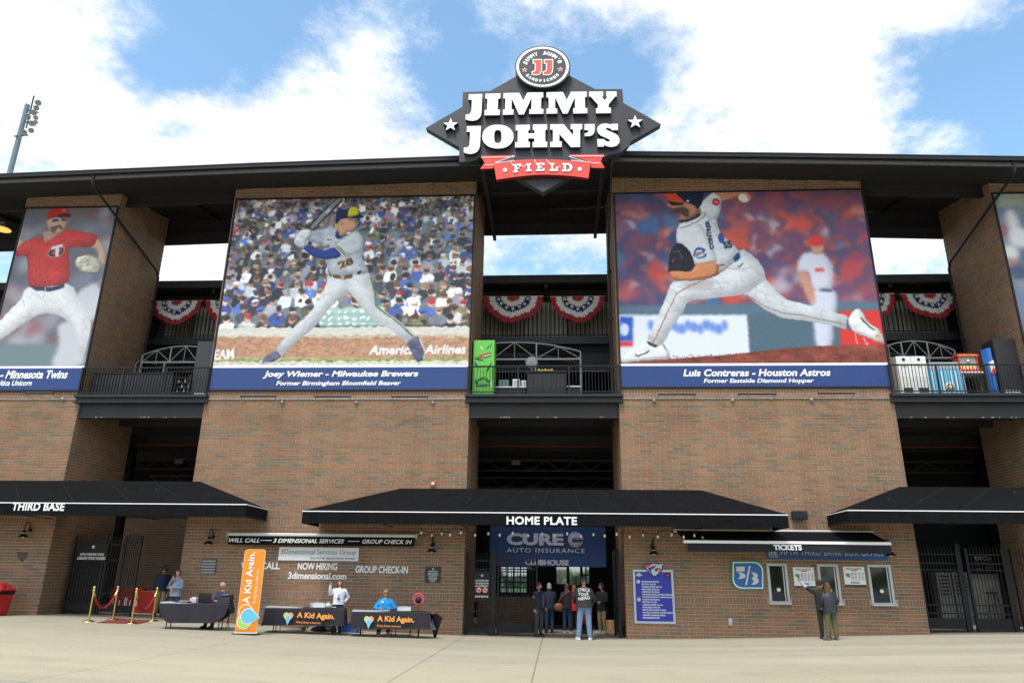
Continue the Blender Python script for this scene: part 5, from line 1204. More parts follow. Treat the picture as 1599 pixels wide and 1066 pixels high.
# ---- right passage lounge seen through the bars
YR_ = 5.5
a, c = at(1500, 895, YR_), at(1599, 895, YR_)
t = thing('lounge_counter', ((a.x+c.x)/2, YR_, .1), 'pale curved counter front seen through the right gates', 'counter')
b = MB(); b.grid(lambda s, r: (a.x+(c.x+2-a.x)*s, YR_-.25*math.sin(math.pi*s), .15+(a.z-.15)*r), 16, 2); b.build('front', mat('counter_grey', (.60, .58, .54), .6, var=.1), t)
b = MB(); b.grid(lambda s, r: (a.x-.05+(c.x+2.1-a.x)*s, YR_-.32-.25*math.sin(math.pi*s)+.6*r, a.z+.02), 16, 1); b.build('top', M_STEEL, t)
for i, (u, v) in enumerate(((1549, 926), (1573, 926))):
    p = at(u, v, 3.6); z0 = ground(p.x)
    t = thing('bar_stool', (p.x, 3.6, z0), ['left', 'right'][i]+' black bar stool silhouette before the pale counter', 'stool', 'bar stools behind the right gates')
    b = MB(); b.lathe((p.x, 3.6, p.z), [(.2, 0), (.21, .03), (.19, .05), (0, .055)], 16); b.build('seat', M_STEEL, t)
    for k in range(4):
        an = R(45+90*k); b = MB(); b.tube([(p.x+.1*math.cos(an), 3.6+.1*math.sin(an), p.z), (p.x+.17*math.cos(an), 3.6+.17*math.sin(an), p.z-.3), (p.x+.22*math.cos(an), 3.6+.22*math.sin(an), z0)], .015, 6); b.build('leg', M_STEEL, t)
for (u0, v0, u1, v1, y, lb) in ((1464, 893, 1486, 925, 4.5, 'pale display cabinet behind the left panel of the right gates'), (1492, 893, 1516, 965, 5.0, 'tall grey cabinet behind the second panel of the right gates')):
    x0, x1, z0, z1 = rectpx(u0, v0, u1, v1, y); t = thing('cabinet', ((x0+x1)/2, y, .15), lb, 'cabinet')
    b = MB(); b.bbox(x0, x1, y, y+.5, .15, z1, .01); b.build('body', mat('cab_grey', (.28, .28, .29), .5, var=.1), t)
    for k in range(6): b = MB(); zz_ = z1-.12-k*.13; b.box(x0+.06, x1-.06, y-.012, y-.001, zz_-.05, zz_); b.build('shelf_front', M_STEELG, t)
t = thing('lounge_lettering', (14.5, 6.4, 2.2), 'white letters of a sign on the dark wall behind the right gates', 'lettering')
textpx(t, 'DFCU FIN', M_LETTER, 1523, 868, 1562, 875, 6.3, bold=.02)
b = MB(); x0, x1, z0, z1 = rectpx(1515, 860, 1572, 893, 6.35); b.box(x0, x1, 6.33, 6.45, z0, z1); b.build('backing', M_DARK, t)
tg = mat('tan_letter', (.30, .24, .14), .6)
for k, (u, v, w) in enumerate(((1525, 880, 6), (1534, 879, 5), (1542, 881, 6), (1526, 888, 9), (1540, 886, 22))):
    x0, x1, z0, z1 = rectpx(u, v-2, u+w, v+2, 6.3); b = MB(); b.box(x0, x1, 6.3, 6.328, z0, z1); b.build('print', tg, t)
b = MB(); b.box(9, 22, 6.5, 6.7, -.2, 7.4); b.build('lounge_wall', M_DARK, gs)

# ---- red lounge furniture behind the left gates
a, c = at(176, 905, 3.2), at(206, 905, 3.2)
t = thing('red_bench', ((a.x+c.x)/2, 3.4, .2), 'bright red sponsor panel with white letters behind the left gate leaf', 'panel')
z0, z1 = at(190, 948, 3.2).z, at(190, 918, 3.2).z
a, c = at(172, 930, 3.2), at(222, 930, 3.2)
b = MB(); b.bbox(a.x, c.x, 3.2, 3.5, .22, z1, .02); b.build('front', mat('bench_red', (.42, .03, .03), .5), t)
text(t, 'WELCOME'[:0] or 'NO', M_LETTER, (a.x+.15, 3.197, .5), X_, Z_, .5, .42, bold=.04) if False else None
for k in range(7):
    b = MB(); x = a.x+.15+k*.22; b.box(x, x+.07+.03*(k % 3), 3.185, 3.198, .45, .45+.32-(.1 if k % 2 else 0)); b.build('print', M_LETTER, t)
p = at(238, 938, 3.0)
t = thing('red_case', (p.x, 3.1, .2), 'plain red case with pale trolley handles behind the cap man', 'case')
b = MB(); b.bbox(p.x-.5, p.x+.15, 2.9, 3.3, ground(p.x), at(235, 922, 3).z, .03); b.build('body', mat('case_red', (.30, .02, .02), .5), t)
b = MB(); b.tube([(p.x+.25, 2.9, ground(p.x)), (p.x+.4, 2.9, .95), (p.x+.6, 2.9, .98), (p.x+.5, 2.9, ground(p.x))], .018, 6); b.build('handle', M_CHROME, t)

# ---- stanchions, ropes, carpet
st = [gp(138, 970), gp(176, 967), gp(205, 973), gp(238, 969)]
lb = ['brass stanchion at the front left corner of the red carpet', 'brass stanchion at the back left corner of the red carpet', 'brass stanchion at the front right corner of the red carpet', 'brass stanchion at the back right corner of the red carpet, half behind the black table']
src = None
for p, s in zip(st, lb):
    if src is None:
        t = thing('stanchion', p, s, 'stanchion', 'brass rope stanchions')
        b = MB(); b.lathe(p, [(.18, 0), (.18, .015), (.15, .03), (.05, .05), (.026, .07)], 24); b.build('base', M_BRASS, t)
        b = MB(); b.tube([p+Vector((0, 0, .06)), p+Vector((0, 0, .93))], .024, 12); b.build('post', M_BRASS, t)
        b = MB(); b.lathe(p+Vector((0, 0, .90)), [(.024, 0), (.045, .01), (.045, .05), (.02, .07), (.03, .09), (.045, .115), (.04, .145), (.0, .165)], 16); b.build('finial', M_BRASS, t)
        src = t
    else: t = copy_tree(src); t.location = p; t['label'] = s
M_ROPE = mat('velvet_red', (.34, .012, .016), .8)
for i, j, s in ((0, 1, 'red velvet rope between the two left stanchions'), (2, 3, 'red velvet rope between the two right stanchions')):
    a, c = st[i]+Vector((0, 0, .9)), st[j]+Vector((0, 0, .9)); n = 14
    pts = [a.lerp(c, k/n)+Vector((0, 0, -.52*(1-(2*k/n-1)**2))) for k in range(n+1)]
    t = thing('velvet_rope', (a+c)/2-Vector((0, 0, .5)), s, 'rope', 'velvet ropes')
    b = MB(); b.tube(pts[1:-1], .032, 10); b.build('rope', M_ROPE, t)
    b = MB(); b.tube(pts[:2], .034, 10); b.tube(pts[-2:], .034, 10); b.build('hook', M_BRASS, t)
q = [gp(150, 972), gp(216, 974), gp(237, 968.5), gp(182, 965)]
b = MB(); n = 6
b.grid(lambda s, r: tuple((q[0].lerp(q[1], s)).lerp(q[3].lerp(q[2], s), r)+Vector((0, 0, .012))), n, n); b.build('carpet', mat('carpet_red', (.22, .035, .028), .95, var=.1), label='faded red carpet between the two rows of brass stanchions', cat='carpet')

# ---- litter bin at the left edge
p = gp(8, 962); x, y, z = p.x-.68, p.y+.3, p.z
t = thing('litter_bin', (x, y, z), 'red litter bin with sloping lid and black liner at the left edge', 'bin')
rb = mat('bin_red', (.50, .02, .025), .4, var=.08); H = 1.02
b = MB(); b.loft([[(x-w, y-w, z+h), (x+w, y-w, z+h), (x+w, y+w, z+h), (x-w, y+w, z+h)] for w, h in ((.27, 0), (.30, .12), (.35, .74))], smooth=False); b.build('body', rb, t)
b = MB(); b.loft([[(x-w, y-w, z+h), (x+w, y-w, z+h), (x+w, y+w, z+h), (x-w, y+w, z+h)] for w, h in ((.36, .68), (.375, .74), (.37, .80))], smooth=False)
b.grid(lambda s, r: (x-.37+.74*s, y-.372-.01*math.sin(s*17), z+.80-.2*r*(.5+.5*math.sin(s*3.1)**.5)), 16, 3); b.build('liner', mat('liner_black', (.012, .012, .013), .25), t)
b = MB(); b.loft([[(x-w, y-w, z+h), (x+w, y-w, z+h), (x+w, y+w, z+h), (x-w, y+w, z+h)] for w, h in ((.385, .801), (.38, .84), (.22, .98), (.16, 1.04), (.04, 1.06))], smooth=False); b.build('lid', rb, t)
b = MB(); b.lathe((x+.12, y-.29, z+.93), [(.06, 0), (.05, .015), (.0, .016)], 16, axis=(.0, -.65, .75)); b.lathe((x+.29, y-.12, z+.93), [(.06, 0), (.05, .015), (.0, .016)], 16, axis=(.65, 0, .75)); b.build('opening', M_BL, t)
text(t, 'WE', M_LETTER, (x+.04, y-.36, z+.5), X_, Vector((0, -.08, .62)), .14, .07); text(t, 'RECYCLE', M_LETTER, (x+.0, y-.355, z+.4), X_, Vector((0, -.08, .62)), .22, .07); text(t, 'CANS', M_LETTER, (x+.02, y-.345, z+.3), X_, Vector((0, -.08, .62)), .17, .07)
b = MB()
for k in range(3):
    a0 = k*2.094+.3; pts = [(x+.12+.07*math.cos(a0+i*.35), y-.335+.0, z+.17+.07*math.sin(a0+i*.35)) for i in range(5)]; b.tube(pts, .014, 5)
b.build('recycle_mark', M_LETTER, t)

# ================================================================ TABLES
M_CLOTH = mat('charcoal_cloth', (.019, .017, .024), .85, var=.12, vs_=3)
def folding_table(A, B, w, h, label, cloth_label, drop_f=.55, round_=False, flap=False, group='folding tables under dark cloths'):
    "A, B: front corners on the ground; w: depth"
    A, B = Vector(A), Vector(B); d = (B-A); Lt = d.length; d.normalize(); n = Vector((-d.y, d.x, 0)).normalized(); zb = (A.z+B.z)/2
    t = thing('folding_table', (A+B)/2+n*w/2, label, 'table', group)
    c = (A+B)/2+n*w/2; c.z = zb
    b = MB(); b.obox(c+Vector((0, 0, h-.02)), (d, n, Z_), (Lt, w, .04)); b.build('tabletop', M_GREYW, t)
    for s in (.12, .88):
        for r in (.12, .88):
            p = A+d*Lt*s+n*w*r; p.z = zb+h-.04; q = Vector((p.x, p.y, ground(p.x))); b = MB(); b.tube([p, q.lerp(p, .15)+n*(.03 if r < .5 else -.03), q], .016, 8); b.build('leg', M_STEEL, t)
        p, q = A+d*Lt*s+n*w*.12, A+d*Lt*s+n*w*.88; p.z = q.z = zb+h*.35; b = MB(); b.tube([p, q], .012, 6); b.build('brace', M_STEEL, t)
    # cloth: one draped sheet, parameter runs round the top and over the edges
    ext = .55
    def cl(s, r):
        U = -ext+(Lt+2*ext)*s; V = -ext+(w+2*ext)*r
        ou = max(0, -U, U-Lt); ov = max(0, -V, V-w); uu = min(max(U, 0), Lt); vv = min(max(V, 0), w)
        o = max(ou, ov) if not (ou and ov) else (ou+ov)*.72
        su = -1 if U < 0 else 1; sv = -1 if V < 0 else 1
        fold = .030*math.sin(U*7+V*2)+.016*math.sin(U*17+2)
        fl = (.012+.10*o)*(1+fold*6) if o else 0
        if round_: 
            lim = drop_f*math.sqrt(max(0, 1-(2*uu/Lt-1)**2))*1.0+.10 if ov else .30
            o = min(o, lim)
        elif ov and not ou: o = min(o, drop_f)
        elif ou: o = min(o, drop_f*1.05)
        p = A+d*uu+n*vv
        if ou: p = p+d*su*(fl if not ov else fl*.7)
        if ov: p = p+n*sv*(fl if not ou else fl*.7)
        zz_ = zb+h+.006-o+(.006*math.sin(U*9)*math.sin(V*8) if not o else 0)
        if ou and ov: zz_ = max(zz_, zb+.12)
        return (p.x, p.y, zz_)
    ct = thing('tablecloth', (c.x, c.y, zb+.15), cloth_label, 'tablecloth', 'dark tablecloths')
    b = MB(); b.grid(cl, 110, 60); b.build('cloth', M_CLOTH, ct)
    return t, ct, A, B, d, n, zb, Lt
def heart(parent, o, ux, uz, s, y=.0, out=False):
    "three overlapping drop shapes forming a heart"
    n = ux.cross(uz)
    def drop(cx, cz, r, tipx, tipz, m, k):
        pl = []; a0 = math.atan2(tipz-cz, tipx-cx); dd = math.hypot(tipx-cx, tipz-cz); ap = math.acos(min(.98, r/dd))
        for i in range(25):
            a = a0+ap+(2*math.pi-2*ap)*i/24; pl.append((cx+r*math.cos(a), cz+r*math.sin(a)))
        pl.append((tipx, tipz)); b = MB(); b.prism(pl, -.003, 0)
        b.v = [tuple(o+ux*(p[0]*s)+uz*(p[2]*s)+n*(-p[1]+k)) for p in b.v]; b.build('heart_logo', m, parent)
    gr, orr, bl, wh = mat('logo_green', (.42, .62, .10), .6), mat('logo_orange', (.86, .30, .04), .6), mat('logo_blue', (.13, .50, .72), .6), M_LETTER
    if out:
        drop(.27, .28, .29, .5, -.38, wh, .001); drop(.27, .28, .27, .49, -.34, mat('flag_orange', (.86, .26, .008), .6), .003)
        drop(.27, .28, .25, .48, -.30, gr, .005) if False else None
        drop(.25, .62, .30, .92, .42, wh, .0065) if False else None
    drop(.28, .30, .27, .5, -.36, wh, .001); drop(.28, .30, .25, .49, -.33, gr, .0045); drop(.70, .30, .27, .5, -.36, wh, .0055); drop(.70, .30, .25, .5, -.33, orr, .009)
    drop(.5, .06, .26, .5, -.62, wh, .013); drop(.5, .06, .235, .5, -.58, bl, .017)
orm, orm2 = mat('print_orange', (.86, .32, .05), .6), mat('logo_orange', (.86, .30, .04), .6)
tabs = []
for (A, B, lb, cb) in ((gp(410, 987), gp(535, 992), 'folding table with charity cloth behind the orange banner', 'dark charity tablecloth with orange lettering, left of two'), (gp(547, 993), gp(668, 997), 'folding table with charity cloth and a small fan, right of two', 'dark charity tablecloth with orange lettering, right of two with loose corner')):
    A = Vector(A)+Vector((0, .0, 0)); tb = folding_table(A, B, .75, .74, lb, cb, .50); tabs.append(tb)
    t, ct, A, B, d, n, zb, Lt = tb
    o = A+d*Lt*(.24 if lb.startswith('folding table with charity cloth b') else .16)-n*.125; o.z = zb+.45; tilt = Vector((0, 0, 1))+n*.14; tilt.normalize()
    heart(ct, o, d, tilt, .30)
    o2 = o+d*.40+Vector((0, 0, -.01)); text(ct, 'A Kid Again.', orm, o2, d, tilt, 1.12, .21, bold=.035, depth=.002)
    text(ct, 'Giving illness a time out', orm2, o2-tilt*.12, d, tilt, .72, .075, bold=.01, depth=.002)
# loose wind-blown corner of the right cloth
t, ct, A, B, d, n, zb, Lt = tabs[1]
b = MB(); c0 = B+d*.02; 
b.grid(lambda s, r: tuple(Vector((c0.x, c0.y, zb+.735))+d*(.42*s*(1-.5*r))+n*(.55*r-.05)+Vector((0, 0, -.10*s-.35*s*s*r-.5*r*s-.03*math.sin(s*9+r*4)))), 14, 8); b.build('loose_corner', M_CLOTH, ct)
b = MB(); b.grid(lambda s, r: tuple(Vector((c0.x, c0.y, zb+.62))+d*(.12+.22*s)+n*(.3)+Vector((0, 0, -.48*r*(1-.3*s)+.04*math.sin(s*6)))+d*(-.08*r)), 6, 8); b.build('loose_corner', mat('cloth_lining', (.22, .21, .27), .8), ct)
A, B = gp(244, 981), gp(352, 985); tb0 = folding_table(Vector(A)+Vector((0, -.0, 0)), B, .75, .74, 'folding table under plain black cloth left of the orange banner', 'plain black tablecloth hanging in a curved swag', .60, True)
t, ct0, A0, B0, d0, n0, zb0, L0 = tb0
# things on the plain table
def on(tb, s, r, dz_=.012): 
    t, ct, A, B, d, n, zb, Lt = tb; p = A+d*Lt*s+n*.75*r; return Vector((p.x, p.y, zb+.74+dz_))
p = on(tb0, .62, .35); t = thing('laptop', p, 'open black laptop before the bald man at the plain black table', 'laptop')
b = MB(); b.box(p.x-.19, p.x+.19, p.y, p.y+.26, p.z, p.z+.018); b.build('keyboard_base', M_STEEL, t); b = MB(); b.obox(p+Vector((0, -.04, .14)), (X_, (0, 1, .25), (0, -.25, 1)), (.40, .012, .28)); b.build('screen', M_STEELG, t)
p = on(tb0, .92, .4); t = thing('printer', p, 'small black ticket printer at the right end of the plain black table', 'printer')
b = MB(); b.loft([[(p.x-.17, p.y-.14, p.z), (p.x+.17, p.y-.14, p.z), (p.x+.17, p.y+.16, p.z), (p.x-.17, p.y+.16, p.z)], [(p.x-.16, p.y-.12, p.z+.16), (p.x+.16, p.y-.12, p.z+.16), (p.x+.16, p.y+.15, p.z+.26), (p.x-.16, p.y+.15, p.z+.26)]], smooth=False); b.build('case', M_STEELG, t)
b = MB(); b.obox(p+Vector((0, -.02, .235)), (X_, (0, 1, .37), (0, -.37, 1)), (.22, .12, .01)); b.build('lid', mat('lid_grey', (.12, .12, .13), .4), t)
for s, r, nm, lb in ((.30, .4, 'paper_stack', 'black tray and papers left of the laptop'), (.45, .45, 'tissue_box', 'pale pink box left of the laptop')):
    p = on(tb0, s, r); t = thing(nm, p, lb, 'papers' if nm[0] == 'p' else 'box'); b = MB(); w = .24 if nm[0] == 'p' else .1
    b.bbox(p.x-w, p.x+w, p.y-.1, p.y+.12, p.z, p.z+(.04 if nm[0] == 'p' else .13), .005); b.build('tray' if nm[0] == 'p' else 'carton', M_STEEL if nm[0] == 'p' else mat('pink_box', (.6, .5, .56), .6), t)
    b = MB(); b.box(p.x-w*.6, p.x+w*.6, p.y-.06, p.y+.08, p.z+(.041 if nm[0] == 'p' else .131), p.z+(.05 if nm[0] == 'p' else .15)); b.build('paper', M_LETTER, t)
# on the charity tables
for tb, s, r, lb in ((tabs[0], .72, .5, 'sheets of paper on the left charity table'), (tabs[1], .33, .45, 'sheets of paper in front of the blue hoodie woman')):
    p = on(tb, s, r); t = thing('papers', p, lb, 'papers')
    for k in range(3): b = MB(); b.obox(p+Vector((-.25+.25*k, .03*k, .004+.003*k)), (X_+Vector((0, .2*k-.2, 0)), Vector((.2-.2*k, 1, 0)), Z_), (.22, .28, .004)); b.build('sheet', M_LETTER, t)
p = on(tabs[0], .56, .4); t = thing('plastic_cup', p, 'clear cup on the left charity table', 'cup'); b = MB(); b.lathe(p, [(.03, 0), (.042, .12)], 14); b.build('cup', mat('cup_clear', (.5, .52, .5), .1), t); b = MB(); b.lathe(p+Vector((0, 0, .12)), [(.044, 0), (.044, .008), (0, .012)], 14); b.build('lid', M_GREYW, t)
p = on(tabs[0], .78, .25); t = thing('goodie_bag', p, 'small clear bag of sweets on the left charity table', 'bag'); b = MB(); b.lathe(p, [(.07, 0), (.1, .04), (.09, .1), (.03, .15), (.05, .18)], 12, sx=1.2); b.build('bag', mat('cup_clear', (.5, .52, .5), .1), t); b = MB(); b.lathe(p+Vector((0, 0, .145)), [(.034, 0), (.034, .012)], 10); b.build('tie', M_RED, t)
p = on(tabs[1], .86, .6); t = thing('desk_fan', p, 'small round red fan on a thin stand at the right charity table end', 'fan')
b = MB(); b.lathe(p+Vector((0, 0, .36)), [(.17, -.02), (.185, 0), (.17, .02), (.15, .02), (.15, -.02)], 26, axis=(0, -1, .1)); b.build('rim', mat('fan_red', (.62, .09, .10), .4), t)
b = MB(); b.lathe(p+Vector((0, .0, .36)), [(.155, 0), (0, .005)], 24, axis=(0, -1, .1)); b.build('blade_disc', mat('fan_dark_red', (.35, .05, .06), .5), t)
b = MB(); b.lathe(p+Vector((0, -.01, .33)), [(.10, .0), (.08, .05), (0, .06)], 18, axis=(0, -1, .1)); b.build('motor', M_STEEL, t)
b = MB(); b.tube([p+Vector((0, 0, .2)), p], .01, 6); b.lathe(p, [(.08, 0), (.08, .012), (0, .015)], 14); b.build('stand', M_STEEL, t)
# chairs, crates and bags beneath
def folding_chair(p, rz, label, seatm=M_WHITE):
    t = thing('folding_chair', p, label, 'chair', 'white folding chairs'); t.rotation_euler = (0, 0, rz)
    def pb(b, n, m): 
        o = bpy.data.objects.new(n, b.mesh(n, m)); COL.objects.link(o); o.parent = t
    b = MB(); b.bbox(-.22, .22, -.2, .2, .43, .46, .01); pb(b, 'seat', seatm)
    b = MB(); b.grid(lambda s, r: (-.22+.44*s, .22+.03*math.sin(math.pi*s), .64+.2*r), 8, 2); b.grid(lambda s, r: (-.22+.44*s, .235+.03*math.sin(math.pi*s), .64+.2*r), 8, 2); b.tube([(-.22, .228, .84), (0, .26, .855), (.22, .228, .84)], .012, 6); pb(b, 'backrest', seatm)
    for s in (-.23, .23):
        b = MB(); b.tube([(s, .25, .84), (s, .1, .43), (s, -.22, 0)], .012, 6); pb(b, 'leg', M_STEEL); b = MB(); b.tube([(s, -.16, .43), (s, .24, 0)], .012, 6); pb(b, 'leg', M_STEEL)
    return t
def chair_at(tb, s, off, lb, rz=math.pi):
    t, ct, A, B, d, n, zb, Lt = tb; p = A+d*Lt*s+n*(.75+off); p.z = ground(p.x); return folding_chair(p, math.atan2(d.y, d.x)+rz-math.pi, lb)
chair_at(tabs[0], .60, .3, 'empty white folding chair behind the left charity table')
chair_at(tabs[1], .68, .35, 'empty white folding chair right of the blue hoodie woman')
p = gp(545, 986); t = thing('storage_tote', p, 'blue plastic tote under the gap between the charity tables', 'tote'); b = MB(); b.loft([[(p.x-w, p.y-.2*k, p.z+h), (p.x+w, p.y-.2*k, p.z+h), (p.x+w, p.y+.2*k, p.z+h), (p.x-w, p.y+.2*k, p.z+h)] for w, k, h in ((.28, .9, 0), (.33, 1, .26))], smooth=False); b.build('body', mat('tote_blue', (.05, .12, .48), .4), t); b = MB(); b.bbox(p.x-.35, p.x+.35, p.y-.22, p.y+.22, p.z+.261, p.z+.30, .01); b.build('lid', mat('tote_blue2', (.08, .18, .6), .4), t)
p = gp(505, 985); t = thing('carrier_bag', p, 'dark bag slumped under the left charity table', 'bag'); b = MB(); b.lathe(p, [(.3, 0), (.33, .05), (.22, .14), (.06, .2), (0, .2)], 12, sx=1.4, sy=.6); b.build('bag', M_STEEL, t); b = MB(); b.tube([p+Vector((-.1, 0, .18)), p+Vector((-.05, 0, .28)), p+Vector((.08, 0, .17))], .01, 6); b.build('handle', M_STEEL, t)
p = gp(460, 984); t = thing('cardboard_box', p, 'open brown carton with white flaps under the left charity table', 'carton'); b = MB(); b.bbox(p.x-.45, p.x+.3, p.y-.15, p.y+.2, p.z, p.z+.14, .005); b.build('box', mat('cardboard', (.34, .19, .08), .8), t); b = MB(); b.box(p.x-.4, p.x+.28, p.y-.158, p.y-.151, p.z+.02, p.z+.1); b.build('label_sheet', M_WHITE, t)

# ---- orange banner on its stand
fy = gp(384, 990); xa, xb = gp(367, 990), gp(401, 990); fy = (xa.y+xb.y)/2; zf = fy
ua, ub = at(367.5, 985, fy).x, at(401, 985, fy).x; z0 = ground((ua+ub)/2)+.06; z1 = at(391, 857, fy).z
t = thing('banner_stand', ((ua+ub)/2, fy, z0-.06), 'tall orange fabric banner stand with white charity lettering', 'banner')
r = .1; pl = [(ua, z0), (ub, z0)]+[(ub-r+r*math.cos(a), z1-r+r*math.sin(a)) for a in [k*math.pi/12 for k in range(7)]]+[(ua+r+r*math.cos(a), z1-r+r*math.sin(a)) for a in [math.pi/2+k*math.pi/12 for k in range(7)]]
M_FLAG = mat('flag_orange', (.86, .26, .008), .6)
b = MB(); b.prism(pl, fy-.02, fy+.02); b.build('frame', mat('flag_edge', (.85, .60, .40), .6), t)
def wr(s, r_): return -.0205-.0-.012*math.exp(-((r_-.08)/.1)**2)*abs(math.sin(s*9+r_*22))-.010*math.exp(-((r_-.5)/.16)**2)*abs(math.sin(s*7+r_*30))-.004
b = MB()
def ff(s, r_):
    x = ua+.015+(ub-ua-.03)*s; z = z0+.01+(z1-z0-.02)*r_
    k = max(0, z-(z1-r)); w = r-math.sqrt(max(0, r*r-k*k)) if k > 0 else 0
    x = min(max(x, ua+.012+w), ub-.012-w); return (x, fy+wr(s, r_), z)
b.grid(ff, 24, 90); b.build('fabric', M_FLAG, t)
b = MB(); b.box(ua-.02, ub+.02, fy-.03, fy+.03, z0-.03, z0-.0); b.build('bottom_bar', M_WHITE, t)
b = MB(); b.box(ua-.03, ub+.03, fy-.2, fy+.2, z0-.058, z0-.031); b.build('foot', M_STEEL, t)
Wd = ub-ua; Hd = z1-z0
text(t, 'A Kid Again.', M_LETTER, (ua+Wd*.62, fy-.040, z0+Hd*.335), Z_, -X_, Hd*.63, Wd*.42, bold=.02, depth=.002)
text(t, 'Giving illness a time out.', M_LETTER, (ua+Wd*.84, fy-.040, z0+Hd*.335), Z_, -X_, Hd*.42, Wd*.16, bold=.0, depth=.002)
heart(t, Vector((ua+Wd*.88, fy-.040, z0+Hd*.035)), Z_, -X_, Wd*.88) if False else None
def ring(cx, cz, r, tipx, tipz, m, k, hole=0):
    pl = []; a0 = math.atan2(tipz-cz, tipx-cx); dd = math.hypot(tipx-cx, tipz-cz); ap = math.acos(r/dd)
    for i in range(25):
        a = a0+ap+(2*math.pi-2*ap)*i/24; pl.append((cx+r*math.cos(a), cz+r*math.sin(a)))
    pl.append((tipx, tipz)); b = MB(); b.prism(pl, fy-.037-k, fy-.035-k); b.build('heart_logo', m, t)
cx, cz = ua+Wd*.5, z0+Hd*.16
ring(cx-.07, cz+.20, .20, cx+.34, cz+.04, M_LETTER, 0); ring(cx-.07, cz+.20, .18, cx+.32, cz+.04, M_FLAG, .003)
ring(cx-.08, cz-.08, .21, cx+.30, cz+.1, M_LETTER, .006); ring(cx-.08, cz-.08, .19, cx+.28, cz+.09, mat('logo_green', (.42, .62, .10), .6), .009)
ring(cx+.02, cz+.07, .22, cx+.38, cz+.03, M_LETTER, .012); ring(cx+.02, cz+.07, .20, cx+.36, cz+.03, mat('logo_blue', (.13, .50, .72), .6), .015)
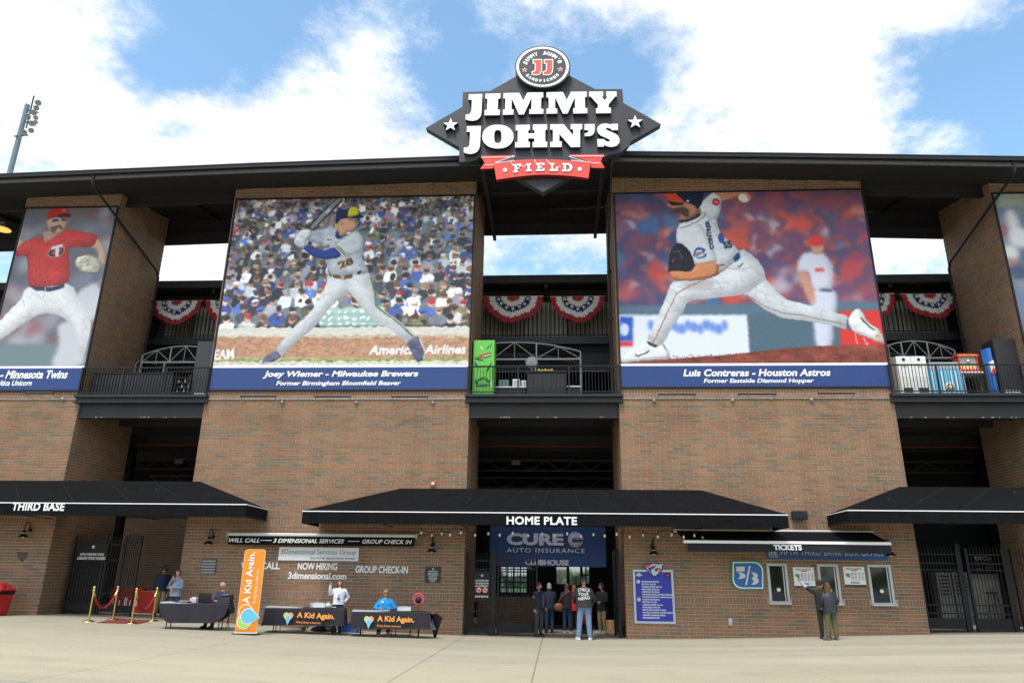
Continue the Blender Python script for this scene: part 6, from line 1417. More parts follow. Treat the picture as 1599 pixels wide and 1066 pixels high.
# ================================================================ PEOPLE
SKIN = mat('skin_light', (.52, .28, .19), .55); SKIN2 = mat('skin_tan', (.42, .21, .13), .55)
def cm(name, c, r=.85): return mat(name, c, r, var=.12, vs_=12)
BONES = [('pelvis', 'chest', 'top'), ('chest', 'neck', 'top'), ('neck', 'headb', 'skin')]
def person(loc, rz, H, label, top, bottom, shoe, skin=SKIN, J=None, hair=None, hairlen=.0, hat=None, coat=None, sleeve='long', head=(0, 0), bulk=1.0, glasses=None, coat_open=None, hem=.86, face=True, group=None, coat_name='jacket', seated=False):
    k = H/1.75
    t = thing('person', loc, label, 'person', group); t.rotation_euler = (0, 0, rz)
    P = dict(pelvis=(0, 0, .95), waist=(0, .0, 1.10), chest=(0, .0, 1.30), neck=(0, 0, 1.46), headb=(0, -.01, 1.53),
             shL=(.175, 0, 1.40), elL=(.235, .03, 1.13), wrL=(.22, -.05, .89), shR=(-.175, 0, 1.40), elR=(-.235, .03, 1.13), wrR=(-.22, -.05, .89),
             hipL=(.09, 0, .90), knL=(.10, -.03, .50), anL=(.105, .02, .09), toL=(.12, -.13, .045), hipR=(-.09, 0, .90), knR=(-.10, -.03, .50), anR=(-.105, .02, .09), toR=(-.12, -.13, .045))
    if J: P.update(J)
    P = {a: Vector(b)*k for a, b in P.items()}
    rad = dict(pelvis=(.155, .125), waist=(.145, .115), chest=(.165, .12), neck=(.062, .062), headb=(.055, .058), shL=(.07, .07), shR=(.07, .07), elL=(.047, .047), elR=(.047, .047), wrL=(.03, .034), wrR=(.03, .034),
               hipL=(.108, .115), hipR=(.108, .115), knL=(.082, .082), knR=(.082, .082), anL=(.058, .062), anR=(.058, .062), toL=(.04, .03), toR=(.04, .03))
    E_ = [('pelvis', 'waist'), ('waist', 'chest'), ('chest', 'neck'), ('neck', 'headb'), ('chest', 'shL'), ('shL', 'elL'), ('elL', 'wrL'), ('chest', 'shR'), ('shR', 'elR'), ('elR', 'wrR'), ('pelvis', 'hipL'), ('hipL', 'knL'), ('knL', 'anL'), ('anL', 'toL'), ('pelvis', 'hipR'), ('hipR', 'knR'), ('knR', 'anR'), ('anR', 'toR')]
    bm = bmesh.new(); sk = bm.verts.layers.skin.verify(); vv = {}
    for n_, p in P.items():
        v = bm.verts.new(p); vv[n_] = v; r = rad[n_]; f = k*(bulk if n_ in ('pelvis', 'waist', 'chest') else (1+bulk)/2)
        v[sk].radius = (r[0]*f, r[1]*f); v[sk].use_root = (n_ == 'pelvis')
    for a, b in E_: bm.edges.new((vv[a], vv[b]))
    me = bpy.data.meshes.new('sk'); bm.to_mesh(me); bm.free(); ob = bpy.data.objects.new('sk', me); COL.objects.link(ob)
    ob.modifiers.new('s', 'SKIN').use_smooth_shade = True; ss = ob.modifiers.new('u', 'SUBSURF'); ss.levels = 2; ss.render_levels = 2
    dg = bpy.context.evaluated_depsgraph_get(); m2 = bpy.data.meshes.new_from_object(ob.evaluated_get(dg))
    V = [v.co.copy() for v in m2.vertices]; F = [tuple(p.vertices) for p in m2.polygons]
    bpy.data.objects.remove(ob); bpy.data.meshes.remove(me); bpy.data.meshes.remove(m2)
    reg = {('pelvis', 'waist'): 1, ('waist', 'chest'): 1, ('chest', 'neck'): 1, ('neck', 'headb'): 0, ('chest', 'shL'): 1, ('chest', 'shR'): 1, ('shL', 'elL'): 1, ('shR', 'elR'): 1, ('elL', 'wrL'): 1 if sleeve == 'long' else 0, ('elR', 'wrR'): 1 if sleeve == 'long' else 0,
           ('pelvis', 'hipL'): 2, ('pelvis', 'hipR'): 2, ('hipL', 'knL'): 2, ('hipR', 'knR'): 2, ('knL', 'anL'): 2, ('knR', 'anR'): 2, ('anL', 'toL'): 3, ('anR', 'toR'): 3}
    seg = [(P[a], P[b], reg[(a, b)]) for a, b in E_]
    def region(c):
        best = None
        for a, b, r in seg:
            ab = b-a; s = max(0, min(1, (c-a).dot(ab)/max(ab.length_squared, 1e-9))); dd = (c-(a+ab*s)).length
            if best is None or dd < best[0]: best = (dd, r)
        return best[1]
    B = MB(); B.v = [tuple(v) for v in V]; B.f = F; B.t = [(1, 1, 1)]*len(F); B.smooth = set(range(len(F)))
    B.m = [region(sum((V[i] for i in f), Vector())/len(f)) for f in F]
    zw = P['pelvis'].z+.03*k
    # head
    hc = P['headb']+Vector((0, -.01, .105))*k; M = Matrix.Rotation(head[0], 3, 'Z') @ Matrix.Rotation(head[1], 3, 'X')
    def HT(x, y, z): return tuple(hc+M @ (Vector((x, y, z))*k))
    hv, hf = [], []; nu, nv = 20, 14
    for j in range(nv+1):
        th = math.pi*j/nv
        for i in range(nu):
            ph = 2*math.pi*i/nu; x, y, z = math.sin(th)*math.sin(ph), -math.sin(th)*math.cos(ph), math.cos(th)
            w = 1-.16*max(0, -z)**1.5; yy = y*(.098 if y > 0 else .092)*(1-.10*max(0, -z)); xx = x*.076*w
            if y < -.5 and -.25 < z < .2 and .15 < abs(x) < .55: yy += .008
            if y < -.9 and -.35 < z < .12: yy -= .022*(1-abs(x)*4 if abs(x) < .25 else 0)*(1 if z < 0 else .5)
            hv.append(HT(xx, yy, z*.118))
    for j in range(nv):
        for i in range(nu): hf.append((j*nu+i, j*nu+(i+1) % nu, (j+1)*nu+(i+1) % nu, (j+1)*nu+i))
    B.add(hv, hf, 0, smooth=True)
    ax = tuple(M @ Vector((0, -1, 0)))
    B.lathe(HT(0, -.088, -.012), [(.013*k, 0), (.009*k, .014*k), (0, .018*k)], 8, 0, ax)
    for s in (-1, 1): B.lathe(HT(s*.074, .008, -.005), [(.018*k, -.006*k), (.02*k, .004*k), (.01*k, .010*k), (0, .01*k)], 8, 0, tuple(M @ Vector((s, 0, 0))), sy=1.5)
    if face:
        for s in (-1, 1):
            B.lathe(HT(s*.030, -.0835, .018), [(.011*k, 0), (.008*k, .004*k), (0, .005*k)], 8, 4, ax); B.lathe(HT(s*.030, -.088, .018), [(.005*k, 0), (.0, .003*k)], 6, 5, ax)
            B.obox(HT(s*.030, -.088, .036), (M @ Vector((1, 0, 0)), M @ Vector((0, 1, 0)), M @ Vector((0, 0, 1))), (.024*k, .006*k, .004*k), 5)
        B.obox(HT(0, -.086, -.052), (M @ Vector((1, 0, 0)), M @ Vector((0, 1, 0)), M @ Vector((0, 0, 1))), (.036*k, .008*k, .008*k), 6)
    # hands
    for sd_, w_, e_ in (('L', 'wrL', 'elL'), ('R', 'wrR', 'elR')):
        d = (P[w_]-P[e_]).normalized(); side = d.cross(Vector((0, -1, 0)));
        if side.length < .2: side = d.cross(Z_)
        side.normalize(); up = side.cross(d).normalized(); o = P[w_]
        B.loft([[tuple(o+d*l*k+side*math.cos(q)*a*k+up*math.sin(q)*c*k) for q in [m*math.pi/4 for m in range(8)]] for l, a, c in ((-.01, .024, .022), (.03, .036, .020), (.07, .042, .016), (.095, .038, .012))], 0)
        for fi, (off, ln) in enumerate(((-.030, .062), (-.010, .074), (.010, .070), (.029, .055))):
            a = o+d*.085*k+side*off*k; B.tube([a, a+d*ln*.5*k+up*.006*k, a+d*ln*.85*k+up*.026*k, a+d*ln*k+up*.04*k], [.0095*k, .009*k, .008*k, .006*k], 6, 0)
        sg = -1 if sd_ == 'L' else 1
        a = o+d*.03*k+side*.034*sg*k; B.tube([a, a+d*.03*k+side*.022*sg*k, a+d*.065*k+side*.026*sg*k], [.012*k, .011*k, .008*k], 6, 0)
    mats_ = [skin, top, bottom, shoe, M_LETTER, mat('eye_dark', (.03, .02, .015), .4), mat('lips', (.36, .12, .10), .5)]
    def pb(b, n_, m, par=t):
        o = bpy.data.objects.new(n_, b.mesh(n_, m)); COL.objects.link(o); o.parent = par; return o
    # shoe soles
    for s in ('L', 'R'):
        a, b_ = P['an'+s], P['to'+s]; d = (b_-a); d.z = 0
        if d.length < .02: d = Vector((0, -.1, 0))
        d.normalize(); sdn = Vector((-d.y, d.x, 0)); zb = min(a.z-.085*k, b_.z-.04*k)
        c = Vector((a.x, a.y, zb))+d*.07*k
        B.loft([[tuple(c+d*math.cos(q)*.145*k*f+sdn*math.sin(q)*.052*k*f+Vector((0, 0, h*k))) for q in [m*math.pi/8 for m in range(16)]] for f, h in ((.95, 0), (1, .012), (1, .03), (.92, .055), (.6, .085))], 3)
    pb(B, 'body', mats_)
    if coat is not None:
        b = MB(); n = 20; q = bulk
        pel, ch, nk = P['pelvis'], P['chest'], P['neck']; hm = hem*k
        spec = [(nk+Vector((0, 0, .015*k)), .075, .075), (nk+Vector((0, 0, -.02*k)), .115, .085), (ch+Vector((0, 0, .10*k)), .205, .115), (ch+Vector((0, 0, .02*k)), .215*q, .140*q), (P['waist'], .195*q, .145*q), (pel+Vector((0, 0, .02*k)), .195*q, .155*q), (pel+Vector((0, 0, (hem-.95)*k)), .205*q, .165*q)]
        rings = []
        for c, a, c2 in spec: rings.append([tuple(c+Vector((math.cos(2*math.pi*i/n)*a*k*(1+.02*math.sin(i*2.3+c.z*20)), math.sin(2*math.pi*i/n)*c2*k*(1+.03*math.sin(i*1.7+c.z*30)), 0))) for i in range(n)])
        b.loft(rings, 0, cap=False)
        for s in ('L', 'R'):
            a, e, w = P['sh'+s]-Vector((0, 0, .012*k)), P['el'+s], P['wr'+s]
            if sleeve != 'long': w = e.lerp(w, .1)
            b.tube([a+(ch-a)*.25, a, a.lerp(e, .5), e, e.lerp(w, .5), w], [.075*k, .080*k, .072*k, .062*k, .056*k, .046*k], 10)
        pb(b, coat_name, coat)
    if hair is not None:
        b = MB(); nu, nv = 22, 14
        def hp(s, r):
            ph = math.pi*2*s; fr = -math.cos(ph)   # -1: face side
            tm = math.pi*(.36 if fr < -.75 else .36+.24*min(1, (fr+.75)/.6))
            th = tm*r; x, y, z = math.sin(th)*math.sin(ph), -math.sin(th)*math.cos(ph), math.cos(th)
            n_ = 1+.03*math.sin(s*60+r*9)
            return HT(x*.086*n_, y*.106*n_+.004, z*.128+.004)
        b.grid(hp, nu, nv)
        if hairlen:
            def hl(s, r):
                ph = math.pi*(.38+1.24*s); x, y = math.sin(ph), -math.cos(ph); fl = 1+.35*r*(hairlen > .2)
                return HT(x*.086*fl+.008*math.sin(s*40+r*8), y*.10*(1+.15*r)+.006+.006*math.sin(s*55), .03-(hairlen+.05)*r*(1+.12*math.sin(s*23)))
            b.grid(hl, 26, 8); b.grid(lambda s, r: tuple(Vector(hl(s, r))*1.0-Vector((M @ Vector((0, .012*k, 0))))*math.cos(math.pi*(s-.5))), 26, 8)
        pb(b, 'hair', hair)
    if hat is not None:
        b = MB(); hb = hat if not isinstance(hat, tuple) else hat[0]
        b.grid(lambda s, r: HT(math.sin(r*1.5)*math.sin(2*math.pi*s)*.090, -math.sin(r*1.5)*math.cos(2*math.pi*s)*.108, math.cos(r*1.5)*.105+.045), 22, 6)
        b.grid(lambda s, r: HT((s-.5)*.14, -.095-.075*r*math.cos((s-.5)*2.2), .048-.02*r-.012*math.cos((s-.5)*3)*0), 8, 4); b.grid(lambda s, r: HT((s-.5)*.14, -.095-.075*r*math.cos((s-.5)*2.2), .041-.02*r), 8, 4)
        b.lathe(HT(0, 0, .151), [(.01*k, 0), (0, .006*k)], 8); h = pb(b, 'cap', hb)
        if isinstance(hat, tuple):
            b = MB(); b.lathe(HT(0, -.098, .085), [(.028*k, -.01), (.0, .008*k)], 10, 0, ax); pb(b, 'cap_badge', hat[1], h)
    if glasses is not None:
        b = MB()
        for s in (-1, 1): b.lathe(HT(s*.032, -.096, .018), [(.024*k, 0), (.020*k, .005*k), (0, .006*k)], 12, 0, ax)
        b.bar(HT(-.012, -.099, .022), HT(.012, -.099, .022), .004*k); b.bar(HT(-.055, -.092, .022), HT(-.078, .0, .018), .004*k); b.bar(HT(.055, -.092, .022), HT(.078, .0, .018), .004*k)
        pb(b, 'glasses', glasses)
    return t, P, k, HT, pb
bk = cm('cloth_black', (.018, .018, .02)); bk2 = cm('cloth_offblack', (.03, .03, .033)); nv = cm('cloth_navy', (.02, .028, .06)); jn = cm('denim_light', (.15, .235, .36)); djn = cm('denim_dark', (.03, .05, .11))
kh = cm('khaki', (.38, .28, .15)); ol = cm('olive', (.10, .11, .045)); wt = cm('cloth_white', (.70, .71, .76)); gry = cm('cloth_grey', (.20, .24, .31)); bl = cm('hoodie_blue', (.01, .26, .58)); shw = cm('shoe_white', (.68, .68, .67)); shb = cm('shoe_black', (.02, .02, .02)); cg = cm('charcoal', (.045, .043, .042))
hbr, hbl, hgr, hrd, hdk = cm('hair_brown', (.12, .055, .025)), cm('hair_blond', (.34, .22, .10)), cm('hair_grey', (.38, .34, .28)), cm('hair_auburn', (.16, .045, .02)), cm('hair_dark', (.03, .02, .015))
M_GL = mat('sunglasses', (.01, .01, .01), .15)
def depth_to(u, v):
    p = gp(u, v); p.z = ground(p.x); return p
# --- the entrance
t, P, k, HT, pb = person(depth_to(841, 993.5), R(42), 1.74, 'stout bearded guard in black bomber jacket standing at the entrance gate', cm('tee_blue', (.03, .08, .35)), cg, shb, SKIN, hair=hbr, coat=bk, bulk=1.18, hem=.9, head=(R(25), R(8)), J=dict(wrL=(.18, -.16, .92), elL=(.25, .0, 1.12)))
b = MB(); b.grid(lambda s, r: HT(math.sin((s-.5)*2.6)*.074, -.080*math.cos((s-.5)*2.2)-.006, -.05-.06*r), 10, 4); pb(b, 'beard', hbr)
b = MB(); b.lathe(P['shR']+Vector((-.083, -.03, -.12))*k, [(.05, 0), (.05, .006), (0, .007)], 16, 0, (-1, -.3, 0)); pb(b, 'sleeve_patch', mat('patch_red', (.5, .06, .05), .6))
b = MB(); b.grid(lambda s, r: (.0+.09*s*k, -.175*k-.01, (.95+.42*r)*k), 4, 6); pb(b, 'shirt_front', cm('tee_blue', (.03, .08, .35))); b = MB(); b.grid(lambda s, r: ((.09+.02*s)*k, -.17*k, (.93+.42*r)*k), 3, 6); pb(b, 'jacket_lining', cm('lining_orange', (.6, .12, .04)))
person(depth_to(858, 987.5), R(195), 1.72, 'grey haired woman in dark coat seen from behind, right of the guard', bk, djn, shb, SKIN, hair=hgr, hairlen=.06, coat=nv, hem=.84, bulk=1.1, J=dict(elR=(-.27, -.1, 1.15), wrR=(-.12, -.28, 1.22), elL=(.27, -.08, 1.14), wrL=(.1, -.28, 1.2)))
t, P, k, HT, pb = person(depth_to(886, 988), R(185), 1.70, 'woman in dark coat with brown shoulder bag, back to the viewer', bk, djn, shw, SKIN, hair=hbr, hairlen=.1, coat=bk, hem=.88, J=dict(elR=(-.25, -.1, 1.15), wrR=(-.12, -.25, 1.15)))
bag = thing('handbag', wloc(t)+Vector((-.32, -.12, .78)), 'tan leather handbag hanging beside the woman in the dark coat', 'handbag'); o = wloc(bag)
b = MB(); b.lathe(o, [(.10, -.02), (.17, .04), (.16, .16), (.11, .24), (0, .25)], 14, sy=.5); b.build('bag', cm('leather_tan', (.26, .10, .035), .5), bag)
b = MB(); b.tube([o+Vector((-.05, 0, .22)), o+Vector((.12, -.06, .5)), o+Vector((.42, -.04, .68))], .012, 6); b.build('strap', cm('leather_tan', (.26, .10, .035), .5), bag)
b = MB(); b.grid(lambda s, r: ((s-.5)*.2, .11-.02*s, 1.40+.08*r), 6, 2); pb(b, 'scarf', cm('scarf_purple', (.16, .03, .26)))
person(depth_to(897, 988), R(160), 1.66, 'woman in red jacket half hidden behind the man in jeans', cm('jacket_red', (.60, .015, .02)), bk, shw, SKIN, hair=cm('hair_redblond', (.25, .10, .04)), hairlen=.12, coat=cm('jacket_red', (.60, .015, .02)), hem=.82)
p = depth_to(913, 999)
t, P, k, HT, pb = person(p, R(180), 1.93, 'man in black hoodie reading CHECK YOUR HEAD and light blue jeans pushing a stroller', bk2, jn, shw, SKIN, hair=hbr, hat=cm('cap_navy', (.02, .025, .07)), coat=bk2, bulk=1.2, hem=.9, J=dict(elL=(.30, -.03, 1.14), wrL=(.27, -.26, 1.02), elR=(-.30, -.03, 1.14), wrR=(-.24, -.26, 1.02), anL=(.17, .02, .09), toL=(.23, -.12, .045), anR=(-.15, .02, .09), toR=(-.19, -.12, .045), knL=(.14, -.02, .5), knR=(-.13, -.02, .5)))
for i, (s, w) in enumerate((('CHECK', .36), ('YOUR', .30), ('HEAD', .34))):
    v_, f_ = text_poly(s, .1, .025, 1.1); lo, hi = v_.min(0), v_.max(0); V = []
    for q in v_:
        a, c = (q[0]-lo[0])/(hi[0]-lo[0]), (q[1]-lo[1])/(hi[1]-lo[1]); x = (.5-a)*w+(.02 if i == 1 else 0)
        z = 1.345-i*.115+c*.09+.012*math.sin(a*5+i*2)+.01*(a-.5)
        yy = .158*math.sqrt(max(.05, 1-(x/.26)**2))*1.2*.80+.028+(.006 if q[2] > 0 else 0)
        V.append((x*k, yy*k+.0, z*k))
    b = MB(); b.add(V, [tuple(reversed(q)) for q in f_]); pb(b, 'lettering', M_LETTER)
# stroller ahead of him
o = Vector((p.x+.02, p.y+.62, ground(p.x)))
t = thing('stroller', o, 'black pushchair with pale wheels in front of the man in jeans', 'stroller')
for s in (-.27, .27):
    for y in (-.25, .35):
        b = MB(); b.lathe(o+Vector((s, y, .14)), [(.14, -.02), (.14, .02), (.10, .02), (.10, -.02)], 18, axis=(1, 0, 0)); w_ = b.build('wheel', mat('wheel_pale', (.28, .25, .21), .6), t)
        b = MB(); b.lathe(o+Vector((s, y, .14)), [(.095, -.01), (.095, .01)], 14, axis=(1, 0, 0)); b.build('hub', M_STEEL, w_)
    b = MB(); b.tube([o+Vector((s*.9, .35, .2)), o+Vector((s*.9, .0, .6)), o+Vector((s*.9, -.45, 1.02))], .018, 8); b.tube([o+Vector((s*.9, -.25, .2)), o+Vector((s*.9, .05, .6))], .016, 8); b.build('frame_tube', M_STEEL, t)
b = MB(); b.tube([o+Vector((-.25, -.45, 1.02)), o+Vector((.25, -.45, 1.02))], .022, 8); b.build('push_bar', M_STEEL, t)
b = MB(); b.grid(lambda s, r: tuple(o+Vector(((s-.5)*.46, -.1+.5*r, .42+.06*math.sin(math.pi*s)*0+.35*(1-r)**2))), 8, 6); b.build('seat', cm('stroller_red', (.30, .03, .03)), t)
b = MB(); b.grid(lambda s, r: tuple(o+Vector(((s-.5)*.5, -.18+.42*math.cos(r*1.6)*-.6+.25, .78+.30*math.sin(r*1.6)))), 8, 8); b.build('hood', cm('hood_white', (.5, .5, .52)), t)
b = MB(); b.bbox(o.x-.2, o.x+.2, o.y-.2, o.y+.2, o.z+.16, o.z+.28, .02); b.build('basket', M_STEEL, t)
t, P, k, HT, pb = person(depth_to(941, 990), R(-42), 1.74, 'man with sunglasses, black jacket and khaki trousers at the right of the entrance', bk, kh, shw, SKIN, hair=hdk, hairlen=.04, coat=bk, hem=.80, head=(R(-25), R(10)), glasses=M_GL, J=dict(elR=(-.24, -.04, 1.12), wrR=(-.12, -.26, 1.12), elL=(.24, .0, 1.12), wrL=(.12, -.24, 1.10)))
p = depth_to(952, 987); t = thing('cardboard_box', p, 'brown carton on the ground behind the khaki trousers', 'carton'); b = MB(); b.bbox(p.x-.2, p.x+.25, p.y, p.y+.4, p.z, p.z+.42, .005); b.build('box', mat('cardboard', (.34, .19, .08), .8), t); b = MB(); b.box(p.x-.0, p.x+.05, p.y-.004, p.y+.404, p.z+.1, p.z+.424); b.build('tape', mat('tape', (.5, .33, .16), .6), t)
# --- ticket windows
p = depth_to(1290, 997)
t, P, k, HT, pb = person(p, R(168), 1.72, 'man in black cap pointing at the price board, half behind the woman', cm('tee_black', (.02, .02, .022)), bk, shb, SKIN, hair=hdk, hat=bk, coat=bk, sleeve='short', head=(R(-70), R(0)), J=dict(shL=(.17, 0, 1.40), elL=(.40, -.14, 1.52), wrL=(.55, -.26, 1.72), elR=(-.22, .04, 1.13), wrR=(-.2, -.04, .9)))
b = MB(); b.tube([P['elL'].lerp(P['shL'], .3), P['elL'], P['elL'].lerp(P['wrL'], .5), P['wrL']], [.056*k, .054*k, .048*k, .042*k], 10); pb(b, 'undersleeve', cm('sleeve_pale', (.48, .48, .55)))
person(depth_to(1302, 999), R(188), 1.66, 'woman with long brown hair in black puffer vest and olive trousers, seen from behind', bk2, ol, cm('shoe_bw', (.10, .10, .10)), SKIN, hair=hbr, hairlen=.27, coat=cm('puffer_black', (.022, .022, .03), .5), hem=.84, bulk=1.15, J=dict(elR=(-.25, .02, 1.12), wrR=(-.16, -.18, 1.02), elL=(.25, .0, 1.12), wrL=(.17, -.18, 1.0), anL=(.17, .02, .09), toL=(.25, -.1, .045), knL=(.13, -.02, .5)))
# --- left passage
person(depth_to(246, 962), R(30), 1.74, 'man in navy jacket, khaki trousers and black cap looking down in the left passage', nv, kh, shb, SKIN2, hair=hdk, hat=(bk, M_GREYW), coat=nv, hem=.88, bulk=1.15, head=(R(30), R(22)), glasses=M_GL)
person(depth_to(268, 969), R(-5), 1.64, 'woman in grey sweatshirt with one hand at her face beside the cap man', gry, djn, shb, SKIN, hair=hbr, hairlen=.05, coat=gry, coat_name='sweatshirt', hem=.84, bulk=1.12, head=(R(0), R(-12)), J=dict(elR=(-.26, -.10, 1.13), wrR=(-.08, -.20, 1.42), elL=(.25, -.08, 1.12), wrL=(-.02, -.24, 1.14)))
# --- seated behind the plain table
def seat_behind(tb, s, off): 
    t, ct, A, B, d, n, zb, Lt = tb; q = A+d*Lt*s+n*(.75+off); q.z = ground(q.x); return q, math.atan2(d.y, d.x)
SIT = dict(pelvis=(0, .05, .55), waist=(0, .03, .70), chest=(0, .0, .92), neck=(0, -.01, 1.08), headb=(0, -.03, 1.15), shL=(.175, 0, 1.02), shR=(-.175, 0, 1.02), elL=(.27, -.08, .80), wrL=(.14, -.32, .80), elR=(-.27, -.08, .80), wrR=(-.14, -.32, .80),
           hipL=(.1, .0, .52), hipR=(-.1, 0, .52), knL=(.14, -.42, .50), knR=(-.14, -.42, .50), anL=(.14, -.40, .09), anR=(-.14, -.40, .09), toL=(.15, -.54, .045), toR=(-.15, -.54, .045))
q, a = seat_behind(tb0, .80, .22)
folding_chair(q+Vector((0, .08, 0)), a, 'white folding chair under the bald man at the plain black table')
person(q, a-R(35), 1.74, 'bald man with glasses in dark shirt seated at the laptop', cm('shirt_indigo', (.03, .03, .09)), bk, shb, SKIN, coat=cm('shirt_indigo', (.03, .03, .09)), coat_name='shirt', hem=.93, J=SIT, head=(R(-20), R(18)), glasses=mat('thin_glasses', (.1, .08, .07), .3))
q, a = seat_behind(tabs[1], .42, .18)
folding_chair(q+Vector((0, .08, 0)), a, 'white folding chair under the blue hoodie woman')
t, P, k, HT, pb = person(q, a+R(0), 1.74, 'blonde woman with sunglasses in bright blue hoodie seated at the right charity table', bl, bk, cm('shoe_grey', (.25, .25, .26)), SKIN, hair=hbl, hairlen=.05, coat=bl, coat_name='hoodie', bulk=1.12, hem=.93, J=dict(SIT, elL=(.33, -.05, .80), elR=(-.33, -.05, .80), wrR=(-.16, -.34, .81)), glasses=M_GL, head=(0, R(4)))
b = MB(); b.tube([P['neck']+Vector((.10*math.cos(i*math.pi/8), .03+.09*math.sin(i*math.pi/8), .02)) for i in range(-1, 10)], .04, 8); pb(b, 'hood', bl)
b = MB(); b.grid(lambda s, r: ((-.13+.07*s)*k, -.185*k, (.98+.05*r)*k), 2, 2); pb(b, 'name_tag', M_LETTER)
q, a = seat_behind(tabs[0], .88, .30)
t, P, k, HT, pb = person(q, a+R(4), 1.60, 'smiling woman with auburn hair in white shirt waving beside the charity table', wt, djn, shb, SKIN, hair=hrd, hairlen=.17, coat=wt, coat_name='shirt', bulk=1.0, hem=.93, J=dict(elR=(-.31, -.06, 1.24), wrR=(-.32, -.14, 1.56), elL=(.33, .10, 1.18), wrL=(.20, .02, 1.0)), head=(0, R(-4)))
b = MB(); b.tube([P['neck']+Vector((-.06, -.06, 0)), Vector((-.02, -.15, 1.22))*k, Vector((0, -.165, 1.08))*k, Vector((.02, -.15, 1.22))*k, P['neck']+Vector((.06, -.06, 0))], .007, 6); b.box(-.04, .04, -.178, -.172, .98, 1.05); pb(b, 'lanyard', cm('lanyard_navy', (.03, .05, .25)))
# ================================================================ PRINTED BANNERS (prints painted here, point by point)
def box1(a, r, ax):
    if r < 1: return a
    k = 2*r+1; pad = [(0, 0)]*a.ndim; pad[ax] = (r+1, r); c = np.cumsum(np.pad(a, pad, 'edge'), axis=ax)
    n = a.shape[ax]; hi = np.take(c, range(k, k+n), axis=ax); lo = np.take(c, range(0, n), axis=ax); return (hi-lo)/k
def blur(a, s):
    r = int(round(s*.85))
    if r < 1: return a if s < .3 else box1(box1(a, 1, 0), 1, 1)*.6+a*.4
    for _ in range(3): a = box1(box1(a, r, 0), r, 1)
    return a
def vnoise(h, w, cy, cx):
    g = RNG.rand(max(2, h//cy)+3, max(2, w//cx)+3); yy = np.linspace(0, g.shape[0]-2.001, h); xx = np.linspace(0, g.shape[1]-2.001, w)
    iy, ix = yy.astype(int), xx.astype(int); fy, fx = (yy-iy)[:, None], (xx-ix)[None]; fy = fy*fy*(3-2*fy); fx = fx*fx*(3-2*fx)
    a = g[iy][:, ix]; b = g[iy][:, ix+1]; c = g[iy+1][:, ix]; d = g[iy+1][:, ix+1]
    return (a*(1-fx)+b*fx)*(1-fy)+(c*(1-fx)+d*fx)*fy
def crease(sh, k):
    h, w = sh; d = max(h, w)+40; n = vnoise(d, d, 20, 46)*.75+vnoise(d, d, 9, 21)*.25
    yy, xx = np.mgrid[0:h, 0:w]; an = RNG.uniform(.3, .9)*(1 if RNG.rand() < .5 else -1)
    X = (xx*np.cos(an)-yy*np.sin(an)).astype(int) % d; Y = (xx*np.sin(an)+yy*np.cos(an)).astype(int) % d
    m = n[Y, X]; rdg = np.clip(1-np.abs(m-.5)*7, 0, 1)**2; hi = np.clip(1-np.abs(m-.60)*9, 0, 1)**2
    return blur(1-k*rdg+k*.55*hi, 1)
def warp(im, a, c):
    h, w = im.shape[:2]; dy = (vnoise(h, w, c, c)-.5)*2*a; dx = (vnoise(h, w, c, c)-.5)*2*a; yy, xx = np.mgrid[0:h, 0:w]
    return im[np.clip((yy+dy).round().astype(int), 0, h-1), np.clip((xx+dx).round().astype(int), 0, w-1)]
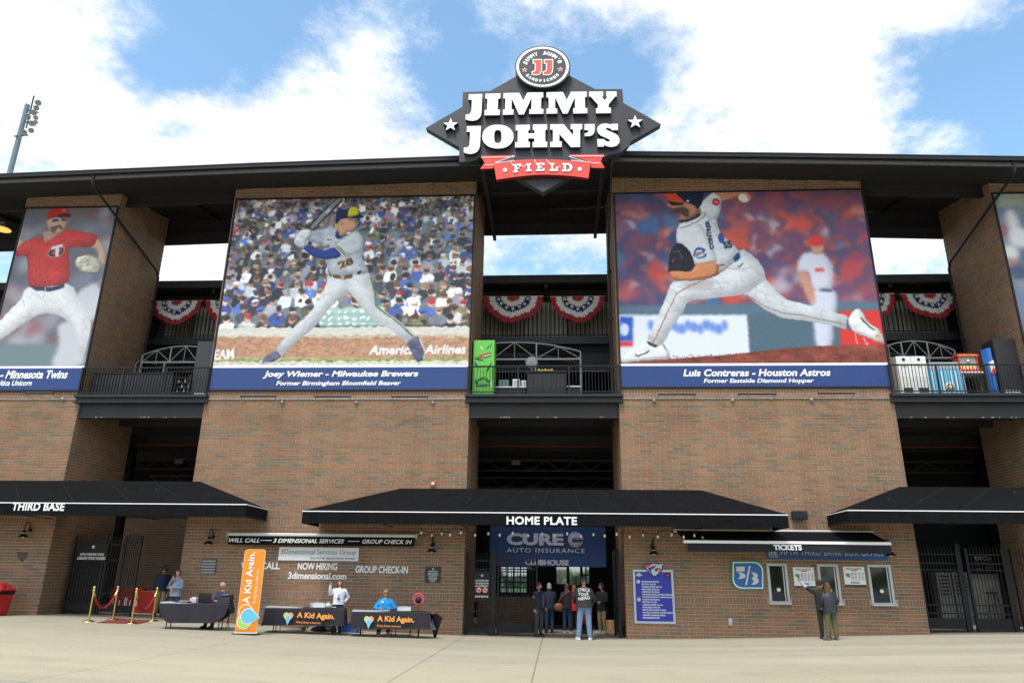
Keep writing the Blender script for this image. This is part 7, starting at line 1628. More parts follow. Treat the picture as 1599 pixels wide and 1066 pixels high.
class Print:
    def __init__(s, rect, res=100):
        s.x0, s.x1, s.z0, s.z1 = rect; s.W = int((s.x1-s.x0)*res); s.H = int((s.z1-s.z0)*res); s.im = np.zeros((s.H, s.W, 3))+.5; s.res = res
    def xy(s, u, v):
        p = at(u, v, 0); return (p.x-s.x0)*s.res, (s.z1-p.z)*s.res
    def tr(s, pts, org, sc, sm=True):
        q = np.array([s.xy(org[0]+a/sc, org[1]+b/sc) for a, b in pts])
        if sm and len(q) > 4:
            n = len(q); out = []
            for i in range(n):
                p0, p1, p2, p3 = q[i-1], q[i], q[(i+1) % n], q[(i+2) % n]
                for t in (0, .33, .67): out.append(.5*((2*p1)+(-p0+p2)*t+(2*p0-5*p1+4*p2-p3)*t*t+(-p0+3*p1-3*p2+p3)*t**3))
            q = np.array(out)
        return q
    def mask(s, q, pad=3):
        x0, y0 = np.floor(q.min(0)).astype(int)-pad; x1, y1 = np.ceil(q.max(0)).astype(int)+pad
        x0, y0, x1, y1 = max(x0, 0), max(y0, 0), min(x1, s.W), min(y1, s.H)
        if x1-x0 < 1 or y1-y0 < 1: return None
        X = np.arange(x0, x1)[None]+.5; Y = np.arange(y0, y1)[:, None]+.5; m = np.zeros((y1-y0, x1-x0), bool)
        n = len(q)
        for i in range(n):
            ax, ay = q[i]; bx, by = q[(i+1) % n]
            if ay == by: continue
            m ^= ((Y > ay) != (Y > by)) & (X < (bx-ax)*(Y-ay)/(by-ay)+ax)
        return (x0, y0, x1, y1), m.astype(float)
    def fill(s, q, col, soft=.8, vol=.0, folds=0, cr=0, lx=-.5, ly=-.6, alpha=1, pad=None):
        r = s.mask(q, int(3+soft*3) if pad is None else pad)
        if r is None: return
        (x0, y0, x1, y1), m = r; a = blur(m, soft)*alpha; c = np.ones(a.shape+(3,))*np.array(col)
        if vol and min(a.shape) > 4:
            R_ = max(3, min(a.shape)*.09); g = blur(m, R_); gy, gx = np.gradient(g); sh = 1-vol*(1-np.clip(g, 0, 1))*1.5+np.clip(-(gx*lx+gy*ly)*R_*vol*2.2, -vol, vol); c = c*sh[..., None]
        if cr and min(a.shape) > 12: c = c*crease(a.shape, cr)[..., None]
        if folds:
            nz = vnoise(a.shape[0], a.shape[1], 16, 34)*.6+vnoise(a.shape[0], a.shape[1], 7, 15)*.4; c = c*(1+folds*(nz-.5)*2)[..., None]
        s.im[y0:y1, x0:x1] = s.im[y0:y1, x0:x1]*(1-a[..., None])+c*a[..., None]
    def P(s, pts, col, org, sc, sm=True, **k): s.fill(s.tr(pts, org, sc, sm), col, **k)
    def ell(s, cx, cy, rx, ry, col, soft=.8, an=0, **k):
        t = np.linspace(0, 2*np.pi, 18, endpoint=False); c, d = np.cos(an), np.sin(an); x, y = rx*np.cos(t), ry*np.sin(t)
        s.fill(np.stack([cx+x*c-y*d, cy+x*d+y*c], 1), col, soft, **k)
    def line(s, pts, w, col, org, sc, **k):
        q = s.tr(pts, org, sc, False)
        for i in range(len(q)-1):
            d = q[i+1]-q[i]; n = np.array([-d[1], d[0]])/max(np.hypot(*d), 1e-6)*w/2; s.fill(np.array([q[i]+n, q[i+1]+n, q[i+1]-n, q[i]-n]), col, **k)
    def word(s, txt, u0, v0, u1, v1, h, col, org, sc, soft=.6, bold=.03, shear=0):
        "text from baseline start (u0,v0) to baseline end (u1,v1); h in print pixels"
        a, b = s.tr([(u0, v0), (u1, v1)], org, sc, False); V, F = text_poly(txt, shear, bold); lo, hi = V.min(0), V.max(0); d = b-a; n = np.array([d[1], -d[0]])/np.hypot(*d)*h
        q = np.array([a+d*((p[0]-lo[0])/(hi[0]-lo[0]))+n*((p[1]-lo[1])/(hi[1]-lo[1])) for p in V])
        full = np.zeros((s.H, s.W))
        for f in F:
            if all(V[i][2] > 0 for i in f):
                r = s.mask(q[list(f)], 1)
                if r: (x0, y0, x1, y1), m = r; full[y0:y1, x0:x1] = np.maximum(full[y0:y1, x0:x1], m)
        full = blur(full, soft)[..., None]; s.im = s.im*(1-full)+np.array(col)*full
    def done(s, name, gain=1.0, wash=0.0):
        im = s.im*(1+(RNG.rand(s.H, s.W, 1)-.5)*.03)+(vnoise(s.H, s.W, 3, 3)[..., None]-.5)*.02; im = np.clip(im, 0, 1); im = im*(1-wash)+.86*wash  # wash mixes a pale glare into the print colours
        g = bpy.data.images.new(name, s.W, s.H); px = np.ones((s.H, s.W, 4), np.float32); px[..., :3] = im[::-1]; g.pixels.foreach_set(px.ravel()); g.update(); g.pack()
        m = bpy.data.materials.new(name); m.use_nodes = True; t = m.node_tree; b = t.nodes['Principled BSDF']; b.inputs['Roughness'].default_value = .45; b.inputs['Specular IOR Level'].default_value = .3
        ti = t.nodes.new('ShaderNodeTexImage'); ti.image = g; ti.extension = 'EXTEND'
        mx = t.nodes.new('ShaderNodeMixRGB'); mx.blend_type = 'MULTIPLY'; mx.inputs[0].default_value = 1; mx.inputs[2].default_value = (gain, gain, gain, 1)
        t.links.new(ti.outputs[0], mx.inputs[1]); t.links.new(mx.outputs[0], b.inputs['Base Color'])
        return m
GAIN = .94
def banner(rect, m, label, name_line, sub_line, skx=(.2, .8), bandz=9.13, subr=(.3, .8)):
    x0, x1, z0, z1 = rect
    t = thing('player_banner', ((x0+x1)/2, -.03, z0), label, 'banner', None)
    b = MB(); n = 12
    for j in range(n):
        for i in range(n):
            a, c = x0+(x1-x0)*i/n, x0+(x1-x0)*(i+1)/n; e, f = z0+(z1-z0)*j/n, z0+(z1-z0)*(j+1)/n
            w = lambda x, z: -.045-.004*math.sin(x*3.1)*math.sin(z*2.3)*math.sin(math.pi*(x-x0)/(x1-x0))*math.sin(math.pi*(z-z0)/(z1-z0))
            b.add([(a, w(a, e), e), (c, w(c, e), e), (c, w(c, f), f), (a, w(a, f), f)], [(0, 1, 2, 3)], smooth=True)
    o = b.build('print', m, t); uv = o.data.uv_layers.new(name='UVMap'); ox = wloc(t)
    for lp in o.data.loops:
        v = o.data.vertices[lp.vertex_index].co+ox; uv.data[lp.index].uv = ((v.x-x0)/(x1-x0), (v.z-z0)/(z1-z0))
    fw = .07
    for (a, c, e, f) in ((x0-fw, x0, z0-fw, z1+fw), (x1, x1+fw, z0-fw, z1+fw), (x0+.001, x1-.001, z1, z1+fw), (x0+.001, x1-.001, z0-fw, z0)):
        b = MB(); b.bbox(a, c, -.075, -.012, e, f, .01); b.build('frame', M_STEEL, t)
    if name_line:
        W_ = x1-x0; hb = bandz-z0
        text(t, name_line, M_LETTER, (x0+W_*skx[0], -.054, z0+hb*.50), X_, Z_, W_*(skx[1]-skx[0]), hb*.36, bold=.035, shear=.22, depth=.003)
        text(t, sub_line, M_LETTER, (x0+W_*subr[0], -.054, z0+hb*.12), X_, Z_, W_*(subr[1]-subr[0]), hb*.27, bold=.03, shear=.22, depth=.003)
    return t
def band(p, zl=9.25):
    p.im = warp(p.im, 1.4, 9)
    for z0, z1, c in ((zl, zl-.10, (.93, .94, .95)), (zl-.10, -9, (.17, .26, .48))):
        r0, r1 = int((p.z1-z0)*p.res), int((p.z1-max(z1, p.z0))*p.res)+1; p.im[max(r0, 0):r1] = c
# ---- batter
p = Print(P2, 84); O, S = (400, 300), 3.807
p.im[:] = (.33, .36, .38); RN = random.Random(3)
p.im *= (1+(vnoise(p.H, p.W, 30, 40)-.5)*.3)[..., None]
pal = [(.12, .12, .17), (.42, .36, .46), (.55, .55, .62), (.78, .80, .84), (.16, .17, .22), (.22, .22, .26), (.10, .16, .42), (.16, .28, .62), (.30, .31, .35), (.60, .62, .66), (.80, .82, .84), (.14, .15, .22), (.30, .30, .20), (.18, .18, .2), (.14, .15, .2), (.20, .30, .40), (.4, .3, .35)]
caps = [(.85, .86, .88), (.15, .22, .55), (.12, .12, .16), (.12, .12, .16), (.5, .5, .52), (.25, .2, .16), (.35, .22, .14), (.8, .8, .8), (.2, .3, .6), (.60, .14, .15), (.30, .20, .15), (.16, .18, .3), (.45, .32, .22)]
skn = [(.78, .60, .52), (.70, .52, .44), (.85, .70, .62), (.62, .44, .36)]
v = 300
while v < 506:
    t_ = (v-300)/206; s_ = 5.0+6.0*t_; u = 325+RN.uniform(0, 8)
    while u < 745:
        uu, vv = u+RN.uniform(-3, 3), v+RN.uniform(-3, 3); cx, cy = p.xy(uu, vv); q = s_*2.05
        so = 1.3 if t_ > .5 else 2.2
        if RN.random() < .96:
            c = RN.choice(pal); g0 = sum(c)/3; c = tuple(g0+(a-g0)*.72 for a in c); k_ = RN.uniform(.75, 1.3); p.ell(cx+RN.uniform(-2, 2), cy+q*1.55, q*1.25, q*1.15, tuple(min(1, a*k_) for a in c), so, folds=.15)
            if RN.random() < .3: p.ell(cx+RN.uniform(-6, 6), cy+q*1.5, q*.35, q*.5, RN.choice(pal+caps), so)
            p.ell(cx, cy, q*.52, q*.66, RN.choice(skn), so*.8, vol=.25)
            h_ = RN.choice(caps) if RN.random() < .62 else RN.choice([(.22, .15, .11), (.35, .24, .16), (.12, .09, .08), (.5, .4, .28)]); p.ell(cx+RN.uniform(-1, 1)*q*.1, cy-q*RN.uniform(.2, .36), q*RN.uniform(.5, .66), q*RN.uniform(.36, .6), h_, so*.8, vol=.2)
            if RN.random() < .25: p.ell(cx+q*RN.uniform(-1, 1), cy+q*RN.uniform(.4, 1), q*.3, q*.22, RN.choice(skn), so)
            if t_ > .4 and RN.random() < .35: p.ell(cx, cy-q*.02, q*.4, q*.1, (.1, .1, .1), .5)
        u += s_*RN.uniform(1.9, 2.9)
    v += s_*1.35
for k in range(90): cx, cy = p.xy(RN.uniform(330, 745), RN.uniform(305, 470)); p.ell(cx, cy, RN.uniform(2, 5), RN.uniform(2, 5), (.85, .88, .9), 1.5, alpha=.8)
p.P([(560, 240), (1066, 240), (1270, 235), (1270, 250), (1066, 255), (560, 255)], (.30, .45, .38), O, S, False, alpha=.5, soft=2)
p.P([(380, 690), (760, 680), (840, 800), (375, 808)], (.52, .60, .58), O, S, False, folds=.15)
for k in range(22): cx, cy = p.xy(400+(400+(k % 8)*46+RN.uniform(-9, 9))/S, 300+(712+(k//8)*36+RN.uniform(-8, 8))/S); p.ell(cx, cy, RN.uniform(5, 9), RN.uniform(3, 6), (.80, .84, .82), 1.2); p.ell(cx+9, cy+9, 15, 9, (.40, .50, .48), 3, alpha=.7)
yb = lambda v_: int(p.xy(560, v_)[1])
def hb(v0, v1, c, nz=.06):
    a, b_ = yb(v0), yb(v1); p.im[a:b_] = np.array(c)*(1+(vnoise(max(b_-a, 2), p.W, 4, 9)[:b_-a]-.5)*nz*2)[..., None]
hb(511, 524, (.83, .81, .77)); hb(524, 560, (.76, .68, .58), .12); hb(560, 564, (.56, .60, .36), .25); hb(564, 571, (.86, .84, .78), .12)
for r_ in range(9):
    v0 = 528+r_*3.9
    for c_ in range(64):
        if v0+3 > 560: continue
        u0 = 322+c_*6.8+(3.4 if r_ % 2 else 0); a = p.xy(u0, v0); b_ = p.xy(u0+5.8, v0+2.8); k_ = RN.uniform(.85, 1.12)
        p.im[int(a[1]):int(b_[1])+1, max(0, int(a[0])):max(0, int(b_[0]))] = np.array((.70, .49, .37))*k_
p.im = warp(blur(p.im, .7), 4.5, 13)
p.im[:yb(508)] = np.clip(p.im[:yb(508)]*1.22+.055, 0, 1)
for k in range(160): cx, cy = p.xy(RN.uniform(330, 735), RN.uniform(564, 570)); p.ell(cx, cy, RN.uniform(1, 4), 1, (.5, .42, .35), .5, alpha=.6)
p.word('American Airlines', 668, 968, 1250, 962, 32, (.92, .93, .94), O, S, soft=1.1, shear=.2)
p.word('TEAM', -290, 1000, -130, 960+30, 34, (.92, .93, .94), O, S, soft=1.1)
PANT, JER, SK = (.84, .85, .87), (.76, .78, .82), (.84, .62, .50)
p.P([(440, 492), (425, 530), (410, 570), (375, 630), (330, 710), (290, 745), (235, 795), (185, 850), (145, 900), (115, 935), (130, 962), (155, 970), (200, 925), (260, 875), (320, 830), (365, 785), (400, 740), (440, 690), (500, 640), (560, 600), (640, 520), (660, 480)], PANT, O, S, vol=.2, folds=.05, cr=0.065)
p.P([(520, 520), (560, 600), (600, 650), (640, 700), (690, 745), (760, 790), (820, 830), (865, 870), (905, 900), (942, 858), (905, 815), (850, 765), (790, 725), (735, 695), (715, 660), (705, 600), (690, 540), (672, 482), (600, 490)], PANT, O, S, vol=.2, folds=.05, cr=0.065)
for w, c in ((5, (.15, .18, .35)), (3, (.75, .75, .2)), (1.2, (.1, .3, .2))): p.line([(682, 510), (705, 600), (716, 680), (765, 718), (850, 780), (932, 858)], w, c, O, S, soft=.5); p.line([(225, 800), (262, 768), (292, 746)], w*.7, c, O, S, soft=.5)
p.P([(45, 1000), (65, 975), (115, 945), (142, 962), (145, 985), (110, 1010), (60, 1022), (40, 1018)], (.36, .37, .46), O, S, vol=.3, folds=.3); p.line([(45, 1018), (105, 1014), (145, 990)], 4, (.85, .85, .8), O, S)
p.P([(900, 900), (940, 862), (975, 870), (1005, 950), (1000, 990), (965, 1010), (940, 985), (915, 935)], (.34, .34, .44), O, S, vol=.3, folds=.35); p.line([(975, 872), (1004, 950), (998, 990)], 5, (.8, .8, .8), O, S)
p.P([(320, 235), (395, 222), (470, 213), (475, 260), (400, 310), (345, 300), (318, 285)], (.68, .71, .77), O, S, vol=.25, folds=.08)
p.P([(440, 490), (425, 440), (405, 395), (402, 330), (392, 235), (470, 215), (520, 270), (590, 235), (625, 260), (637, 300), (630, 380), (650, 430), (668, 480), (610, 490), (520, 500), (450, 490)], JER, O, S, vol=.2, folds=.09, cr=0.100)
p.P([(470, 330), (500, 290), (560, 255), (610, 240), (635, 290), (628, 345), (590, 370), (525, 385)], (.80, .82, .85), O, S, vol=.2, folds=.05, cr=0.075)
p.P([(505, 378), (470, 330), (420, 345), (370, 345), (310, 318), (283, 335), (300, 355), (350, 385), (410, 402), (460, 398)], (.16, .25, .56), O, S, vol=.35, folds=.1)
for d_, c in ((0, (.9, .9, .9)), (7, (.1, .25, .2)), (13, (.8, .78, .25)), (19, (.15, .2, .4))): p.line([(468+d_, 328-d_*.5), (528+d_*.3, 384-d_*.9)], 2.4, c, O, S, soft=.4)
p.P([(317, 210), (340, 229), (436, 138), (520, 50), (494, 28), (402, 108)], (.16, .17, .2), O, S, False); p.P([(322, 212), (337, 224), (430, 132), (514, 45), (498, 33), (408, 112)], (.60, .62, .64), O, S, False, vol=.1); p.line([(420, 128), (440, 102)], 9, (.85, .86, .88), O, S); p.line([(225, 312), (245, 330)], 7, (.3, .3, .3), O, S)
p.P([(230, 285), (262, 236), (300, 222), (332, 232), (325, 268), (302, 290), (300, 322), (272, 336), (245, 325), (228, 302)], (.90, .91, .93), O, S, vol=.3, folds=.08); p.line([(262, 262), (300, 284)], 2, (.6, .62, .66), O, S); p.line([(240, 292), (272, 322)], 2, (.6, .62, .66), O, S)
p.P([(475, 238), (500, 232), (520, 268), (490, 282), (474, 268)], (.16, .2, .36), O, S)
p.P([(465, 195), (480, 178), (505, 176), (505, 212), (478, 224)], (.80, .66, .42), O, S, folds=.2)
p.P([(498, 178), (520, 160), (600, 163), (605, 188), (604, 205), (596, 228), (575, 238), (545, 244), (512, 266), (488, 240), (492, 200)], SK, O, S, vol=.3)
p.P([(530, 160), (602, 164), (604, 180), (560, 176)], (.62, .42, .34), O, S, alpha=.7, soft=1.5); p.line([(588, 176), (602, 178)], 3, (.2, .15, .15), O, S); p.line([(586, 214), (600, 213)], 2.5, (.6, .3, .28), O, S); p.ell(*p.xy(400+512/S, 300+190/S), 5, 8, (.74, .50, .40), .8)
p.P([(470, 182), (473, 130), (498, 98), (550, 86), (600, 94), (614, 130), (642, 150), (600, 160), (540, 156), (500, 165), (486, 190)], (.15, .17, .33), O, S, vol=.45)
p.P([(545, 150), (560, 96), (602, 94), (614, 132), (600, 140)], (.84, .83, .16), O, S, vol=.2); p.P([(500, 98), (548, 86), (585, 90), (520, 108)], (.6, .63, .7), O, S, soft=1.5, alpha=.8); p.line([(470, 180), (472, 130), (486, 108)], 2, (.8, .8, .85), O, S); p.line([(608, 160), (622, 185), (604, 212)], 6, (.15, .17, .33), O, S)
p.P([(455, 490), (510, 500), (572, 488), (576, 510), (515, 522), (460, 508)], (.36, .26, .24), O, S, False, vol=.2); p.P([(600, 480), (622, 464), (632, 480), (606, 494)], (.12, .12, .14), O, S, False); p.ell(*p.xy(400+516/S, 300+510/S), 7, 7, (.75, .65, .4), .6); p.line([(438, 484), (450, 505)], 4, (.12, .12, .14), O, S)
p.word('28', 497, 462, 585, 428, 30, (.72, .60, .30), O, S, bold=.075); p.word('28', 499, 459, 583, 427, 25, (.22, .17, .2), O, S, bold=.02)
p.word('WER', 398, 342, 440, 330, 11, (.3, .25, .25), O, S); p.line([(422, 284), (436, 288), (452, 285)], 3, (.15, .2, .35), O, S)
p.line([(560, 256), (500, 292), (470, 330)], 2, (.62, .65, .7), O, S, soft=1); p.line([(438, 400), (450, 480)], 2, (.66, .68, .73), O, S, soft=1)
band(p); banner(P2, p.done('print_batter', GAIN, .05), 'large printed banner of a batter in pale grey uniform before a crowd', 'Joey Wiemer - Milwaukee Brewers', 'Former Birmingham Bloomfield Beaver', (.205, .81), subr=(.26, .745))

# ---- bowed pitcher in white
p = Print(P3, 84); O, S = (960, 295), 3.807; O3, S3 = (1140, 370), 4.442
p.im[:] = (.38, .25, .36); RN = random.Random(9)
for k in range(620):
    u, v = RN.uniform(955, 1395), RN.uniform(296, 500); cx, cy = p.xy(u, v); lf = (u-960)/430
    c = RN.choice([(.18, .24, .44), (.15, .38, .62), (.24, .20, .36), (.45, .22, .30), (.55, .30, .34), (.20, .22, .40)] if lf < .4 else [(.30, .22, .40), (.60, .24, .26), (.50, .26, .32), (.24, .24, .42), (.42, .22, .34), (.70, .34, .30)])
    r = RN.uniform(10, 34); p.ell(cx, cy, r, r*RN.uniform(.8, 1.5), c, 7, alpha=.75)
for k in range(120):
    u, v = RN.uniform(960, 1395), RN.uniform(330, 480); cx, cy = p.xy(u, v); c = RN.choice([(.85, .25, .15), (.88, .32, .18), (.80, .50, .42), (.82, .80, .84), (.75, .2, .3), (.80, .60, .55), (.25, .5, .7)])
    r = RN.uniform(8, 22); p.ell(cx, cy, r, r*RN.uniform(.7, 1.2), c, 5, alpha=.7)
for (u, v, r, c) in [(1030, 430, 26, (.85, .24, .16)), (1240, 350, 24, (.9, .28, .16)), (1150, 370, 22, (.88, .3, .18)), (1010, 350, 22, (.12, .4, .66)), (1080, 315, 20, (.14, .16, .36)), (1330, 420, 22, (.82, .22, .2)), (1290, 340, 18, (.16, .18, .36)), (1225, 440, 22, (.8, .76, .8)), (1340, 470, 18, (.62, .5, .52)), (975, 460, 24, (.76, .3, .28)), (1150, 465, 26, (.9, .25, .15))]:
    cx, cy = p.xy(u, v); p.ell(cx, cy, r*1.6, r*1.7, c, 9, alpha=.8)
p.im = blur(warp(p.im, 26, 40), 4); p.im = p.im*.80+np.array((.62, .46, .54))*.20
Q = lambda pts, c, **k: p.P(pts, c, (0, 0), 1, False, **k)
Q([(960, 478), (1400, 470), (1400, 500), (960, 500)], (.33, .42, .50), soft=5)
Q([(960, 492), (1167, 492), (1172, 560), (960, 562)], (.86, .88, .92), soft=4); Q([(1166, 490), (1330, 488), (1330, 560), (1172, 560)], (.30, .39, .45), soft=4); Q([(1310, 486), (1400, 484), (1400, 550), (1312, 552)], (.82, .20, .18), soft=3)
Q([(968, 495), (988, 495), (988, 533), (968, 533)], (.15, .32, .72), soft=4); Q([(968, 533), (988, 533), (988, 541), (968, 541)], (.8, .2, .25), soft=3); p.ell(*p.xy(975, 515), 14, 22, (.8, .85, .95), 4)
for k in range(13): cx, cy = p.xy(1016+k*9.6, 508+(k % 3)*3); p.ell(cx, cy, 9+(k % 2)*5, 17, (.30, .45, .82), 5, alpha=.8)
# blurred team mate
p.P([(480, 150), (530, 110), (640, 115), (700, 180), (715, 250), (700, 370), (570, 375), (540, 250), (465, 255)], (.83, .82, .88), O3, S3, soft=5, vol=.15)
p.P([(565, 375), (720, 375), (740, 470), (715, 600), (700, 765), (600, 768), (575, 600), (560, 480)], (.80, .81, .88), O3, S3, soft=5, vol=.15)
p.P([(470, 250), (535, 255), (560, 330), (590, 440), (560, 460), (500, 360)], (.78, .56, .48), O3, S3, soft=5); p.ell(*p.xy(1140+600/S3, 370+80/S3), 20, 24, (.80, .58, .50), 4); p.ell(*p.xy(1140+592/S3, 370+32/S3), 24, 20, (.85, .22, .2), 4)
p.line([(585, 230), (650, 232)], 12, (.85, .3, .3), O3, S3, soft=4); p.line([(620, 370), (700, 372)], 9, (.25, .25, .35), O3, S3, soft=3)
p.P([(-1100, 868), (-640, 862), (-380, 845), (0, 815), (400, 772), (700, 755), (1075, 748), (1120, 870), (1120, 920), (-1100, 920)], (.50, .24, .19), O3, S3, False, soft=1.5, folds=.3)
for k in range(420): u = RN.uniform(1040, 1392); v = RN.uniform(556-(u-1040)*.035, 570); cx, cy = p.xy(u, v); p.ell(cx, cy, RN.uniform(1, 4), RN.uniform(1, 2), RN.choice([(.36, .16, .13), (.62, .32, .26), (.28, .14, .12)]), .5, alpha=.6)
W1 = (.85, .86, .88)
p.P([(60, 100), (130, 118), (190, 170), (240, 280), (300, 350), (380, 430), (480, 460), (600, 490), (700, 525), (805, 550), (808, 640), (740, 625), (640, 605), (500, 580), (370, 565), (250, 510), (150, 440), (90, 400), (0, 390), (-50, 300)], W1, O3, S3, vol=.2, folds=.06, cr=0.085)
p.line([(110, 405), (230, 480), (360, 530), (500, 545), (700, 590), (800, 610)], 2, (.35, .28, .28), O3, S3, soft=.6); p.P([(802, 570), (850, 600), (848, 655), (805, 640)], (.34, .35, .42), O3, S3)
p.P([(812, 572), (870, 500), (905, 512), (960, 600), (1030, 640), (1055, 700), (1060, 738), (980, 712), (900, 680), (850, 655)], (.88, .88, .88), O3, S3, vol=.3, folds=.08); p.line([(900, 560), (950, 615), (1000, 650)], 4, (.25, .22, .22), O3, S3); p.ell(*p.xy(1140+1020/S3, 370+690/S3), 9, 6, (.85, .6, .3), .8); p.line([(865, 670), (872, 730), (882, 738)], 2.5, (.9, .88, .85), O3, S3); p.line([(920, 700), (945, 750), (955, 735)], 2.5, (.9, .88, .85), O3, S3)
p.P([(740, 375), (800, 395), (860, 440), (892, 520), (850, 570), (780, 620), (680, 640), (560, 655), (440, 670), (400, 740), (340, 820), (300, 900), (260, 935), (195, 895), (225, 820), (260, 740), (300, 650), (330, 570), (380, 545), (480, 545), (590, 520), (700, 440)], W1, O, S, vol=.18, folds=.05, cr=0.085)
p.P([(395, 560), (480, 548), (575, 540), (590, 575), (520, 605), (440, 600)], (.66, .62, .62), O, S, soft=6, alpha=.7)
p.line([(700, 440), (620, 500), (520, 545), (420, 590), (365, 625), (300, 760), (225, 920)], 2.4, (.55, .25, .18), O, S, soft=.6)
for a in ([(600, 540), (640, 610)], [(640, 470), (740, 480), (820, 470)], [(760, 610), (840, 570), (890, 540)], [(420, 680), (370, 740)], [(330, 810), (290, 870)], [(600, 640), (700, 635), (790, 610)], [(520, 600), (650, 590)]): p.line(a, 3, (.66, .67, .70), O, S, soft=1.4)
p.line([(728, 462), (740, 466), (760, 445)], 3, (.15, .15, .2), O, S)
p.P([(45, 1000), (110, 950), (190, 908), (260, 935), (292, 930), (325, 1000), (200, 1018), (45, 1032)], (.88, .88, .89), O, S, vol=.25, folds=.05); p.P([(190, 905), (262, 934), (240, 945), (200, 925)], (.2, .2, .24), O, S); p.line([(118, 985), (140, 995), (205, 965)], 4, (.15, .15, .15), O, S); p.line([(285, 925), (305, 960)], 2.5, (.3, .3, .3), O, S)
p.P([(497, 110), (540, 55), (585, 25), (642, 32), (634, 80), (615, 172), (560, 182), (505, 150)], (.83, .84, .87), O, S, vol=.22, folds=.07)
p.P([(586, 22), (700, 20), (742, 30), (715, 52), (642, 78), (628, 50)], (.80, .54, .42), O, S, vol=.25); p.ell(*p.xy(960+768/S, 295+55/S), 20, 19, (.90, .90, .88), .8, vol=.2); p.P([(700, 20), (770, 20), (805, 50), (795, 75), (778, 40), (735, 32), (712, 45)], (.82, .56, .44), O, S)
p.ell(*p.xy(960+600/S, 295+82/S), 13, 14, (.72, .16, .16), .6); p.line([(590, 78), (612, 86)], 4, (.9, .9, .9), O, S)
p.P([(380, 210), (440, 190), (500, 145), (560, 175), (602, 185), (620, 250), (660, 300), (742, 375), (732, 430), (700, 440), (600, 500), (480, 460), (440, 380), (368, 322)], (.86, .87, .89), O, S, vol=.2, folds=.05, cr=0.080)
p.P([(385, 215), (500, 212), (560, 300), (590, 380), (600, 440), (480, 455), (450, 400), (370, 332)], (.88, .89, .91), O, S, vol=.18, folds=.04); p.line([(500, 212), (560, 300), (590, 380), (600, 440)], 3, (.7, .71, .74), O, S, soft=1.2)
p.line([(385, 236), (440, 222), (500, 190), (540, 155), (530, 140)], 2.2, (.4, .25, .2), O, S); p.line([(470, 452), (540, 445), (598, 430)], 3.4, (.78, .36, .16), O, S)
p.ell(*p.xy(960+506/S, 295+384/S), 20, 20, (.18, .28, .58), .6); p.ell(*p.xy(960+504/S, 295+386/S), 14, 14, (.88, .89, .91), .6); p.fill(p.tr([(465, 395), (545, 368), (548, 384), (468, 412)], O, S, False), (.88, .89, .91), .6); p.word('OXY', 468, 408, 540, 384, 11, (.25, .2, .2), O, S, bold=.05)
p.word('CONTRER', 590, 360, 560, 188, 15, (.12, .14, .28), O, S, bold=.05); p.word('55', 650, 360, 700, 350, 26, (.12, .14, .28), O, S, bold=.06); p.ell(*p.xy(960+632/S, 295+295/S), 10, 20, (.2, .3, .6), .8)
p.P([(700, 412), (735, 378), (748, 408), (712, 440)], (.12, .22, .46), O, S, False); p.line([(608, 460), (650, 452)], 4, (.3, .25, .25), O, S)
p.P([(378, 322), (440, 370), (470, 440), (460, 480), (400, 496), (345, 490), (320, 500), (318, 440), (333, 370)], (.10, .10, .14), O, S, vol=.4, folds=.5); p.line([(345, 380), (380, 370), (400, 420)], 2, (.5, .5, .55), O, S); p.line([(350, 420), (340, 440)], 6, (.6, .2, .22), O, S)
p.P([(325, 492), (370, 488), (450, 492), (480, 460), (600, 445), (612, 490), (590, 520), (480, 545), (370, 545), (332, 522)], (.82, .52, .34), O, S, vol=.35, folds=.06)
p.P([(395, 150), (500, 120), (505, 150), (450, 185), (410, 195), (390, 185)], (.70, .46, .36), O, S, vol=.25); p.P([(385, 190), (450, 178), (500, 148), (508, 160), (455, 192), (388, 206)], (.14, .14, .2), O, S)
p.P([(320, 82), (410, 82), (455, 92), (495, 118), (480, 160), (430, 175), (395, 152), (345, 142), (318, 112)], (.74, .50, .40), O, S, vol=.3); p.P([(318, 108), (345, 118), (400, 110), (440, 130), (430, 172), (392, 152), (342, 142)], (.30, .22, .20), O, S, soft=2); p.P([(320, 76), (404, 86), (400, 100), (350, 102), (326, 92)], (.12, .12, .14), O, S); p.ell(*p.xy(960+437/S, 295+108/S), 8, 8, (.76, .50, .40), .8)
p.P([(345, 20), (515, 20), (522, 42), (500, 122), (462, 96), (410, 78), (370, 50)], (.12, .14, .24), O, S, vol=.25); p.P([(285, 20), (345, 20), (380, 48), (408, 82), (360, 82), (315, 62)], (.88, .28, .18), O, S); p.ell(*p.xy(960+432/S, 295+74/S), 5, 4, (.9, .9, .9), .6)
band(p); banner(P3, p.done('print_pitcher', GAIN, .03), 'large printed banner of a pitcher in white lunging, blurred red and blue crowd behind', 'Luis Contreras - Houston Astros', 'Former Eastside Diamond Hopper', (.235, .785), subr=(.31, .72))

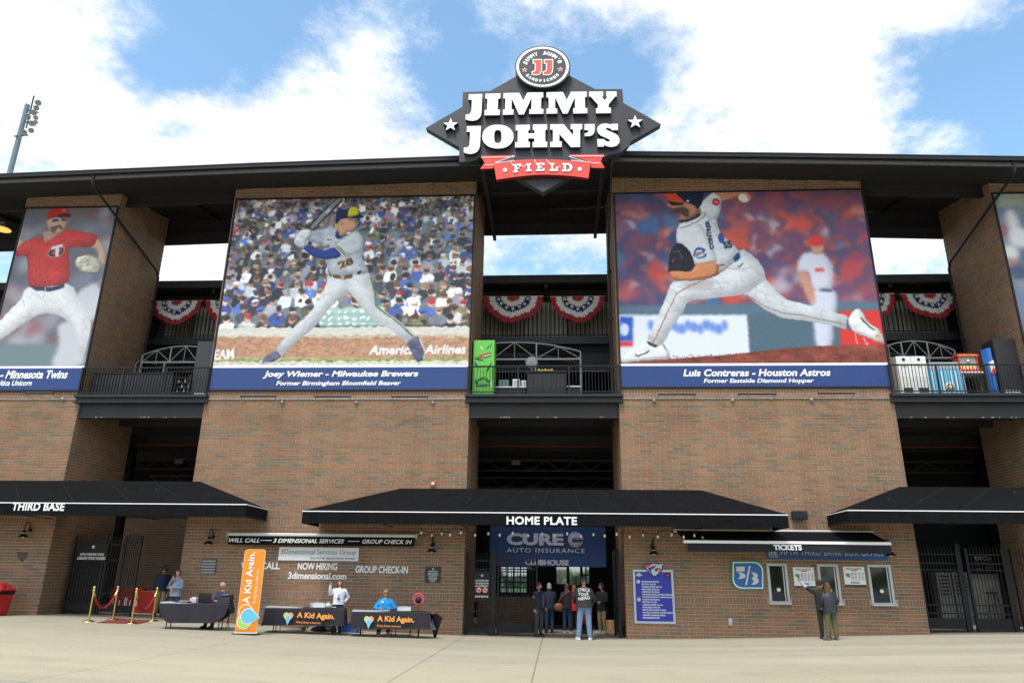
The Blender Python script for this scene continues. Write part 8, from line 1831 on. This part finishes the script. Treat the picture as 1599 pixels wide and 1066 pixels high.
# ---- red shirt pitcher, narrow banner
p = Print(P1, 84); O, S = (0, 310), 3.555; RN = random.Random(4)
p.im[:] = (.44, .43, .47)
for k in range(260):
    cx, cy = p.xy(RN.uniform(-70, 190), RN.uniform(320, 545)); c = RN.choice([(.42, .40, .45), (.58, .34, .37), (.34, .34, .40), (.60, .60, .66), (.56, .26, .28), (.38, .40, .50), (.75, .76, .78)]); r = RN.uniform(14, 36); p.ell(cx, cy, r, r, c, 8, alpha=.6)
p.im = blur(p.im, 8); p.P([(-300, 815), (600, 800), (600, 940), (-300, 940)], (.42, .50, .52), O, S, False, soft=6)
p.P([(420, 540), (540, 470), (560, 600), (480, 700), (430, 620)], (.80, .80, .84), O, S, soft=6); p.P([(330, 700), (450, 690), (470, 860), (440, 930), (290, 930), (330, 820)], (.78, .79, .82), O, S, soft=7)
p.P([(160, 495), (380, 475), (440, 560), (495, 650), (505, 720), (490, 800), (455, 885), (425, 740), (380, 680), (300, 640), (210, 650), (120, 700), (60, 750), (-10, 790), (-160, 850), (-260, 870), (-260, 760), (-100, 720), (0, 680), (60, 620), (120, 560)], (.93, .93, .94), O, S, vol=.16, folds=.04, cr=0.060)
for a in ([(240, 560), (250, 530)], [(270, 640), (340, 620), (400, 690)], [(130, 560), (140, 600)], [(60, 740), (200, 655)]): p.line(a, 3, (.72, .73, .76), O, S, soft=1.2)
p.P([(90, 200), (132, 250), (98, 325), (55, 325), (20, 400), (-30, 420), (40, 280)], (.84, .68, .58), O, S, vol=.2); p.P([(500, 265), (535, 222), (578, 270), (592, 330), (575, 385), (548, 345), (545, 295)], (.86, .70, .60), O, S, vol=.25)
RD = (.86, .22, .20)
p.P([(245, 240), (225, 215), (130, 250), (90, 300), (95, 325), (155, 330), (165, 485), (260, 492), (382, 462), (385, 330), (400, 272), (510, 272), (540, 205), (440, 185), (350, 175), (262, 238)], RD, O, S, vol=.2, folds=.07, cr=0.110)
p.P([(250, 185), (335, 190), (305, 215), (255, 242), (246, 225)], (.76, .58, .50), O, S); p.P([(262, 122), (290, 112), (376, 108), (374, 150), (352, 190), (320, 205), (290, 192), (268, 160)], (.84, .66, .58), O, S, vol=.25)
p.P([(290, 160), (345, 150), (350, 180), (330, 172), (300, 195), (286, 180)], (.45, .33, .28), O, S, soft=1.2); p.ell(*p.xy(325/S, 310+176/S), 7, 5, (.80, .62, .55), 1)
p.line([(280, 122), (330, 115), (376, 116)], 4, (.9, .9, .92), O, S); p.P([(285, 120), (330, 114), (330, 128), (300, 132)], (.30, .28, .30), O, S); p.P([(340, 112), (376, 112), (372, 128), (345, 128)], (.30, .28, .30), O, S)
p.P([(265, 120), (280, 72), (330, 55), (372, 65), (385, 92), (330, 100), (290, 112)], (.82, .16, .15), O, S, vol=.25); p.P([(325, 96), (372, 84), (400, 98), (380, 106), (330, 108)], (.25, .14, .16), O, S); p.word('T', 350, 82, 370, 78, 10, (.95, .95, .95), O, S)
p.P([(420, 360), (440, 325), (500, 315), (555, 340), (562, 400), (500, 420), (440, 400)], (.86, .83, .74), O, S, vol=.35, folds=.35); p.line([(470, 330), (495, 350), (485, 380)], 2, (.6, .25, .25), O, S)
p.P([(165, 485), (290, 495), (360, 474), (360, 495), (290, 518), (200, 512)], (.22, .20, .30), O, S, False); p.line([(255, 495), (256, 520)], 4, (.75, .75, .75), O, S)
p.ell(*p.xy(315/S, 310+298/S), 30, 22, (.80, .74, .60), .6, an=-.3); p.ell(*p.xy(315/S, 310+298/S), 27, 19, (.16, .14, .20), .6, an=-.3); p.ell(*p.xy(318/S, 310+296/S), 19, 11, RD, .6, an=-.3); p.word('T', 288, 332, 352, 318, 44, (.95, .94, .93), O, S, bold=.06)
p.line([(222, 330), (225, 420), (262, 490)], 2, (.68, .16, .15), O, S)
p.im = p.im*.90+.05
band(p); banner(P1, p.done('print_red_pitcher', GAIN, .04), 'narrow printed banner of a pitcher in red shirt at the left edge', None, None)
t = bpy.data.objects['player_banner.002']
hb_ = 9.13-P1[2]
textpx(t, '- Minnesota Twins', M_LETTER, 1, 578, 106, 591, -.054, bold=.035, shear=.22)
textpx(t, 'Utica Unicorn', M_LETTER, -4, 593.5, 50, 602, -.054, bold=.03, shear=.22)
# ---- out of focus banner at the right edge
p = Print(P4, 60); RN = random.Random(14); p.im[:] = (.42, .46, .56)
for k in range(420):
    cx, cy = RN.uniform(0, p.W), RN.uniform(0, p.H); c = RN.choice([(.36, .42, .54), (.30, .33, .45), (.50, .55, .62), (.62, .64, .70), (.44, .36, .44), (.55, .60, .50)]); r = RN.uniform(10, 40); p.ell(cx, cy, r, r, c, 6, alpha=.6)
p.im = blur(p.im, 6)
p.P([(1560, 300), (1599, 300), (1599, 322), (1556, 325)], (.62, .66, .62), (0, 0), 1, False, soft=4)
for (u, v, rx, ry, c) in [(1580, 348, 10, 22, (.86, .84, .86)), (1592, 372, 20, 16, (.88, .87, .88)), (1578, 395, 12, 12, (.90, .88, .86)), (1582, 412, 10, 8, (.72, .52, .48)), (1566, 360, 6, 14, (.6, .4, .4)), (1590, 425, 14, 12, (.28, .32, .45))]:
    a = p.xy(u, v); p.ell(a[0], a[1], rx*1.4, ry*1.6, c, 5)
p.im = blur(p.im, 2)
band(p); banner(P4, p.done('print_blurred', GAIN, .04), 'out of focus printed banner cut off by the right edge', None, None)
